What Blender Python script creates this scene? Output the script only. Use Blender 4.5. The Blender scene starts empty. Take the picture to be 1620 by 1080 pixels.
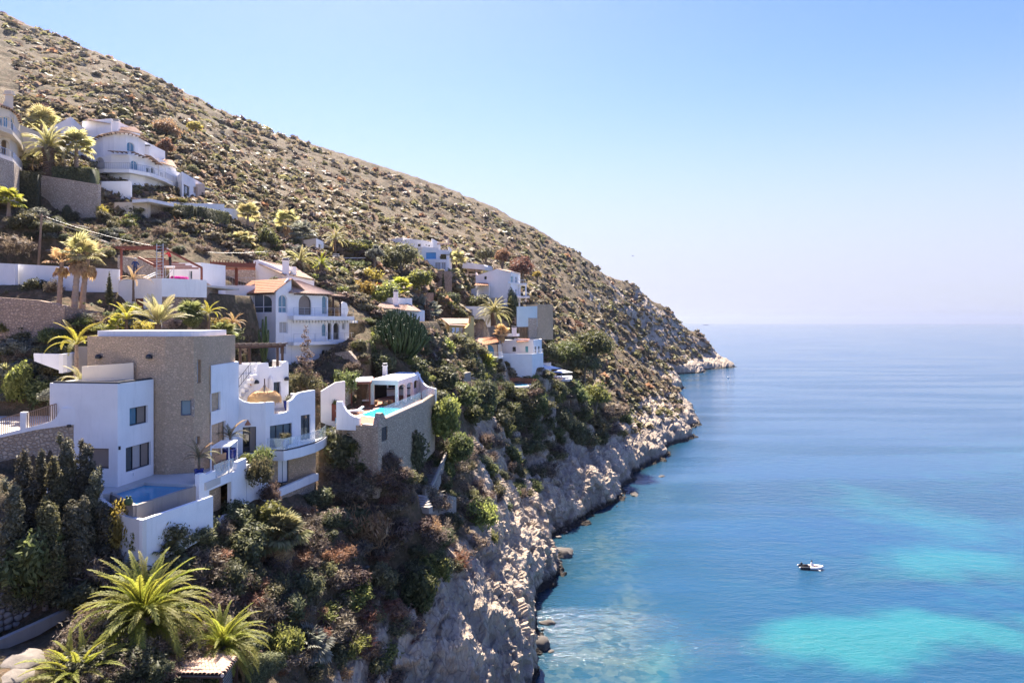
import bpy, bmesh, math, random
import numpy as np
from mathutils import Vector, Matrix
from mathutils.geometry import tessellate_polygon
D = bpy.data
SC = bpy.context.scene
COL = SC.collection
R = math.radians
random.seed(7); np.random.seed(7)

# ---------------------------------------------------------------- camera
H = 35.0          # drone height above the sea
F = 1080.0        # focal length in photo pixels (24 mm on 36 mm)
HOR = 510.0       # horizon row
cam = D.objects.new('camera', D.cameras.new('camera'))
COL.objects.link(cam)
cam.location = (0, 0, H); cam.rotation_euler = (R(90), 0, 0)
cam.data.lens = 24.0; cam.data.sensor_width = 36.0
cam.data.shift_y = -30.0/1620.0
cam.data.clip_start = 0.5; cam.data.clip_end = 60000
SC.camera = cam
# ---------------------------------------------------------------- sky, sun
SUN_EL = R(53); SUN_AZ = R(-17)      # azimuth from +Y, negative = left of the view
w = D.worlds.new('World'); SC.world = w; w.use_nodes = True
nt = w.node_tree; bg = nt.nodes['Background']
sky = nt.nodes.new('ShaderNodeTexSky'); sky.sky_type = 'NISHITA'
sky.sun_disc = False; sky.sun_elevation = SUN_EL; sky.sun_rotation = SUN_AZ
sky.air_density = 1.0; sky.dust_density = 0.25; sky.ozone_density = 3.2; sky.altitude = 20
# pale band of air low over the sea, the same all round
tcw = nt.nodes.new('ShaderNodeTexCoord'); spw = nt.nodes.new('ShaderNodeSeparateXYZ'); nt.links.new(tcw.outputs['Generated'], spw.inputs[0])
mrw = nt.nodes.new('ShaderNodeMapRange'); mrw.interpolation_type = 'SMOOTHERSTEP'; nt.links.new(spw.outputs[2], mrw.inputs[0])
mrw.inputs[1].default_value = -0.02; mrw.inputs[2].default_value = 0.38; mrw.inputs[3].default_value = 0.95; mrw.inputs[4].default_value = 0.0
hsw = nt.nodes.new('ShaderNodeHueSaturation'); hsw.inputs['Saturation'].default_value = 1.25; nt.links.new(sky.outputs[0], hsw.inputs['Color'])
mxw = nt.nodes.new('ShaderNodeMix'); mxw.data_type = 'RGBA'; nt.links.new(mrw.outputs[0], mxw.inputs[0]); mlw = nt.nodes.new('ShaderNodeMix'); mlw.data_type = 'RGBA'; mlw.blend_type = 'MULTIPLY'; mlw.inputs[0].default_value = 1; nt.links.new(hsw.outputs[0], mlw.inputs[6]); mlw.inputs[7].default_value = (.60, .415, .56, 1); nt.links.new(mlw.outputs[2], mxw.inputs[6]); mxw.inputs[7].default_value = (1.38, 1.5, 1.78, 1)
nt.links.new(mxw.outputs[2], bg.inputs[0]); bg.inputs[1].default_value = 0.050
sd = D.lights.new('sun', 'SUN'); sd.energy = 2.0; sd.angle = R(0.5); sd.color = (1.0, 0.90, 0.78)
sun = D.objects.new('sun', sd); COL.objects.link(sun)
sdir = Vector((math.sin(SUN_AZ)*math.cos(SUN_EL), math.cos(SUN_AZ)*math.cos(SUN_EL), math.sin(SUN_EL)))
sun.rotation_euler = (-sdir).to_track_quat('-Z', 'Y').to_euler()
SC.view_settings.view_transform = 'Standard'; SC.view_settings.look = 'None'
SC.view_settings.gamma = 1; SC.view_settings.use_curve_mapping = False
SC.view_settings.exposure = 3.28
SC.render.engine = 'CYCLES'
SC.cycles.max_bounces = 6; SC.cycles.diffuse_bounces = 4; SC.cycles.glossy_bounces = 2
SC.cycles.transmission_bounces = 3; SC.cycles.transparent_max_bounces = 6
SC.cycles.caustics_reflective = False; SC.cycles.caustics_refractive = False
SC.cycles.use_denoising = True

# ---------------------------------------------------------------- projection helpers
def P(px, py, Y): return Vector(((px-810)/F*Y, Y, H+(HOR-py)/F*Y))
def PX(px, Y): return (px-810)/F*Y
def PZ(py, Y): return H+(HOR-py)/F*Y

# ---------------------------------------------------------------- numpy noise
def _hash(ix, iy, iz):
    h = (ix*374761393 + iy*668265263 + iz*1274126177) & 0xffffffff
    h = ((h ^ (h >> 13))*1103515245) & 0xffffffff
    h = ((h ^ (h >> 16))*2246822519) & 0xffffffff
    return (h & 0xffffff)/16777215.0
def vnoise(x, y, z):
    x = np.asarray(x, float); y = np.asarray(y, float); z = np.asarray(z, float)
    ix = np.floor(x).astype(np.int64); iy = np.floor(y).astype(np.int64); iz = np.floor(z).astype(np.int64)
    fx = x-ix; fy = y-iy; fz = z-iz
    fx = fx*fx*(3-2*fx); fy = fy*fy*(3-2*fy); fz = fz*fz*(3-2*fz)
    r = 0
    for a in (0, 1):
        wx = fx if a else 1-fx
        for b in (0, 1):
            wy = fy if b else 1-fy
            for c in (0, 1):
                wz = fz if c else 1-fz
                r = r + wx*wy*wz*_hash(ix+a, iy+b, iz+c)
    return r*2-1
def fbm(x, y, z, oct=4, ridged=False):
    s = 0; a = 1; t = 0
    for o in range(oct):
        n = vnoise(x*2**o+o*17.3, y*2**o+o*5.1, z*2**o-o*9.7)
        if ridged: n = 1-2*np.abs(n)
        s = s+a*n; t += a; a *= .5
    return s/t

def cells(x, y, z):
    """value of the nearest jittered lattice point: blocky facets"""
    ix = np.floor(x).astype(np.int64); iy = np.floor(y).astype(np.int64); iz = np.floor(z).astype(np.int64)
    best = np.full(x.shape, 1e9); val = np.zeros(x.shape)
    for a in (-1,0,1):
        for b in (-1,0,1):
            for c in (-1,0,1):
                jx, jy, jz = ix+a, iy+b, iz+c
                h1 = _hash(jx, jy, jz); h2 = _hash(jx+57, jy+13, jz+91); h3 = _hash(jx-31, jy+77, jz+5)
                dx = jx+h1-x; dy = jy+h2-y; dz = jz+h3-z
                d = dx*dx+dy*dy+dz*dz
                # tilted facet: value plus a slope across the block
                v = h2*2-1+(h3-.5)*dx*1.6+(h1-.5)*dz*1.6
                m = d < best; best = np.where(m, d, best); val = np.where(m, v, val)
    return val
# ---------------------------------------------------------------- terrain
CP = [ # (px, py, Y) of ground read off the photograph
 (0,1080,31),(0,1030,34.6),(0,922,38),(0,850,39),(0,745,43),(0,640,57),(0,600,59),(0,535,62),(0,468,65),(0,440,69),(0,395,76),(0,350,82),(0,330,86),(0,268,93),
 (0,150,190),(0,80,270),(0,25,330),
 (100,1080,31.5),(100,990,37),(100,900,39),(100,800,43),(100,640,58),(100,590,58),(100,540,60),(100,468,66),(100,370,82),(100,340,92),(100,270,98),(100,190,140),(100,120,230),(100,66,315),
 (200,1080,32),(200,960,37),(200,880,40.5),(200,840,41.5),(200,520,63),(200,500,66),(190,400,84),(200,350,92),(200,322,100),(200,180,150),(200,140,210),(200,107,298),
 (300,1080,35),(300,980,39),(300,900,42.5),(300,840,45),(300,510,68),(300,480,72),(300,400,88),(300,350,99),(300,330,106),(300,250,180),(300,200,250),(300,155,325),
 (400,1080,38),(400,1000,42),(400,900,46),(400,840,49.5),(400,815,50.5),(440,805,53),(420,592,71),(345,548,73),(350,450,84),(400,400,100),(400,360,115),(400,330,135),(400,280,200),(400,240,270),(400,203,345),
 (480,1080,43),(480,950,47.5),(480,850,52),(480,808,55),(500,588,80),(480,400,108),(480,360,135),(480,300,230),(480,232,370),
 (550,1080,48),(550,950,52),(550,850,57),(520,780,60),(560,710,65),(600,745,65),(600,560,84),(570,520,88),(560,440,108),(560,400,130),(560,370,152),(550,320,240),(550,261,395),
 (620,1080,51),(620,960,55.5),(620,860,60),(620,802,61),(640,740,70),(640,560,92),(640,500,105),(640,440,140),(640,400,172),(640,370,200),(640,340,270),(640,286,412),
 (700,1080,56),(700,1000,58.5),(700,920,62),(700,850,68),(700,800,74),(690,760,78),(700,700,84),(700,640,92),(700,590,103),(700,545,119),(700,500,134),(700,462,150),(700,430,164),(700,400,190),(700,360,270),(700,308,425),
 (770,1080,61),(770,1000,64),(770,930,68),(770,860,76),(770,800,86),(765,720,102),(765,650,114),(780,583,134),(770,540,146),(770,500,158),(770,470,172),(770,420,205),(770,380,280),(770,360,330),(770,333,440),
 (840,775,119),(845,700,132),(825,592,145),(880,606,152),(815,652,130),(868,655,140),(850,585,156),(850,560,165),(850,520,181),(850,470,208),(850,430,260),(850,415,320),(850,390,370),(850,372,462),
 (920,770,130),(920,700,146),(920,640,162),(930,600,178),(920,560,198),(920,520,235),(920,480,305),(920,455,350),(920,430,400),(920,406,487),
 (1000,700,173),(985,650,188),(1000,610,212),(1000,570,255),(1000,540,320),(1000,525,365),(1000,495,420),(1000,450,517),
 (1060,650,222),(1060,610,258),(1058,560,476),(1060,530,505),(1060,492,538),(1110,563,535),(1110,530,556),
]
SHORE = [(835,1080),(836,1040),(838,1000),(835,965),(845,942),(876,912),(880,890),(862,868),(862,852),(900,832),(940,808),(978,775),(996,752),(1010,742),(1054,718),(1052,705),(1080,680),(1093,660)]
SHORE2 = [(1062,592),(1110,585),(1136,577)]
SHXY = [(-16,-10),(-9,15),(-3,38),(0,52)] + [(PX(x, H*F/(y-HOR)), H*F/(y-HOR)) for x, y in SHORE] + \
       [(63,268),(61,290),(66,340),(84,400),(100,440)] + [(PX(x, H*F/(y-HOR)), H*F/(y-HOR)) for x, y in SHORE2] + \
       [(172,585),(140,640),(60,680),(-60,700),(-250,720),(-600,760)]
cps = [tuple(P(*c)) for c in CP]
cps += [(x, y, 0.0) for x, y in SHXY]
# off-shore bed: push the shoreline outwards
for i, (x, y) in enumerate(SHXY):
    a = SHXY[max(0, i-1)]; b = SHXY[min(len(SHXY)-1, i+1)]
    tx, ty = b[0]-a[0], b[1]-a[1]; l = math.hypot(tx, ty)
    nx, ny = ty/l, -tx/l
    d = max(6, y*0.05) if y > 0 else 6
    for k, z in ((1, -4), (4, -12)):
        qx, qy = x+nx*d*k, y+ny*d*k
        if min(math.hypot(qx-s[0], qy-s[1]) for s in SHXY) > d*k*0.7: cps.append((qx, qy, z))
# ground outside the picture
cps += [(-22,20,21),(-28,5,22),(-40,10,25),(-42,40,25),(-50,50,26.5),(-60,62,34),(-80,60,36),(-95,90,58),(-130,120,86),(-200,200,130),(-260,260,160),(-320,330,195),(-400,420,215),(-420,300,215),
        (-250,420,150),(-160,450,110),(-60,500,78),(20,540,52),(90,580,28),(-350,560,90),(-150,600,40),(300,400,-14),(300,200,-14),(200,100,-14),(80,30,-12),(60,-20,-12),(400,700,-14),(200,720,-14),(-120,40,46),(-60,0,30),
        (-200,60,90),(-300,150,140)]
cps = np.array(cps)
def rbf_fit(c):
    d = np.hypot(c[:,None,0]-c[None,:,0], c[:,None,1]-c[None,:,1])
    A = -np.sqrt(d*d+3.0**2)
    n = len(c); Pm = np.c_[np.ones(n), c[:,0]/100, c[:,1]/100]
    M = np.zeros((n+3, n+3)); M[:n,:n] = A-np.eye(n)*0.02; M[:n,n:] = Pm; M[n:,:n] = Pm.T
    return np.linalg.solve(M, np.r_[c[:,2], 0, 0, 0])
rbw = rbf_fit(cps)
def base_h(x, y):
    x = np.atleast_1d(np.asarray(x, float)).ravel(); y = np.atleast_1d(np.asarray(y, float)).ravel()
    out = np.empty(len(x))
    for i in range(0, len(x), 20000):
        xs = x[i:i+20000, None]; ys = y[i:i+20000, None]
        d2 = (xs-cps[None,:,0])**2+(ys-cps[None,:,1])**2
        out[i:i+20000] = -(np.sqrt(d2+9.0) @ rbw[:-3]) + rbw[-3]+rbw[-2]*xs[:,0]/100+rbw[-1]*ys[:,0]/100
    z = out
    zz = np.clip(z, 0, 30)
    return z + 2.2*(zz/2.2)*np.exp(1-zz/2.2)*np.clip((np.hypot(x, y)-30)/40, 0, 1)
PADS = []   # (polygon xy list, z, blend) flat ground under houses and terraces
def poly_dist(x, y, poly):
    n = len(poly); dmin = np.full(x.shape, 1e9); inside = np.zeros(x.shape, bool)
    for i in range(n):
        ax, ay = poly[i]; bx, by = poly[(i+1) % n]
        ex, ey = bx-ax, by-ay; L = ex*ex+ey*ey+1e-9
        t = np.clip(((x-ax)*ex+(y-ay)*ey)/L, 0, 1)
        dmin = np.minimum(dmin, np.hypot(x-ax-t*ex, y-ay-t*ey))
        c = ((ay > y) != (by > y)) & (x < (bx-ax)*(y-ay)/((by-ay) if by != ay else 1e-9)+ax)
        inside ^= c
    return np.where(inside, -dmin, dmin)
def ground(x, y):
    sc = np.isscalar(x)
    x = np.atleast_1d(np.asarray(x, float)); y = np.atleast_1d(np.asarray(y, float))
    z = base_h(x, y)
    for poly, pz, bl in PADS:
        pa = np.array(poly)
        m = (x > pa[:,0].min()-bl) & (x < pa[:,0].max()+bl) & (y > pa[:,1].min()-bl) & (y < pa[:,1].max()+bl)
        if not m.any(): continue
        d = poly_dist(x[m], y[m], poly)
        wgt = np.clip(1-d/bl, 0, 1); wgt = wgt*wgt*(3-2*wgt)
        z[m] = z[m]*(1-wgt)+pz*wgt
    return float(z[0]) if sc else z
_RY = np.concatenate([np.arange(28, 120, .4), np.arange(120, 300, 1.5), np.arange(300, 620, 4.0)])
_cache = {}
def hitY(px, py):
    """depth at which the view ray through a photo pixel first meets the ground"""
    k = round(px/3)
    if k not in _cache: _cache[k] = ground((px-810)/F*_RY, _RY)
    g = _cache[k]; z = H+(HOR-py)/F*_RY
    i = np.where(z <= g)[0]
    return float(_RY[i[0]]) if len(i) else None
# ---------------------------------------------------------------- materials
def new_mat(name):
    m = D.materials.new(name); m.use_nodes = True
    t = m.node_tree; b = t.nodes['Principled BSDF']
    return m, t, b
def nd(t, typ, **kw):
    n = t.nodes.new(typ)
    for k, v in kw.items():
        if k.startswith('i_'):
            n.inputs[int(k[2:]) if k[2:].isdigit() else k[2:]].default_value = v
        else: setattr(n, k, v)
    return n
def lk(t, a, b): t.links.new(a, b)
def coords(t, kind='Object', scale=1.0):
    tc = nd(t, 'ShaderNodeTexCoord'); mp = nd(t, 'ShaderNodeMapping')
    lk(t, tc.outputs[kind], mp.inputs[0]); mp.inputs['Scale'].default_value = (scale,)*3 if not isinstance(scale, tuple) else scale
    return mp.outputs[0]
def wcoords(t, scale=1.0):
    g = nd(t, 'ShaderNodeNewGeometry'); mp = nd(t, 'ShaderNodeMapping')
    lk(t, g.outputs['Position'], mp.inputs[0]); mp.inputs['Scale'].default_value = (scale,)*3 if not isinstance(scale, tuple) else scale
    return mp.outputs[0]
def noise(t, vec, scale, detail=4, rough=.55):
    n = nd(t, 'ShaderNodeTexNoise'); n.inputs['Scale'].default_value = scale
    n.inputs['Detail'].default_value = detail; n.inputs['Roughness'].default_value = rough
    lk(t, vec, n.inputs['Vector']); return n.outputs['Fac']
def ramp(t, fac, stops, interp='LINEAR'):
    r = nd(t, 'ShaderNodeValToRGB'); cr = r.color_ramp; cr.interpolation = interp
    while len(cr.elements) < len(stops): cr.elements.new(.5)
    for e, (p, c) in zip(cr.elements, stops):
        e.position = p; e.color = (*c, 1) if len(c) == 3 else c
    lk(t, fac, r.inputs[0]); return r.outputs[0]
def mixc(t, fac, a, b, blend='MIX'):
    n = nd(t, 'ShaderNodeMix', data_type='RGBA', blend_type=blend)
    for s, v in ((n.inputs[0], fac), (n.inputs[6], a), (n.inputs[7], b)):
        if hasattr(v, 'links') or isinstance(v, bpy.types.NodeSocket): lk(t, v, s)
        elif isinstance(v, (int, float)): s.default_value = v
        else: s.default_value = (*v, 1)
    return n.outputs[2]
def math_(t, op, a, b=0.0, clamp=False):
    n = nd(t, 'ShaderNodeMath', operation=op, use_clamp=clamp)
    for s, v in ((n.inputs[0], a), (n.inputs[1], b)):
        if isinstance(v, bpy.types.NodeSocket): lk(t, v, s)
        else: s.default_value = v
    return n.outputs[0]
def bump(t, b, height, strength=.4, dist=.05):
    n = nd(t, 'ShaderNodeBump'); n.inputs['Strength'].default_value = strength; n.inputs['Distance'].default_value = dist
    lk(t, height, n.inputs['Height']); lk(t, n.outputs[0], b.inputs['Normal']); return n
def attr(t, name, out='Fac'):
    a = nd(t, 'ShaderNodeAttribute', attribute_name=name); return a.outputs[out]

def m_plaster(name, c=(.80, .79, .77), stain=.10, rough=.9):
    m, t, b = new_mat(name); v = wcoords(t)
    n1 = noise(t, v, .45, 5, .6); n2 = noise(t, v, 7, 3)
    sv = wcoords(t, (1.6, 1.6, .18)); n3 = noise(t, sv, 1.5, 4, .65)
    d = tuple(x*(1-stain*2.2) for x in c)
    col = mixc(t, ramp(t, n1, [(.35, (0,0,0)), (.75, (1,1,1))]), c, tuple(x*(1-stain) for x in c))
    col = mixc(t, ramp(t, n3, [(.56, (0,0,0)), (.78, (.6,.6,.6))]), col, d)
    lk(t, col, b.inputs['Base Color']); b.inputs['Roughness'].default_value = rough
    b.inputs['Specular IOR Level'].default_value = .25
    bump(t, b, n2, .35, .02); return m
def m_stone(name, c1, c2, joint, size=.30, jw=.06, depth=.05, seed=0.0):
    """rubble masonry: voronoi cells recessed at the joints, colour per stone"""
    m, t, b = new_mat(name); v = wcoords(t)
    mp = nd(t, 'ShaderNodeMapping'); lk(t, v, mp.inputs[0]); mp.inputs['Location'].default_value = (seed, seed*2, 0); mp.inputs['Scale'].default_value = (1, 1, 1.25)
    nw = nd(t, 'ShaderNodeTexNoise'); nw.inputs['Scale'].default_value = 1.5; lk(t, mp.outputs[0], nw.inputs['Vector'])
    wv = mixc(t, .08, mp.outputs[0], nw.outputs['Color'])
    vo = nd(t, 'ShaderNodeTexVoronoi'); vo.inputs['Scale'].default_value = 1/size; lk(t, wv, vo.inputs['Vector'])
    ve = nd(t, 'ShaderNodeTexVoronoi', feature='DISTANCE_TO_EDGE'); ve.inputs['Scale'].default_value = 1/size; lk(t, wv, ve.inputs['Vector'])
    e = ramp(t, ve.outputs['Distance'], [(0, (0,0,0)), (jw, (.2,.2,.2)), (jw*3, (1,1,1))])
    sep = nd(t, 'ShaderNodeSeparateColor'); lk(t, vo.outputs['Color'], sep.inputs[0])
    col = mixc(t, sep.outputs[0], c1, c2)
    col = mixc(t, math_(t, 'MULTIPLY', sep.outputs[1], .45), col, tuple(x*.55 for x in c1))
    big = noise(t, v, .5, 4)
    col = mixc(t, ramp(t, big, [(.35, (0,0,0)), (.8, (.5,.5,.5))]), col, joint)
    col = mixc(t, e, joint, col)
    lk(t, col, b.inputs['Base Color']); b.inputs['Roughness'].default_value = .92
    b.inputs['Specular IOR Level'].default_value = .2
    f = noise(t, v, 9, 4); hh = math_(t, 'ADD', e, math_(t, 'MULTIPLY', f, .5))
    bump(t, b, hh, .9, depth); return m
def m_plain(name, c, rough=.6, metal=0.0, var=.12, spec=.4, nscale=3, bumpd=0.0):
    m, t, b = new_mat(name); v = wcoords(t)
    n1 = noise(t, v, nscale, 4)
    col = mixc(t, n1, tuple(min(1, x*(1+var)) for x in c), tuple(x*(1-var) for x in c))
    lk(t, col, b.inputs['Base Color']); b.inputs['Roughness'].default_value = rough
    b.inputs['Metallic'].default_value = metal; b.inputs['Specular IOR Level'].default_value = spec
    if bumpd: bump(t, b, noise(t, v, nscale*4, 4), .5, bumpd)
    return m
def m_glass(name, c=(.03, .045, .055), rough=.04):
    m, t, b = new_mat(name); v = wcoords(t)
    n1 = noise(t, v, .8, 2)
    lk(t, mixc(t, n1, c, tuple(x*1.8 for x in c)), b.inputs['Base Color'])
    b.inputs['Roughness'].default_value = rough; b.inputs['IOR'].default_value = 1.6
    b.inputs['Specular IOR Level'].default_value = .75
    bump(t, b, noise(t, v, 1.2, 1), .08, .02); return m
def m_clear(name, tint=(.75, .85, .86), alpha=.28):
    """thin clear glass sheet"""
    m, t, b = new_mat(name)
    b.inputs['Base Color'].default_value = (*tint, 1); b.inputs['Roughness'].default_value = .04
    b.inputs['Specular IOR Level'].default_value = .8; b.inputs['Alpha'].default_value = alpha
    return m
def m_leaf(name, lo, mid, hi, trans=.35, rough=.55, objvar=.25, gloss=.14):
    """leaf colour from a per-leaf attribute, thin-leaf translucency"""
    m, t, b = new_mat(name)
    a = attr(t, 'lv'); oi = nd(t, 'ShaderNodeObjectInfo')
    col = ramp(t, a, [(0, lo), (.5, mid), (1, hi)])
    hs = nd(t, 'ShaderNodeHueSaturation'); lk(t, col, hs.inputs['Color'])
    lk(t, math_(t, 'ADD', .5-objvar*.08, math_(t, 'MULTIPLY', oi.outputs['Random'], objvar*.16)), hs.inputs['Hue'])
    lk(t, math_(t, 'ADD', 1-objvar, math_(t, 'MULTIPLY', oi.outputs['Random'], objvar*2)), hs.inputs['Value'])
    lk(t, hs.outputs[0], b.inputs['Base Color']); b.inputs['Roughness'].default_value = rough
    b.inputs['Specular IOR Level'].default_value = gloss
    tr = nd(t, 'ShaderNodeBsdfTranslucent')
    g = nd(t, 'ShaderNodeHueSaturation'); lk(t, hs.outputs[0], g.inputs['Color']); g.inputs['Value'].default_value = 1.9; g.inputs['Saturation'].default_value = 1.1
    lk(t, g.outputs[0], tr.inputs[0])
    mx = nd(t, 'ShaderNodeMixShader'); mx.inputs[0].default_value = trans
    lk(t, b.outputs[0], mx.inputs[1]); lk(t, tr.outputs[0], mx.inputs[2])
    lk(t, mx.outputs[0], t.nodes['Material Output'].inputs[0]); return m

M = {}
M['white'] = m_plaster('white_plaster', (.86, .845, .82), .12)
M['white2'] = m_plaster('old_white_plaster', (.74, .71, .66), .12)
M['cream'] = m_plaster('cream_plaster', (.70, .60, .46), .1)
M['yellow'] = m_plaster('yellow_plaster', (.62, .44, .18), .1)
M['palelue'] = m_plaster('pale_blue_plaster', (.55, .66, .68), .08)
M['concrete'] = m_plaster('grey_concrete', (.34, .30, .26), .2)
M['paving'] = m_plaster('pale_paving', (.58, .53, .47), .12)
M['stone_tower'] = m_stone('tan_rubble_masonry', (.78, .57, .375), (.63, .45, .29), (.50, .36, .235), .17, .04, .05)
M['stone_tan'] = m_stone('pale_rubble_masonry', (.74, .62, .48), (.60, .49, .37), (.40, .31, .235), .28, .06, .06, 3.3)
M['stone_pink'] = m_stone('pinkish_rubble_masonry', (.60, .44, .33), (.46, .33, .25), (.26, .19, .145), .28, .07, .06, 7.1)
M['stone_grey'] = m_stone('grey_rubble_masonry', (.68, .54, .39), (.54, .42, .30), (.34, .265, .19), .25, .06, .06, 5.7)
M['rock_stone'] = m_plain('cut_limestone', (.30, .27, .24), .95, 0, .45, .2, 2.0, .03)
M['mortar'] = m_plain('mortar', (.12, .10, .09), .95, 0, .2, .1, 4, .02)
M['tile'] = m_plain('terracotta_tile', (.58, .30, .17), .85, 0, .35, .25, 2.2, .01)
M['tile_old_and_shade'] = m_plain('weathered_and_shade_tile', (.42, .29, .21), .9, 0, .4, .2, 1.6, .01)  # old tiles, and the darker tone painted on shaded hip facets
M['tile_pale'] = m_plain('pale_terracotta_tile', (.60, .45, .34), .9, 0, .3, .2, 1.6, .01)
M['tile_dusty'] = m_plain('dusty_pinkish_tile', (.52, .38, .30), .9, 0, .3, .2, 1.6, .01)
M['darkwood'] = m_plain('dark_brown_wood', (.07, .040, .030), .7, 0, .3, .3, 6)
M['redwood'] = m_plain('red_brown_timber', (.20, .065, .042), .7, 0, .3, .3, 6)
M['wood'] = m_plain('weathered_wood', (.30, .20, .13), .8, 0, .3, .3, 6)
M['deck'] = m_plain('terracotta_deck', (.27, .12, .07), .8, 0, .2, .3, 5)
M['orangewood'] = m_plain('orange_stained_fence', (.45, .17, .08), .8, 0, .2, .3, 5)
M['darkmetal'] = m_plain('dark_metal', (.035, .038, .045), .45, .4, .1, .5)
M['bluemetal'] = m_plain('slate_blue_frame', (.10, .14, .20), .5, .2, .1, .5)
M['metal'] = m_plain('grey_metal', (.45, .46, .48), .4, .7, .1, .5)
M['whitepaint'] = m_plain('white_paint', (.78, .78, .78), .5, 0, .03, .4)
M['glass'] = m_glass('window_glass', (.045, .062, .070))
M['glass_blue'] = m_glass('blue_window_glass', (.05, .14, .20))
M['glass_dark'] = m_glass('dark_window_glass', (.018, .016, .015))
M['curtain'] = m_plain('window_blind', (.24, .19, .155), .55, 0, .1, .5)
M['palecurtain'] = m_plain('pale_window_blind', (.42, .40, .38), .5, 0, .1, .5)
M['blueshut'] = m_plain('sky_blue_shutter', (.09, .32, .58), .6, 0, .1, .4)
M['tealshut'] = m_plain('teal_shutter', (.12, .38, .40), .6, 0, .1, .4)
M['clear'] = m_clear('balustrade_glass')
M['clearblue'] = m_clear('blue_tinted_glass', (.06, .30, .46), .8)
M['pot'] = m_plain('cobalt_glaze', (.012, .028, .22), .25, 0, .1, .6)
M['clay'] = m_plain('clay_pot', (.42, .19, .10), .8, 0, .15, .3)
M['dark'] = m_plain('dark_interior', (.02, .018, .016), .9, 0, .2, .1)
M['straw'] = m_plain('straw_thatch', (.50, .33, .17), .9, 0, .35, .1, 14, .03)
M['bark'] = m_plain('grey_bark', (.20, .155, .12), .95, 0, .35, .1, 5, .03)
M['palmbark'] = m_plain('palm_bark', (.17, .12, .09), .95, 0, .4, .1, 7, .05)
M['palmtan'] = m_plain('tan_palm_bark', (.34, .25, .19), .95, 0, .35, .1, 5, .03)
M['fabric_white'] = m_plain('white_canvas', (.76, .76, .77), .9, 0, .05, .1)
M['skin'] = m_plain('skin', (.48, .29, .20), .6, 0, .05, .3)
M['leaf_green'] = m_leaf('leaf_green', (.055, .066, .028), (.125, .14, .056), (.24, .24, .10))
M['leaf_dark'] = m_leaf('leaf_dark', (.055, .060, .032), (.108, .112, .058), (.20, .195, .098), .25)
M['leaf_olive'] = m_leaf('leaf_olive', (.065, .063, .034), (.14, .13, .066), (.27, .245, .125), .3)
M['leaf_yellow'] = m_leaf('leaf_yellow_green', (.08, .088, .03), (.185, .19, .062), (.34, .325, .11), .4)
M['leaf_gold'] = m_leaf('leaf_golden', (.14, .105, .028), (.28, .22, .065), (.46, .37, .13), .4)
M['leaf_dry'] = m_leaf('leaf_dry_brown', (.085, .062, .050), (.175, .13, .10), (.30, .225, .165), .25)
M['leaf_rust'] = m_leaf('leaf_rust', (.13, .072, .045), (.25, .145, .09), (.38, .24, .155), .3)
M['leaf_orange'] = m_leaf('leaf_orange', (.24, .09, .04), (.42, .18, .08), (.55, .28, .14), .35)
M['leaf_grey'] = m_leaf('leaf_silver_grey', (.07, .075, .06), (.16, .165, .13), (.30, .30, .23), .25)
M['leaf_juniper'] = m_leaf('leaf_juniper', (.07, .066, .040), (.135, .125, .078), (.25, .22, .14), .15)
M['leaf_purple'] = m_leaf('leaf_purple_twigs', (.08, .062, .048), (.155, .122, .092), (.26, .21, .15), .15)
M['leaf_scrub'] = m_leaf('leaf_scrub', (.095, .080, .052), (.19, .155, .098), (.31, .25, .16), .2, .7, .3)
M['frond'] = m_leaf('palm_frond', (.06, .072, .018), (.165, .175, .035), (.36, .34, .08), .45, .55, .2, .22)
M['frond_y'] = m_leaf('yellow_palm_frond', (.12, .115, .03), (.26, .235, .05), (.44, .39, .10), .45, .55, .2, .25)
M['frond_pale'] = m_leaf('pale_palm_frond', (.10, .10, .04), (.24, .22, .10), (.42, .38, .20), .4, .55, .2, .25)
M['frond_dry'] = m_leaf('dry_palm_frond', (.16, .10, .05), (.32, .21, .11), (.50, .36, .20), .35, .6, .15, .3)
M['cactus'] = m_plain('cactus_green', (.055, .085, .032), .6, 0, .35, .3, 3)
M['pink'] = m_leaf('bougainvillea', (.35, .02, .14), (.62, .05, .30), (.8, .2, .5), .4)

# ---------------------------------------------------------------- object helpers
def raw_mesh(name, V, Fs, mats, midx=None, smooth=False, attrs=None):
    """V (n,3), Fs (m,k) numpy or list of lists"""
    me = D.meshes.new(name)
    V = np.asarray(V, np.float32).reshape(-1, 3)
    if isinstance(Fs, np.ndarray):
        k = Fs.shape[1]; n = len(Fs)
        me.vertices.add(len(V)); me.vertices.foreach_set('co', V.ravel())
        me.loops.add(n*k); me.loops.foreach_set('vertex_index', Fs.astype(np.int32).ravel())
        me.polygons.add(n); me.polygons.foreach_set('loop_start', np.arange(0, n*k, k, dtype=np.int32))
    else:
        me.from_pydata([tuple(v) for v in V], [], [tuple(f) for f in Fs])
    for m in (mats if isinstance(mats, (list, tuple)) else [mats]): me.materials.append(m)
    if midx is not None: me.polygons.foreach_set('material_index', np.asarray(midx, np.int32))
    if smooth: me.polygons.foreach_set('use_smooth', np.ones(len(me.polygons), bool))
    me.update(calc_edges=True)
    if attrs:
        for an, (dom, val) in attrs.items():
            val = np.asarray(val, np.float32)
            if val.ndim == 2:
                a = me.attributes.new(an, 'FLOAT_COLOR', dom)
                a.data.foreach_set('color', np.c_[val, np.ones(len(val))].astype(np.float32).ravel())
            else:
                a = me.attributes.new(an, 'FLOAT', dom); a.data.foreach_set('value', val.ravel())
    return me
def link(name, me, parent=None, loc=None):
    o = D.objects.new(name, me); COL.objects.link(o)
    if parent: o.parent = parent
    if loc is not None: o.location = loc
    return o
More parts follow.
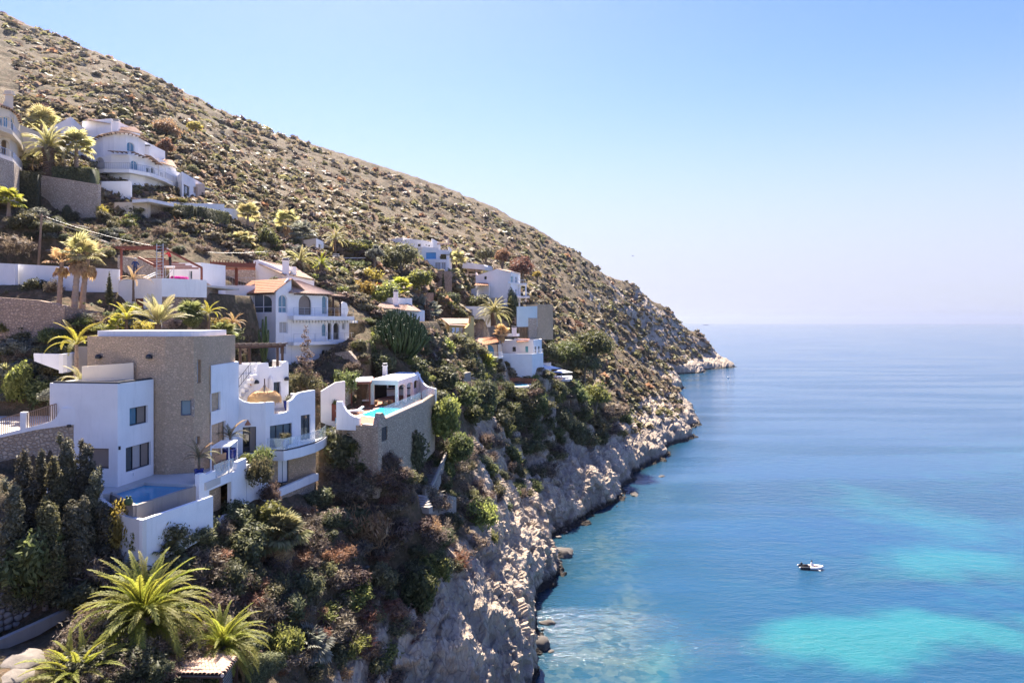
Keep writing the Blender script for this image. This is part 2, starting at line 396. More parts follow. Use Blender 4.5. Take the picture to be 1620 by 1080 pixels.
def tag(o, label=None, cat=None, group=None, kind=None):
    if label: o['label'] = label
    if cat: o['category'] = cat
    if group: o['group'] = group
    if kind: o['kind'] = kind
    return o
def thing(name, label, cat, loc=(0,0,0), rz=0.0, group=None):
    o = D.objects.new(name, None); COL.objects.link(o); o.empty_display_size = .3
    o.location = loc; o.rotation_euler = (0, 0, rz)
    return tag(o, label, cat, group)
def copy_tree(o, parent=None):
    c = o.copy(); COL.objects.link(c); c.parent = parent
    for ch in o.children: copy_tree(ch, c)
    return c

class MB:
    """collects boxes, prisms, tubes and builds ONE mesh"""
    def __init__(s, *mats): s.V = []; s.F = []; s.I = []; s.mats = list(mats)
    def add(s, vs, fs, mi=0):
        o = len(s.V); s.V += [tuple(v) for v in vs]; s.F += [[i+o for i in f] for f in fs]; s.I += [mi]*len(fs); return s
    def box(s, c, d, rz=0.0, mi=0, taper=1.0):
        x, y, z = d[0]/2, d[1]/2, d[2]/2; ca, sa = math.cos(rz), math.sin(rz); vs = []
        for dz in (-z, z):
            k = 1 if dz < 0 else taper
            for dx, dy in ((-x,-y),(x,-y),(x,y),(-x,y)):
                vs.append((c[0]+(dx*ca-dy*sa)*k, c[1]+(dx*sa+dy*ca)*k, c[2]+dz))
        return s.add(vs, [(3,2,1,0),(4,5,6,7),(0,1,5,4),(1,2,6,5),(2,3,7,6),(3,0,4,7)], mi)
    def bar(s, a, b, wd, ht=None, mi=0):
        a = Vector(a); b = Vector(b); ht = ht or wd; d = (b-a).normalized()
        up = Vector((0,0,1)) if abs(d.z) < .95 else Vector((0,1,0))
        sx = d.cross(up).normalized()*wd/2; sz = sx.cross(d).normalized()*ht/2
        vs = [a-sx-sz, a+sx-sz, a+sx+sz, a-sx+sz, b-sx-sz, b+sx-sz, b+sx+sz, b-sx+sz]
        return s.add(vs, [(0,1,2,3),(7,6,5,4),(0,4,5,1),(1,5,6,2),(2,6,7,3),(3,7,4,0)], mi)
    def prism(s, poly, z0, z1, mi=0):
        n = len(poly); z1s = z1 if hasattr(z1, '__len__') else [z1]*n
        z0s = z0 if hasattr(z0, '__len__') else [z0]*n
        vs = [(p[0], p[1], z0s[i]) for i, p in enumerate(poly)]+[(p[0], p[1], z1s[i]) for i, p in enumerate(poly)]
        fs = [(i, (i+1) % n, n+(i+1) % n, n+i) for i in range(n)]
        s.add(vs, fs, mi); o = len(s.V)-2*n
        tris = tessellate_polygon([[Vector((p[0], p[1], 0)) for p in poly]])
        for a, b, c in tris:
            s.F.append([o+n+a, o+n+b, o+n+c]); s.I.append(mi); s.F.append([o+c, o+b, o+a]); s.I.append(mi)
        return s
    def tube(s, pts, r, n=8, mi=0, cap=True):
        pts = [Vector(p) for p in pts]; k = len(pts); rs = r if hasattr(r, '__len__') else [r]*k
        vs = []; fs = []
        prev = None
        for i, p in enumerate(pts):
            d = (pts[min(k-1, i+1)]-pts[max(0, i-1)]).normalized()
            if prev is None: prev = Vector((1,0,0)) if abs(d.x) < .9 else Vector((0,1,0))
            sx = (prev-d*prev.dot(d)).normalized(); sy = d.cross(sx); prev = sx
            for j in range(n):
                a = 2*math.pi*j/n; vs.append(p+(sx*math.cos(a)+sy*math.sin(a))*rs[i])
        for i in range(k-1):
            for j in range(n): fs.append((i*n+j, i*n+(j+1) % n, (i+1)*n+(j+1) % n, (i+1)*n+j))
        if cap: fs.append(tuple(range(n-1, -1, -1))); fs.append(tuple((k-1)*n+j for j in range(n)))
        return s.add(vs, fs, mi)
    def lathe(s, prof, c=(0,0,0), n=16, mi=0, sx=1.0, sy=1.0):
        vs = []; fs = []; k = len(prof)
        for r, z in prof:
            for j in range(n):
                a = 2*math.pi*j/n; vs.append((c[0]+r*math.cos(a)*sx, c[1]+r*math.sin(a)*sy, c[2]+z))
        for i in range(k-1):
            for j in range(n): fs.append((i*n+j, i*n+(j+1) % n, (i+1)*n+(j+1) % n, (i+1)*n+j))
        fs.append(tuple(range(n-1, -1, -1))); fs.append(tuple((k-1)*n+j for j in range(n)))
        return s.add(vs, fs, mi)
    def build(s, name, parent=None, smooth=False):
        me = raw_mesh(name, s.V, s.F, s.mats or [M['white']], s.I)
        if smooth: me.polygons.foreach_set('use_smooth', np.ones(len(me.polygons), bool))
        bm = bmesh.new(); bm.from_mesh(me); bmesh.ops.recalc_face_normals(bm, faces=bm.faces); bm.to_mesh(me); bm.free()
        return link(name, me, parent)

class Wall:
    """vertical wall plane through two ground points; u metres along, v = world height; n points outwards (towards the camera side)"""
    def __init__(s, A, B, th=.25):
        s.A = Vector((A[0], A[1], 0)); s.B = Vector((B[0], B[1], 0)); s.L = (s.B-s.A).length
        s.d = (s.B-s.A)/s.L; s.n = Vector((s.d.y, -s.d.x, 0)); s.th = th
    def hit(s, px, py):
        r = Vector(((px-810)/F, 1, 0)); den = r.dot(s.n)
        t = s.A.dot(s.n)/den
        q = r*t; return (q-s.A).dot(s.d), H+(HOR-py)/F*t
    def pt(s, u, v, off=0.0): q = s.A+s.d*u+s.n*off; return Vector((q.x, q.y, v))
    def rect(s, px0, py0, px1, py1):
        """photo rectangle (left, top, right, bottom) -> u0, v0, u1, v1 at its middle column"""
        m = (px0+px1)/2
        return s.hit(px0, (py0+py1)/2)[0], s.hit(m, py1)[1], s.hit(px1, (py0+py1)/2)[0], s.hit(m, py0)[1]
    def slab(s, mb, outline, holes=(), off0=0.0, off1=None, mi=0):
        off1 = -s.th if off1 is None else off1
        loops = [[Vector((u, v, 0)) for u, v in outline]]+[[Vector((u, v, 0)) for u, v in h] for h in holes]
        tri = tessellate_polygon(loops); flat = [q for l in loops for q in l]
        n = len(flat); vs = [s.pt(q.x, q.y, off0) for q in flat]+[s.pt(q.x, q.y, off1) for q in flat]
        fs = [(a, b, c) for a, b, c in tri]+[(c+n, b+n, a+n) for a, b, c in tri]; o = 0
        for l in loops:
            k = len(l); fs += [(o+i, o+(i+1) % k, n+o+(i+1) % k, n+o+i) for i in range(k)]; o += k
        mb.add(vs, fs, mi)
def arch_pts(u0, v0, u1, v1, kind='rect', seg=8):
    if kind == 'rect': return [(u0,v0),(u1,v0),(u1,v1),(u0,v1)]
    r = (u1-u0)/2; rise = min(r, (v1-v0)*.6) if kind == 'arch' else min(r*.6, (v1-v0)*.4)
    c = (u0+u1)/2; vs = v1-rise
    return [(u0,v0),(u1,v0)]+[(c+r*math.cos(math.pi*i/seg), vs+rise*math.sin(math.pi*i/seg)) for i in range(seg+1)]
def shrink(pts, k):
    cx = (min(p[0] for p in pts)+max(p[0] for p in pts))/2; cy = (min(p[1] for p in pts)+max(p[1] for p in pts))/2
    hx = (max(p[0] for p in pts)-min(p[0] for p in pts))/2; hy = (max(p[1] for p in pts)-min(p[1] for p in pts))/2
    return [(cx+(u-cx)*max(.1, (hx-k)/hx), cy+(v-cy)*max(.1, (hy-k)/hy)) for u, v in pts]
def window(W, root, r, kind='rect', frame='darkmetal', glass='glass', mull=1, trans=0, rec=.16, fw=.07, name='window', handle=False, label=None, blind=None):
    """a frame in the opening with a pane behind it; r = (u0,v0,u1,v1)"""
    u0, v0, u1, v1 = r
    out = arch_pts(u0, v0, u1, v1, kind); inn = shrink(out, fw)
    f = MB(M[frame]); W.slab(f, out, [inn], -rec, -rec-.06)
    for i in range(mull):
        c = u0+(u1-u0)*(i+1)/(mull+1); f.bar(W.pt(c, v0+fw, -rec-.03), W.pt(c, v1-fw, -rec-.03), fw*.9, .05)
    for i in range(trans):
        c = v0+(v1-v0)*(i+1)/(trans+1) if trans > 1 else v0+(v1-v0)*.32
        f.bar(W.pt(u0+fw, c, -rec-.031), W.pt(u1-fw, c, -rec-.031), .052, fw*.9)
    fo = f.build(name, root)
    if label: fo['label'] = label
    if mull and kind == 'rect':
        edges = [u0+(u1-u0)*i/(mull+1) for i in range(mull+2)]
        for i in range(mull+1):
            g = M[glass]
            if blind and i in blind: g = M[blind[i]]
            p = MB(g); W.slab(p, arch_pts(edges[i]+fw*.3, v0+fw*.4, edges[i+1]-fw*.3, v1-fw*.4), (), -rec-.065, -rec-.085); p.build('pane', fo)
    else:
        p = MB(M[glass]); W.slab(p, shrink(out, fw*.4), (), -rec-.065, -rec-.085); p.build('pane', fo)
    if handle:
        h_ = MB(M['metal']); h_.bar(W.pt(u1-fw*1.6, (v0+v1)/2-.15, -rec+.03), W.pt(u1-fw*1.6, (v0+v1)/2+.15, -rec+.03), .03); h_.build('handle', fo)
    return fo

# ---------------------------------------------------------------- barrel-tile roof sheet
def tile_sheet(mb, a, b, c, d, pitch=.24, amp=.05, rows=None, th=.06, mi=0):
    """a,b = eave left/right, d,c = ridge left/right (Vectors); courses of barrel tiles run from ridge to eave"""
    a, b, c, d = map(Vector, (a, b, c, d))
    wdt = max((b-a).length, (c-d).length); n = max(3, int(wdt/pitch))*4
    nrm = (b-a).cross(d-a) if (d-a).length > .01 else (b-a).cross(c-a)
    nrm.normalize()
    if nrm.z < 0: nrm = -nrm
    ln = max((d-a).length, (c-b).length); rows = rows or max(2, int(ln/.38))
    vs = []; fs = []
    for r in range(rows):
        for e in (0, 1):
            v = (r+e)/rows; lift = .035*(1-e)
            for i in range(n+1):
                u = i/n; p = (a.lerp(b, u)).lerp(d.lerp(c, u), v)
                w_ = abs(math.sin(math.pi*i/4))*amp
                vs.append(p+nrm*(w_+lift))
    for r in range(rows):
        o = r*2*(n+1)
        for i in range(n): fs.append((o+i, o+i+1, o+n+2+i, o+n+1+i))
        if r:
            q = o-(n+1)
            for i in range(n): fs.append((q+i, q+i+1, o+i+1, o+i))
    mb.add(vs, fs, mi)
    # underside board
    k = nrm*-.05
    mb.add([a+k, b+k, c+k, d+k, a, b, c, d], [(0,1,2,3),(0,4,5,1),(1,5,6,2),(2,6,7,3),(3,7,4,0)], mi)
# ================================================================ LAYOUT (levelled ground)
def G(px, Y): return (PX(px, Y), Y)
def pad(z, bl, *pts): PADS.append(([G(*p) if p[0] > 0 or len(p) == 3 else p for p in pts], z, bl))
PADS += [
 ([(-30,43),(-25,43.2),(-22.5,42),(-21.5,45.2),(-21,50),(-21.8,54.8),(-19.4,60),(-19.3,66),(-32,60)], 22.0, .9),   # villa pool deck (sub-base)
 ([(-33.5,83.1),(-27.4,79.2),(-21.1,88),(-27,92)], 30.0, 2.5),
 ([(-15.3,64.6),(-13.0,63.2),(-11.2,73.3),(-11,86),(-17,86)], 24.6, .9),
 ([(-47,43.5),(-29.8,44.3),(-30,56),(-47,56)], 27.2, .6),
 ([(-60,68.5),(-31,67.5),(-30,78),(-62,80)], 38.0, 2.0),
]
PADS.append(([(PX(820,134)+3.6*math.cos(a*.785), 134+3.6*math.sin(a*.785)) for a in range(8)], PZ(617,131), 4))
for z, bl, px0, px1, y0, y1 in ((PZ(439,116),2,515,578,116,128),(PZ(429,162),2.5,662,712,162,184),(PZ(484,161),2.5,748,838,160,174),(PZ(504,149),2,692,776,150,157),(PZ(508,100),2,560,666,101,112),(PZ(547,130),2,670,747,130,142),(PZ(567,136),2,750,794,136,148),(PZ(582,139),4,790,856,140,155),(PZ(604,150),4,830,896,149,163),(PZ(436,178),2,731,768,178,188),(PZ(412,117),2,438,512,115,126)):
    PADS.append(([G(px0, y0), G(px1, y0), (PX(px1, y0)+1, y1), (PX(px0, y0), y1)], z, bl))
# ================================================================ TERRAIN MESH
# (PADS are filled in by the layout block before this point)
_cache.clear()
def build_terrain():
    th = np.r_[np.linspace(-80, -39, 50)[:-1], np.linspace(-39, 19, 700), np.linspace(19, 40, 20)[1:]]*math.pi/180
    r = np.r_[np.linspace(6, 27, 14)[:-1], np.geomspace(27, 96, 310)[:-1], np.linspace(96, 134, 210)[:-1], np.geomspace(134, 780, 330)]
    T, Rr = np.meshgrid(th, r); X = (np.sin(T)*Rr).ravel(); Y = (np.cos(T)*Rr).ravel()
    Z = ground(X, Y); nr, nc = len(r), len(th)
    Zg = Z.reshape(nr, nc); gr = np.gradient(Zg, r, axis=0); gt = np.gradient(Zg, th, axis=1)/Rr
    zx = (gr*np.sin(T)+gt*np.cos(T)).ravel(); zy = (gr*np.cos(T)-gt*np.sin(T)).ravel()
    sl = np.hypot(zx, zy); nl = np.sqrt(1+sl*sl); N = np.c_[-zx/nl, -zy/nl, 1/nl]
    pad = np.full(X.shape, 1e3)
    for poly, pz, bl in PADS:
        pa = np.array(poly); m = (X > pa[:,0].min()-8) & (X < pa[:,0].max()+8) & (Y > pa[:,1].min()-8) & (Y < pa[:,1].max()+8)
        if m.any(): pad[m] = np.minimum(pad[m], poly_dist(X[m], Y[m], poly))
    dist = np.hypot(X, Y)
    big = fbm(X/22, Y/22, Z/22, 3)
    # rock: sea cliff + steep ground + outcrops
    cliff = np.clip((11.5+4.5*np.clip((82-dist)/14, 0, 1)+8*big+1.5*np.clip((dist-60)/60, 0, 1)-Z)/4, 0, 1)*np.clip((Z+8)/4, 0, 1)
    steep = np.clip((sl-.95+.25*big)/.5, 0, 1)*np.clip((27+.12*(dist-60)-Z)/6, 0, 1)*np.clip(np.maximum((dist-140)/20, (X+.07*Y+1)/4), 0, 1)*np.clip((dist-70)/15, 0, 1)
    rock = np.clip(np.maximum(cliff, steep*.85), 0, 1)
    far = np.clip((dist-150)/150, 0, 1)
    A = fbm(X/7, Y/7, Z/5, 4, True); B = fbm(X/2.2+9, Y/2.2, Z/1.6, 3, True); C = fbm(X/.7, Y/.7, Z/.7, 2)
    Bf = fbm(X/18+3, Y/18, Z/9, 4, True)
    # strata: near vertical joints on the sea cliff
    J = fbm(X/1.5+31, Y/1.5, Z/7, 3, True)
    nr_ = rock > .02; K1 = np.zeros(X.shape); K2 = np.zeros(X.shape); K3 = np.zeros(X.shape)
    xs, ys, zs = X[nr_]+A[nr_], Y[nr_]+A[nr_]*.7, Z[nr_]; q1, q2, q3 = (xs*.8+zs*.45), ys*.9, (zs*.75-xs*.35)
    K1[nr_] = cells(q1/3.6, q2/3.6, q3/2.6); K2[nr_] = cells(q1/1.5, q2/1.5, q3/1.1+9); K3[nr_] = cells(q1/.62, q2/.62, q3/.5)
    off = rock*(A*.9+B*.3+K1*.60+K2*.30+K3*.16*(1-far)+J*.3)*(.85-.25*far)+rock*far*Bf*1.0+(1-rock)*(.35*fbm(X/4, Y/4, 0*Z, 4)+.14*C+.22*B*(1-far)+far*(.9*A+1.6*Bf))
    off = off*np.clip(pad/3.0, 0, 1)*np.clip((dist-20)/20, .2, 1)
    X = X+N[:,0]*off; Y = Y+N[:,1]*off; Z = Z+N[:,2]*off
    i = np.arange(nr-1)[:,None]*nc+np.arange(nc-1)[None,:]
    Fq = np.stack([i, i+1, i+nc+1, i+nc], -1).reshape(-1, 4)
    zf = Z[Fq].max(1); Fq = Fq[zf > -9]
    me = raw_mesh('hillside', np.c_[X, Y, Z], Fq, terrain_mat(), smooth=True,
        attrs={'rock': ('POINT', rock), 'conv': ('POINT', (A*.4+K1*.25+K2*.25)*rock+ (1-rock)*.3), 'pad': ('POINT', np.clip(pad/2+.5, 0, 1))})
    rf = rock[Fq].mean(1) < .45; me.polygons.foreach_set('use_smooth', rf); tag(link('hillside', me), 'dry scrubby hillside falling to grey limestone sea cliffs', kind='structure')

def terrain_mat():
    m, t, b = new_mat('hillside_ground'); v = wcoords(t)
    rk = attr(t, 'rock')
    n1 = noise(t, v, .06, 5, .6); n2 = noise(t, v, .55, 5, .65); n3 = noise(t, v, 3.2, 5, .7); n4 = noise(t, v, .22, 6, .7)
    soil = mixc(t, ramp(t, n2, [(.35,(0,0,0)),(.65,(1,1,1))]), (.185,.122,.072), (.13,.088,.052))
    soil = mixc(t, ramp(t, n4, [(.46,(0,0,0)),(.60,(.8,.8,.8))]), soil, (.17,.14,.085))
    soil = mixc(t, ramp(t, n3, [(.50,(0,0,0)),(.70,(.55,.55,.55))]), soil, (.27,.215,.16))
    soil = mixc(t, ramp(t, n1, [(.45,(0,0,0)),(.7,(.5,.5,.5))]), soil, (.19,.13,.08))
    n5 = noise(t, v, 1.15, 5, .72); soil = mixc(t, ramp(t, n5, [(.43,(0,0,0)),(.53,(.9,.9,.9))]), soil, (.095,.078,.045))
    # limestone
    sv = wcoords(t, (1, 1, .45)); r1 = noise(t, sv, .5, 6, .7); r2 = noise(t, v, 2.4, 6, .75)
    vo = nd(t, 'ShaderNodeTexVoronoi', feature='DISTANCE_TO_EDGE'); vo.inputs['Scale'].default_value = 1.6
    wv = mixc(t, .45, sv, nd_noise_color(t, sv)); lk(t, wv, vo.inputs['Vector'])
    crack = ramp(t, vo.outputs['Distance'], [(0,(.45,.45,.45)),(.05,(1,1,1))])
    rc = mixc(t, ramp(t, r1, [(.32,(0,0,0)),(.68,(1,1,1))]), (.54,.425,.31), (.40,.315,.23))
    rc = mixc(t, ramp(t, r2, [(.45,(0,0,0)),(.75,(1,1,1))]), rc, (.62,.52,.395))
    rc = mixc(t, ramp(t, n4, [(.52,(0,0,0)),(.72,(.6,.6,.6))]), rc, (.46,.33,.21))
    rc = mixc(t, crack, (.12,.10,.09), rc)
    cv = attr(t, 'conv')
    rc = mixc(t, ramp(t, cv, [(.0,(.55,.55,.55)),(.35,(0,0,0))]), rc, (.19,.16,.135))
    # wet dark band and tide mark just above the sea
    g = nd(t, 'ShaderNodeNewGeometry'); sx = nd(t, 'ShaderNodeSeparateXYZ'); lk(t, g.outputs['Position'], sx.inputs[0])
    zz = math_(t, 'ADD', sx.outputs[2], math_(t, 'MULTIPLY', math_(t, 'SUBTRACT', r2, .5), 1.2))
    wet = nd(t, 'ShaderNodeMapRange'); lk(t, zz, wet.inputs[0]); wet.inputs[1].default_value = 1.3; wet.inputs[2].default_value = .55
    rc = mixc(t, wet.outputs[0], rc, (.045,.038,.032))
    # rock shows where the mask is broken by noise
    e = math_(t, 'ADD', rk, math_(t, 'MULTIPLY', math_(t, 'SUBTRACT', n4, .5), .9))
    col = mixc(t, ramp(t, e, [(.40,(0,0,0)),(.55,(1,1,1))]), soil, rc)
    lk(t, col, b.inputs['Base Color']); b.inputs['Roughness'].default_value = .95; b.inputs['Specular IOR Level'].default_value = .15
    hh = math_(t, 'ADD', math_(t, 'MULTIPLY', r2, 1.0), math_(t, 'MULTIPLY', crack, .25))
    hh = math_(t, 'ADD', hh, math_(t, 'MULTIPLY', n3, .5))
    bump(t, b, hh, .9, .35); return m
def nd_noise_color(t, v):
    n = nd(t, 'ShaderNodeTexNoise'); n.inputs['Scale'].default_value = .8; lk(t, v, n.inputs['Vector']); return n.outputs['Color']

# ================================================================ SEA
def sea_pt(px, py): Y = H*F/(py-HOR); return ((px-810)/F*Y, Y)
def build_sea():
    th = np.r_[np.linspace(-80, -5, 30)[:-1], np.linspace(-5, 40, 420), np.linspace(40, 80, 20)[1:]]*math.pi/180
    r = np.r_[np.linspace(5, 55, 10)[:-1], np.geomspace(55, 900, 420)[:-1], np.geomspace(900, 26000, 60)]
    T, Rr = np.meshgrid(th, r); X = (np.sin(T)*Rr).ravel(); Y = (np.cos(T)*Rr).ravel(); nr, nc = len(r), len(th)
    wx = X+fbm(X/11, Y/11, 0*X, 5)*8; wy = Y+fbm(X/11+40, Y/11, 0*X, 5)*8
    def patch(poly, soft, stretch=1.0):
        pw = [sea_pt(*q) for q in poly]; return 1/(1+np.exp(np.clip(poly_dist(wx, wy, pw)/soft, -30, 30)))
    tq = np.maximum.reduce([
        patch([(1190,1020),(1240,1000),(1330,985),(1420,972),(1520,985),(1600,1003),(1625,985),(1625,1045),(1560,1040),(1500,1050),(1470,1090),(1390,1095),(1330,1075),(1240,1060)], 1.3),
        patch([(1365,880),(1400,862),(1500,868),(1625,885),(1625,930),(1500,918),(1400,903)], 2.2)*.85,
        patch([(1335,772),(1400,785),(1500,812),(1625,830),(1625,868),(1500,852),(1400,826)], 4.5)*.62,
        patch([(1500,940),(1560,925),(1625,930),(1625,955),(1540,960)], 3)*.35,
        patch([(1590,700),(1640,690),(1640,760),(1500,760)], 10)*.3,
        patch([(1005,1040),(1045,1010),(1065,1040),(1050,1095),(985,1095)], 1.6)*.75,
        patch([(1030,885),(1050,880),(1060,895),(1035,900)], 3)*.35])
    sh = np.maximum.reduce([
        patch([(885,1100),(905,1010),(925,960),(950,930),(990,960),(1000,1010),(1060,1050),(1060,1100)], 2.0),
        patch([(925,900),(945,850),(960,815),(1000,830),(1015,870),(1000,910),(960,930)], 3.0)*.75,
        patch([(975,795),(1010,762),(1060,755),(1050,790),(1000,815)], 5)*.45])
    # seabed of boulders only in the shallows; cliff reflection and shade painted as a dark fringe
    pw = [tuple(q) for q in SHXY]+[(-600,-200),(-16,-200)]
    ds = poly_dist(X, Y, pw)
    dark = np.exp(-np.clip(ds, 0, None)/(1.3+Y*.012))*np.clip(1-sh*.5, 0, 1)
    deep = np.clip(fbm(X/60, Y/60, 0*X, 3)*.5+.5, 0, 1)
    me_i = np.arange(nr-1)[:,None]*nc+np.arange(nc-1)[None,:]
    Fq = np.stack([me_i, me_i+1, me_i+nc+1, me_i+nc], -1).reshape(-1, 4)
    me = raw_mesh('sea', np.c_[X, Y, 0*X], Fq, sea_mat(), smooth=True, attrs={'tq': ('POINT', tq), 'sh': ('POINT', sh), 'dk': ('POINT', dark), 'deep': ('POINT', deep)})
    tag(link('sea', me), 'calm blue sea with turquoise sandy shallows', kind='structure')
def sea_mat():
    m, t, b = new_mat('sea_water'); v = wcoords(t)
    tq, sh, dk, dp = attr(t, 'tq'), attr(t, 'sh'), attr(t, 'dk'), attr(t, 'deep')
    base = mixc(t, dp, (.009,.047,.095), (.012,.062,.112))
    n = noise(t, v, .12, 4); base = mixc(t, ramp(t, n, [(.4,(0,0,0)),(.65,(1,1,1))]), base, (.010,.056,.10))
    nq = noise(t, v, .16, 6, .7); tqm = ramp(t, math_(t, 'ADD', tq, math_(t, 'MULTIPLY', math_(t, 'SUBTRACT', nq, .5), .9)), [(.08,(0,0,0)),(.95,(1,1,1))])
    col = mixc(t, tqm, base, (.018,.13,.145))
    vo = nd(t, 'ShaderNodeTexVoronoi'); vo.inputs['Scale'].default_value = 1.5; vo.inputs['Randomness'].default_value = 1
    lk(t, mixc(t, .2, v, nd_noise_color(t, v)), vo.inputs['Vector'])
    sep = nd(t, 'ShaderNodeSeparateColor'); lk(t, vo.outputs['Color'], sep.inputs[0])
    n2 = noise(t, v, .5, 6, .7)
    bed = mixc(t, ramp(t, math_(t, 'ADD', math_(t, 'MULTIPLY', n2, .7), math_(t, 'MULTIPLY', sep.outputs[0], .35)), [(.36,(0,0,0)),(.70,(1,1,1))]), (.014,.055,.07), (.085,.12,.10))
    col = mixc(t, math_(t, 'MULTIPLY', sh, .8), col, bed)
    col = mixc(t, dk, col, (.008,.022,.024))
    lk(t, col, b.inputs['Base Color'])
    b.inputs['Roughness'].default_value = .10; b.inputs['IOR'].default_value = 1.33; b.inputs['Specular IOR Level'].default_value = .5
    # ripples: two directions of short waves and longer swell; calmer slicks
    a = nd(t, 'ShaderNodeMapping'); lk(t, v, a.inputs[0]); a.inputs['Rotation'].default_value = (0, 0, R(18)); a.inputs['Scale'].default_value = (.75, 1.4, 1)
    w1 = noise(t, a.outputs[0], 2.0, 5, .65)
    c = nd(t, 'ShaderNodeMapping'); lk(t, v, c.inputs[0]); c.inputs['Rotation'].default_value = (0, 0, R(-25)); c.inputs['Scale'].default_value = (.6, 1.2, 1)
    w2 = noise(t, c.outputs[0], .55, 4, .6)
    d = nd(t, 'ShaderNodeMapping'); lk(t, v, d.inputs[0]); d.inputs['Rotation'].default_value = (0, 0, R(8)); d.inputs['Scale'].default_value = (.08, .55, 1)
    w3 = noise(t, d.outputs[0], .09, 3, .5)
    slick = ramp(t, w3, [(.42,(.30,.30,.30)),(.60,(1,1,1))])
    hh = math_(t, 'ADD', math_(t, 'MULTIPLY', w1, .30), math_(t, 'MULTIPLY', w2, .9))
    bm = nd(t, 'ShaderNodeBump'); bm.inputs['Distance'].default_value = .55
    lk(t, math_(t, 'MULTIPLY', slick, .75), bm.inputs['Strength']); lk(t, hh, bm.inputs['Height']); lk(t, bm.outputs[0], b.inputs['Normal'])
    return m
build_terrain(); build_sea()
# ================================================================ PLANTS
rng = np.random.default_rng(11)
def _ico(sub=2):
    bm = bmesh.new(); bmesh.ops.create_icosphere(bm, subdivisions=sub, radius=1)
    v = np.array([q.co[:] for q in bm.verts]); f = np.array([[q.index for q in p.verts] for p in bm.faces]); bm.free(); return v, f
ICO2 = _ico(2); ICO1 = _ico(1)
def leaf_mesh(name, lobes, n, size, mat, up=.25, flat=.55, aspect=2.2, core=.68, shell=.62, jag=.22, droop=0.0, rg=None, extra=None):
    """leaf-sized quads spread through lumpy lobes; lobes = (x,y,z,rx,ry,rz)"""
    rg = rg or rng; L = np.array(lobes, float); vol = (L[:,3]*L[:,4]*L[:,5])**.72
    k = rg.choice(len(L), n, p=vol/vol.sum())
    d = rg.normal(size=(n, 3)); d /= np.linalg.norm(d, axis=1)[:,None]
    rad = shell+(1-shell)*rg.random(n)**.6
    c = L[k,:3]; rr = L[k,3:6]
    nz = fbm(d[:,0]*2.1+k*3.3, d[:,1]*2.1, d[:,2]*2.1+k, 3)
    rad = rad*(1+jag*nz*2.0)
    p = c+d*rr*rad[:,None]
    # keep clumps: drop leaves where fine noise is low so gaps open
    ext = float(np.max(rr)); g = fbm(p[:,0]/ext*4, p[:,1]/ext*4, p[:,2]/ext*4, 2)
    keep = (g > -.28)|(rg.random(n) < .25); p = p[keep]; d = d[keep]; g = g[keep]; n = len(p)
    nm = d*flat+rg.normal(size=(n, 3))*.6+np.array([0, 0, up]); nm /= np.linalg.norm(nm, axis=1)[:,None]
    t = rg.normal(size=(n, 3))+np.array([0, 0, -droop]); t -= nm*(t*nm).sum(1)[:,None]; t /= np.linalg.norm(t, axis=1)[:,None]
    b = np.cross(nm, t); s = size*(.55+.9*rg.random(n))[:,None]
    V = np.stack([p-t*s*.5, p+b*s*.5/aspect, p+t*s*.5, p-b*s*.5/aspect], 1).reshape(-1, 3)
    Fq = np.arange(4*n).reshape(-1, 4); F3 = np.concatenate([Fq[:, [0,1,2]], Fq[:, [0,2,3]]])
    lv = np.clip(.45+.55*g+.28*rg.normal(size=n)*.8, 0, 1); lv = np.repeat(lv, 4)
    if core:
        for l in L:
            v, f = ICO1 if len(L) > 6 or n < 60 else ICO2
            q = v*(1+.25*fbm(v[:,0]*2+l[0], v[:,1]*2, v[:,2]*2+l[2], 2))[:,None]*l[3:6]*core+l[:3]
            F3 = np.concatenate([F3, f+len(V)]); V = np.concatenate([V, q]); lv = np.r_[lv, np.full(len(q), .12)]  # core takes the dark end of the leaf colour: painted shade inside the crown
    return raw_mesh(name, V, F3, M[mat] if isinstance(mat, str) else mat, attrs={'lv': ('POINT', lv)})
def blob_lobes(r, h, n=7, seed=0, spread=.5):
    g = np.random.default_rng(seed); out = [(0, 0, h*.45, r*.72, r*.72, h*.5)]
    for i in range(n):
        a = 2*math.pi*i/n+g.random(); d = r*spread*(.7+.5*g.random()); s = r*(.34+.22*g.random())
        out.append((d*math.cos(a), d*math.sin(a), h*(.3+.42*g.random()), s, s, s*(h/r)*.62))
    return out
BUSH = {}
def bush_mesh(kind, mat, seed=0, dens=1.0):
    """unit bush: radius 1, height ~1.5"""
    key = (kind, mat, seed)
    if key in BUSH: return BUSH[key]
    rg = np.random.default_rng(seed*7+3)
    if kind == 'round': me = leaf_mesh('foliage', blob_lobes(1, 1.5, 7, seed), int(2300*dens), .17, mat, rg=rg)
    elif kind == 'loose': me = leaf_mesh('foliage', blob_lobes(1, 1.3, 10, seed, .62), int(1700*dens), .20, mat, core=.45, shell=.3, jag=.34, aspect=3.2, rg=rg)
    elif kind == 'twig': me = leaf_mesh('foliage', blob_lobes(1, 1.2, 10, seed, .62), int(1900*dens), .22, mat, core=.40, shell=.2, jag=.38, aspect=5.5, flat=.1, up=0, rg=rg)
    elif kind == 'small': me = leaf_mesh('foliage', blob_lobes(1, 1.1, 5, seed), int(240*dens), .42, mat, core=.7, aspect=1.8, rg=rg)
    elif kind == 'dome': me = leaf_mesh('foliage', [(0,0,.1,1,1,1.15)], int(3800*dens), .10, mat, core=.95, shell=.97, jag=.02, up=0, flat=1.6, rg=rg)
    BUSH[key] = me; return me
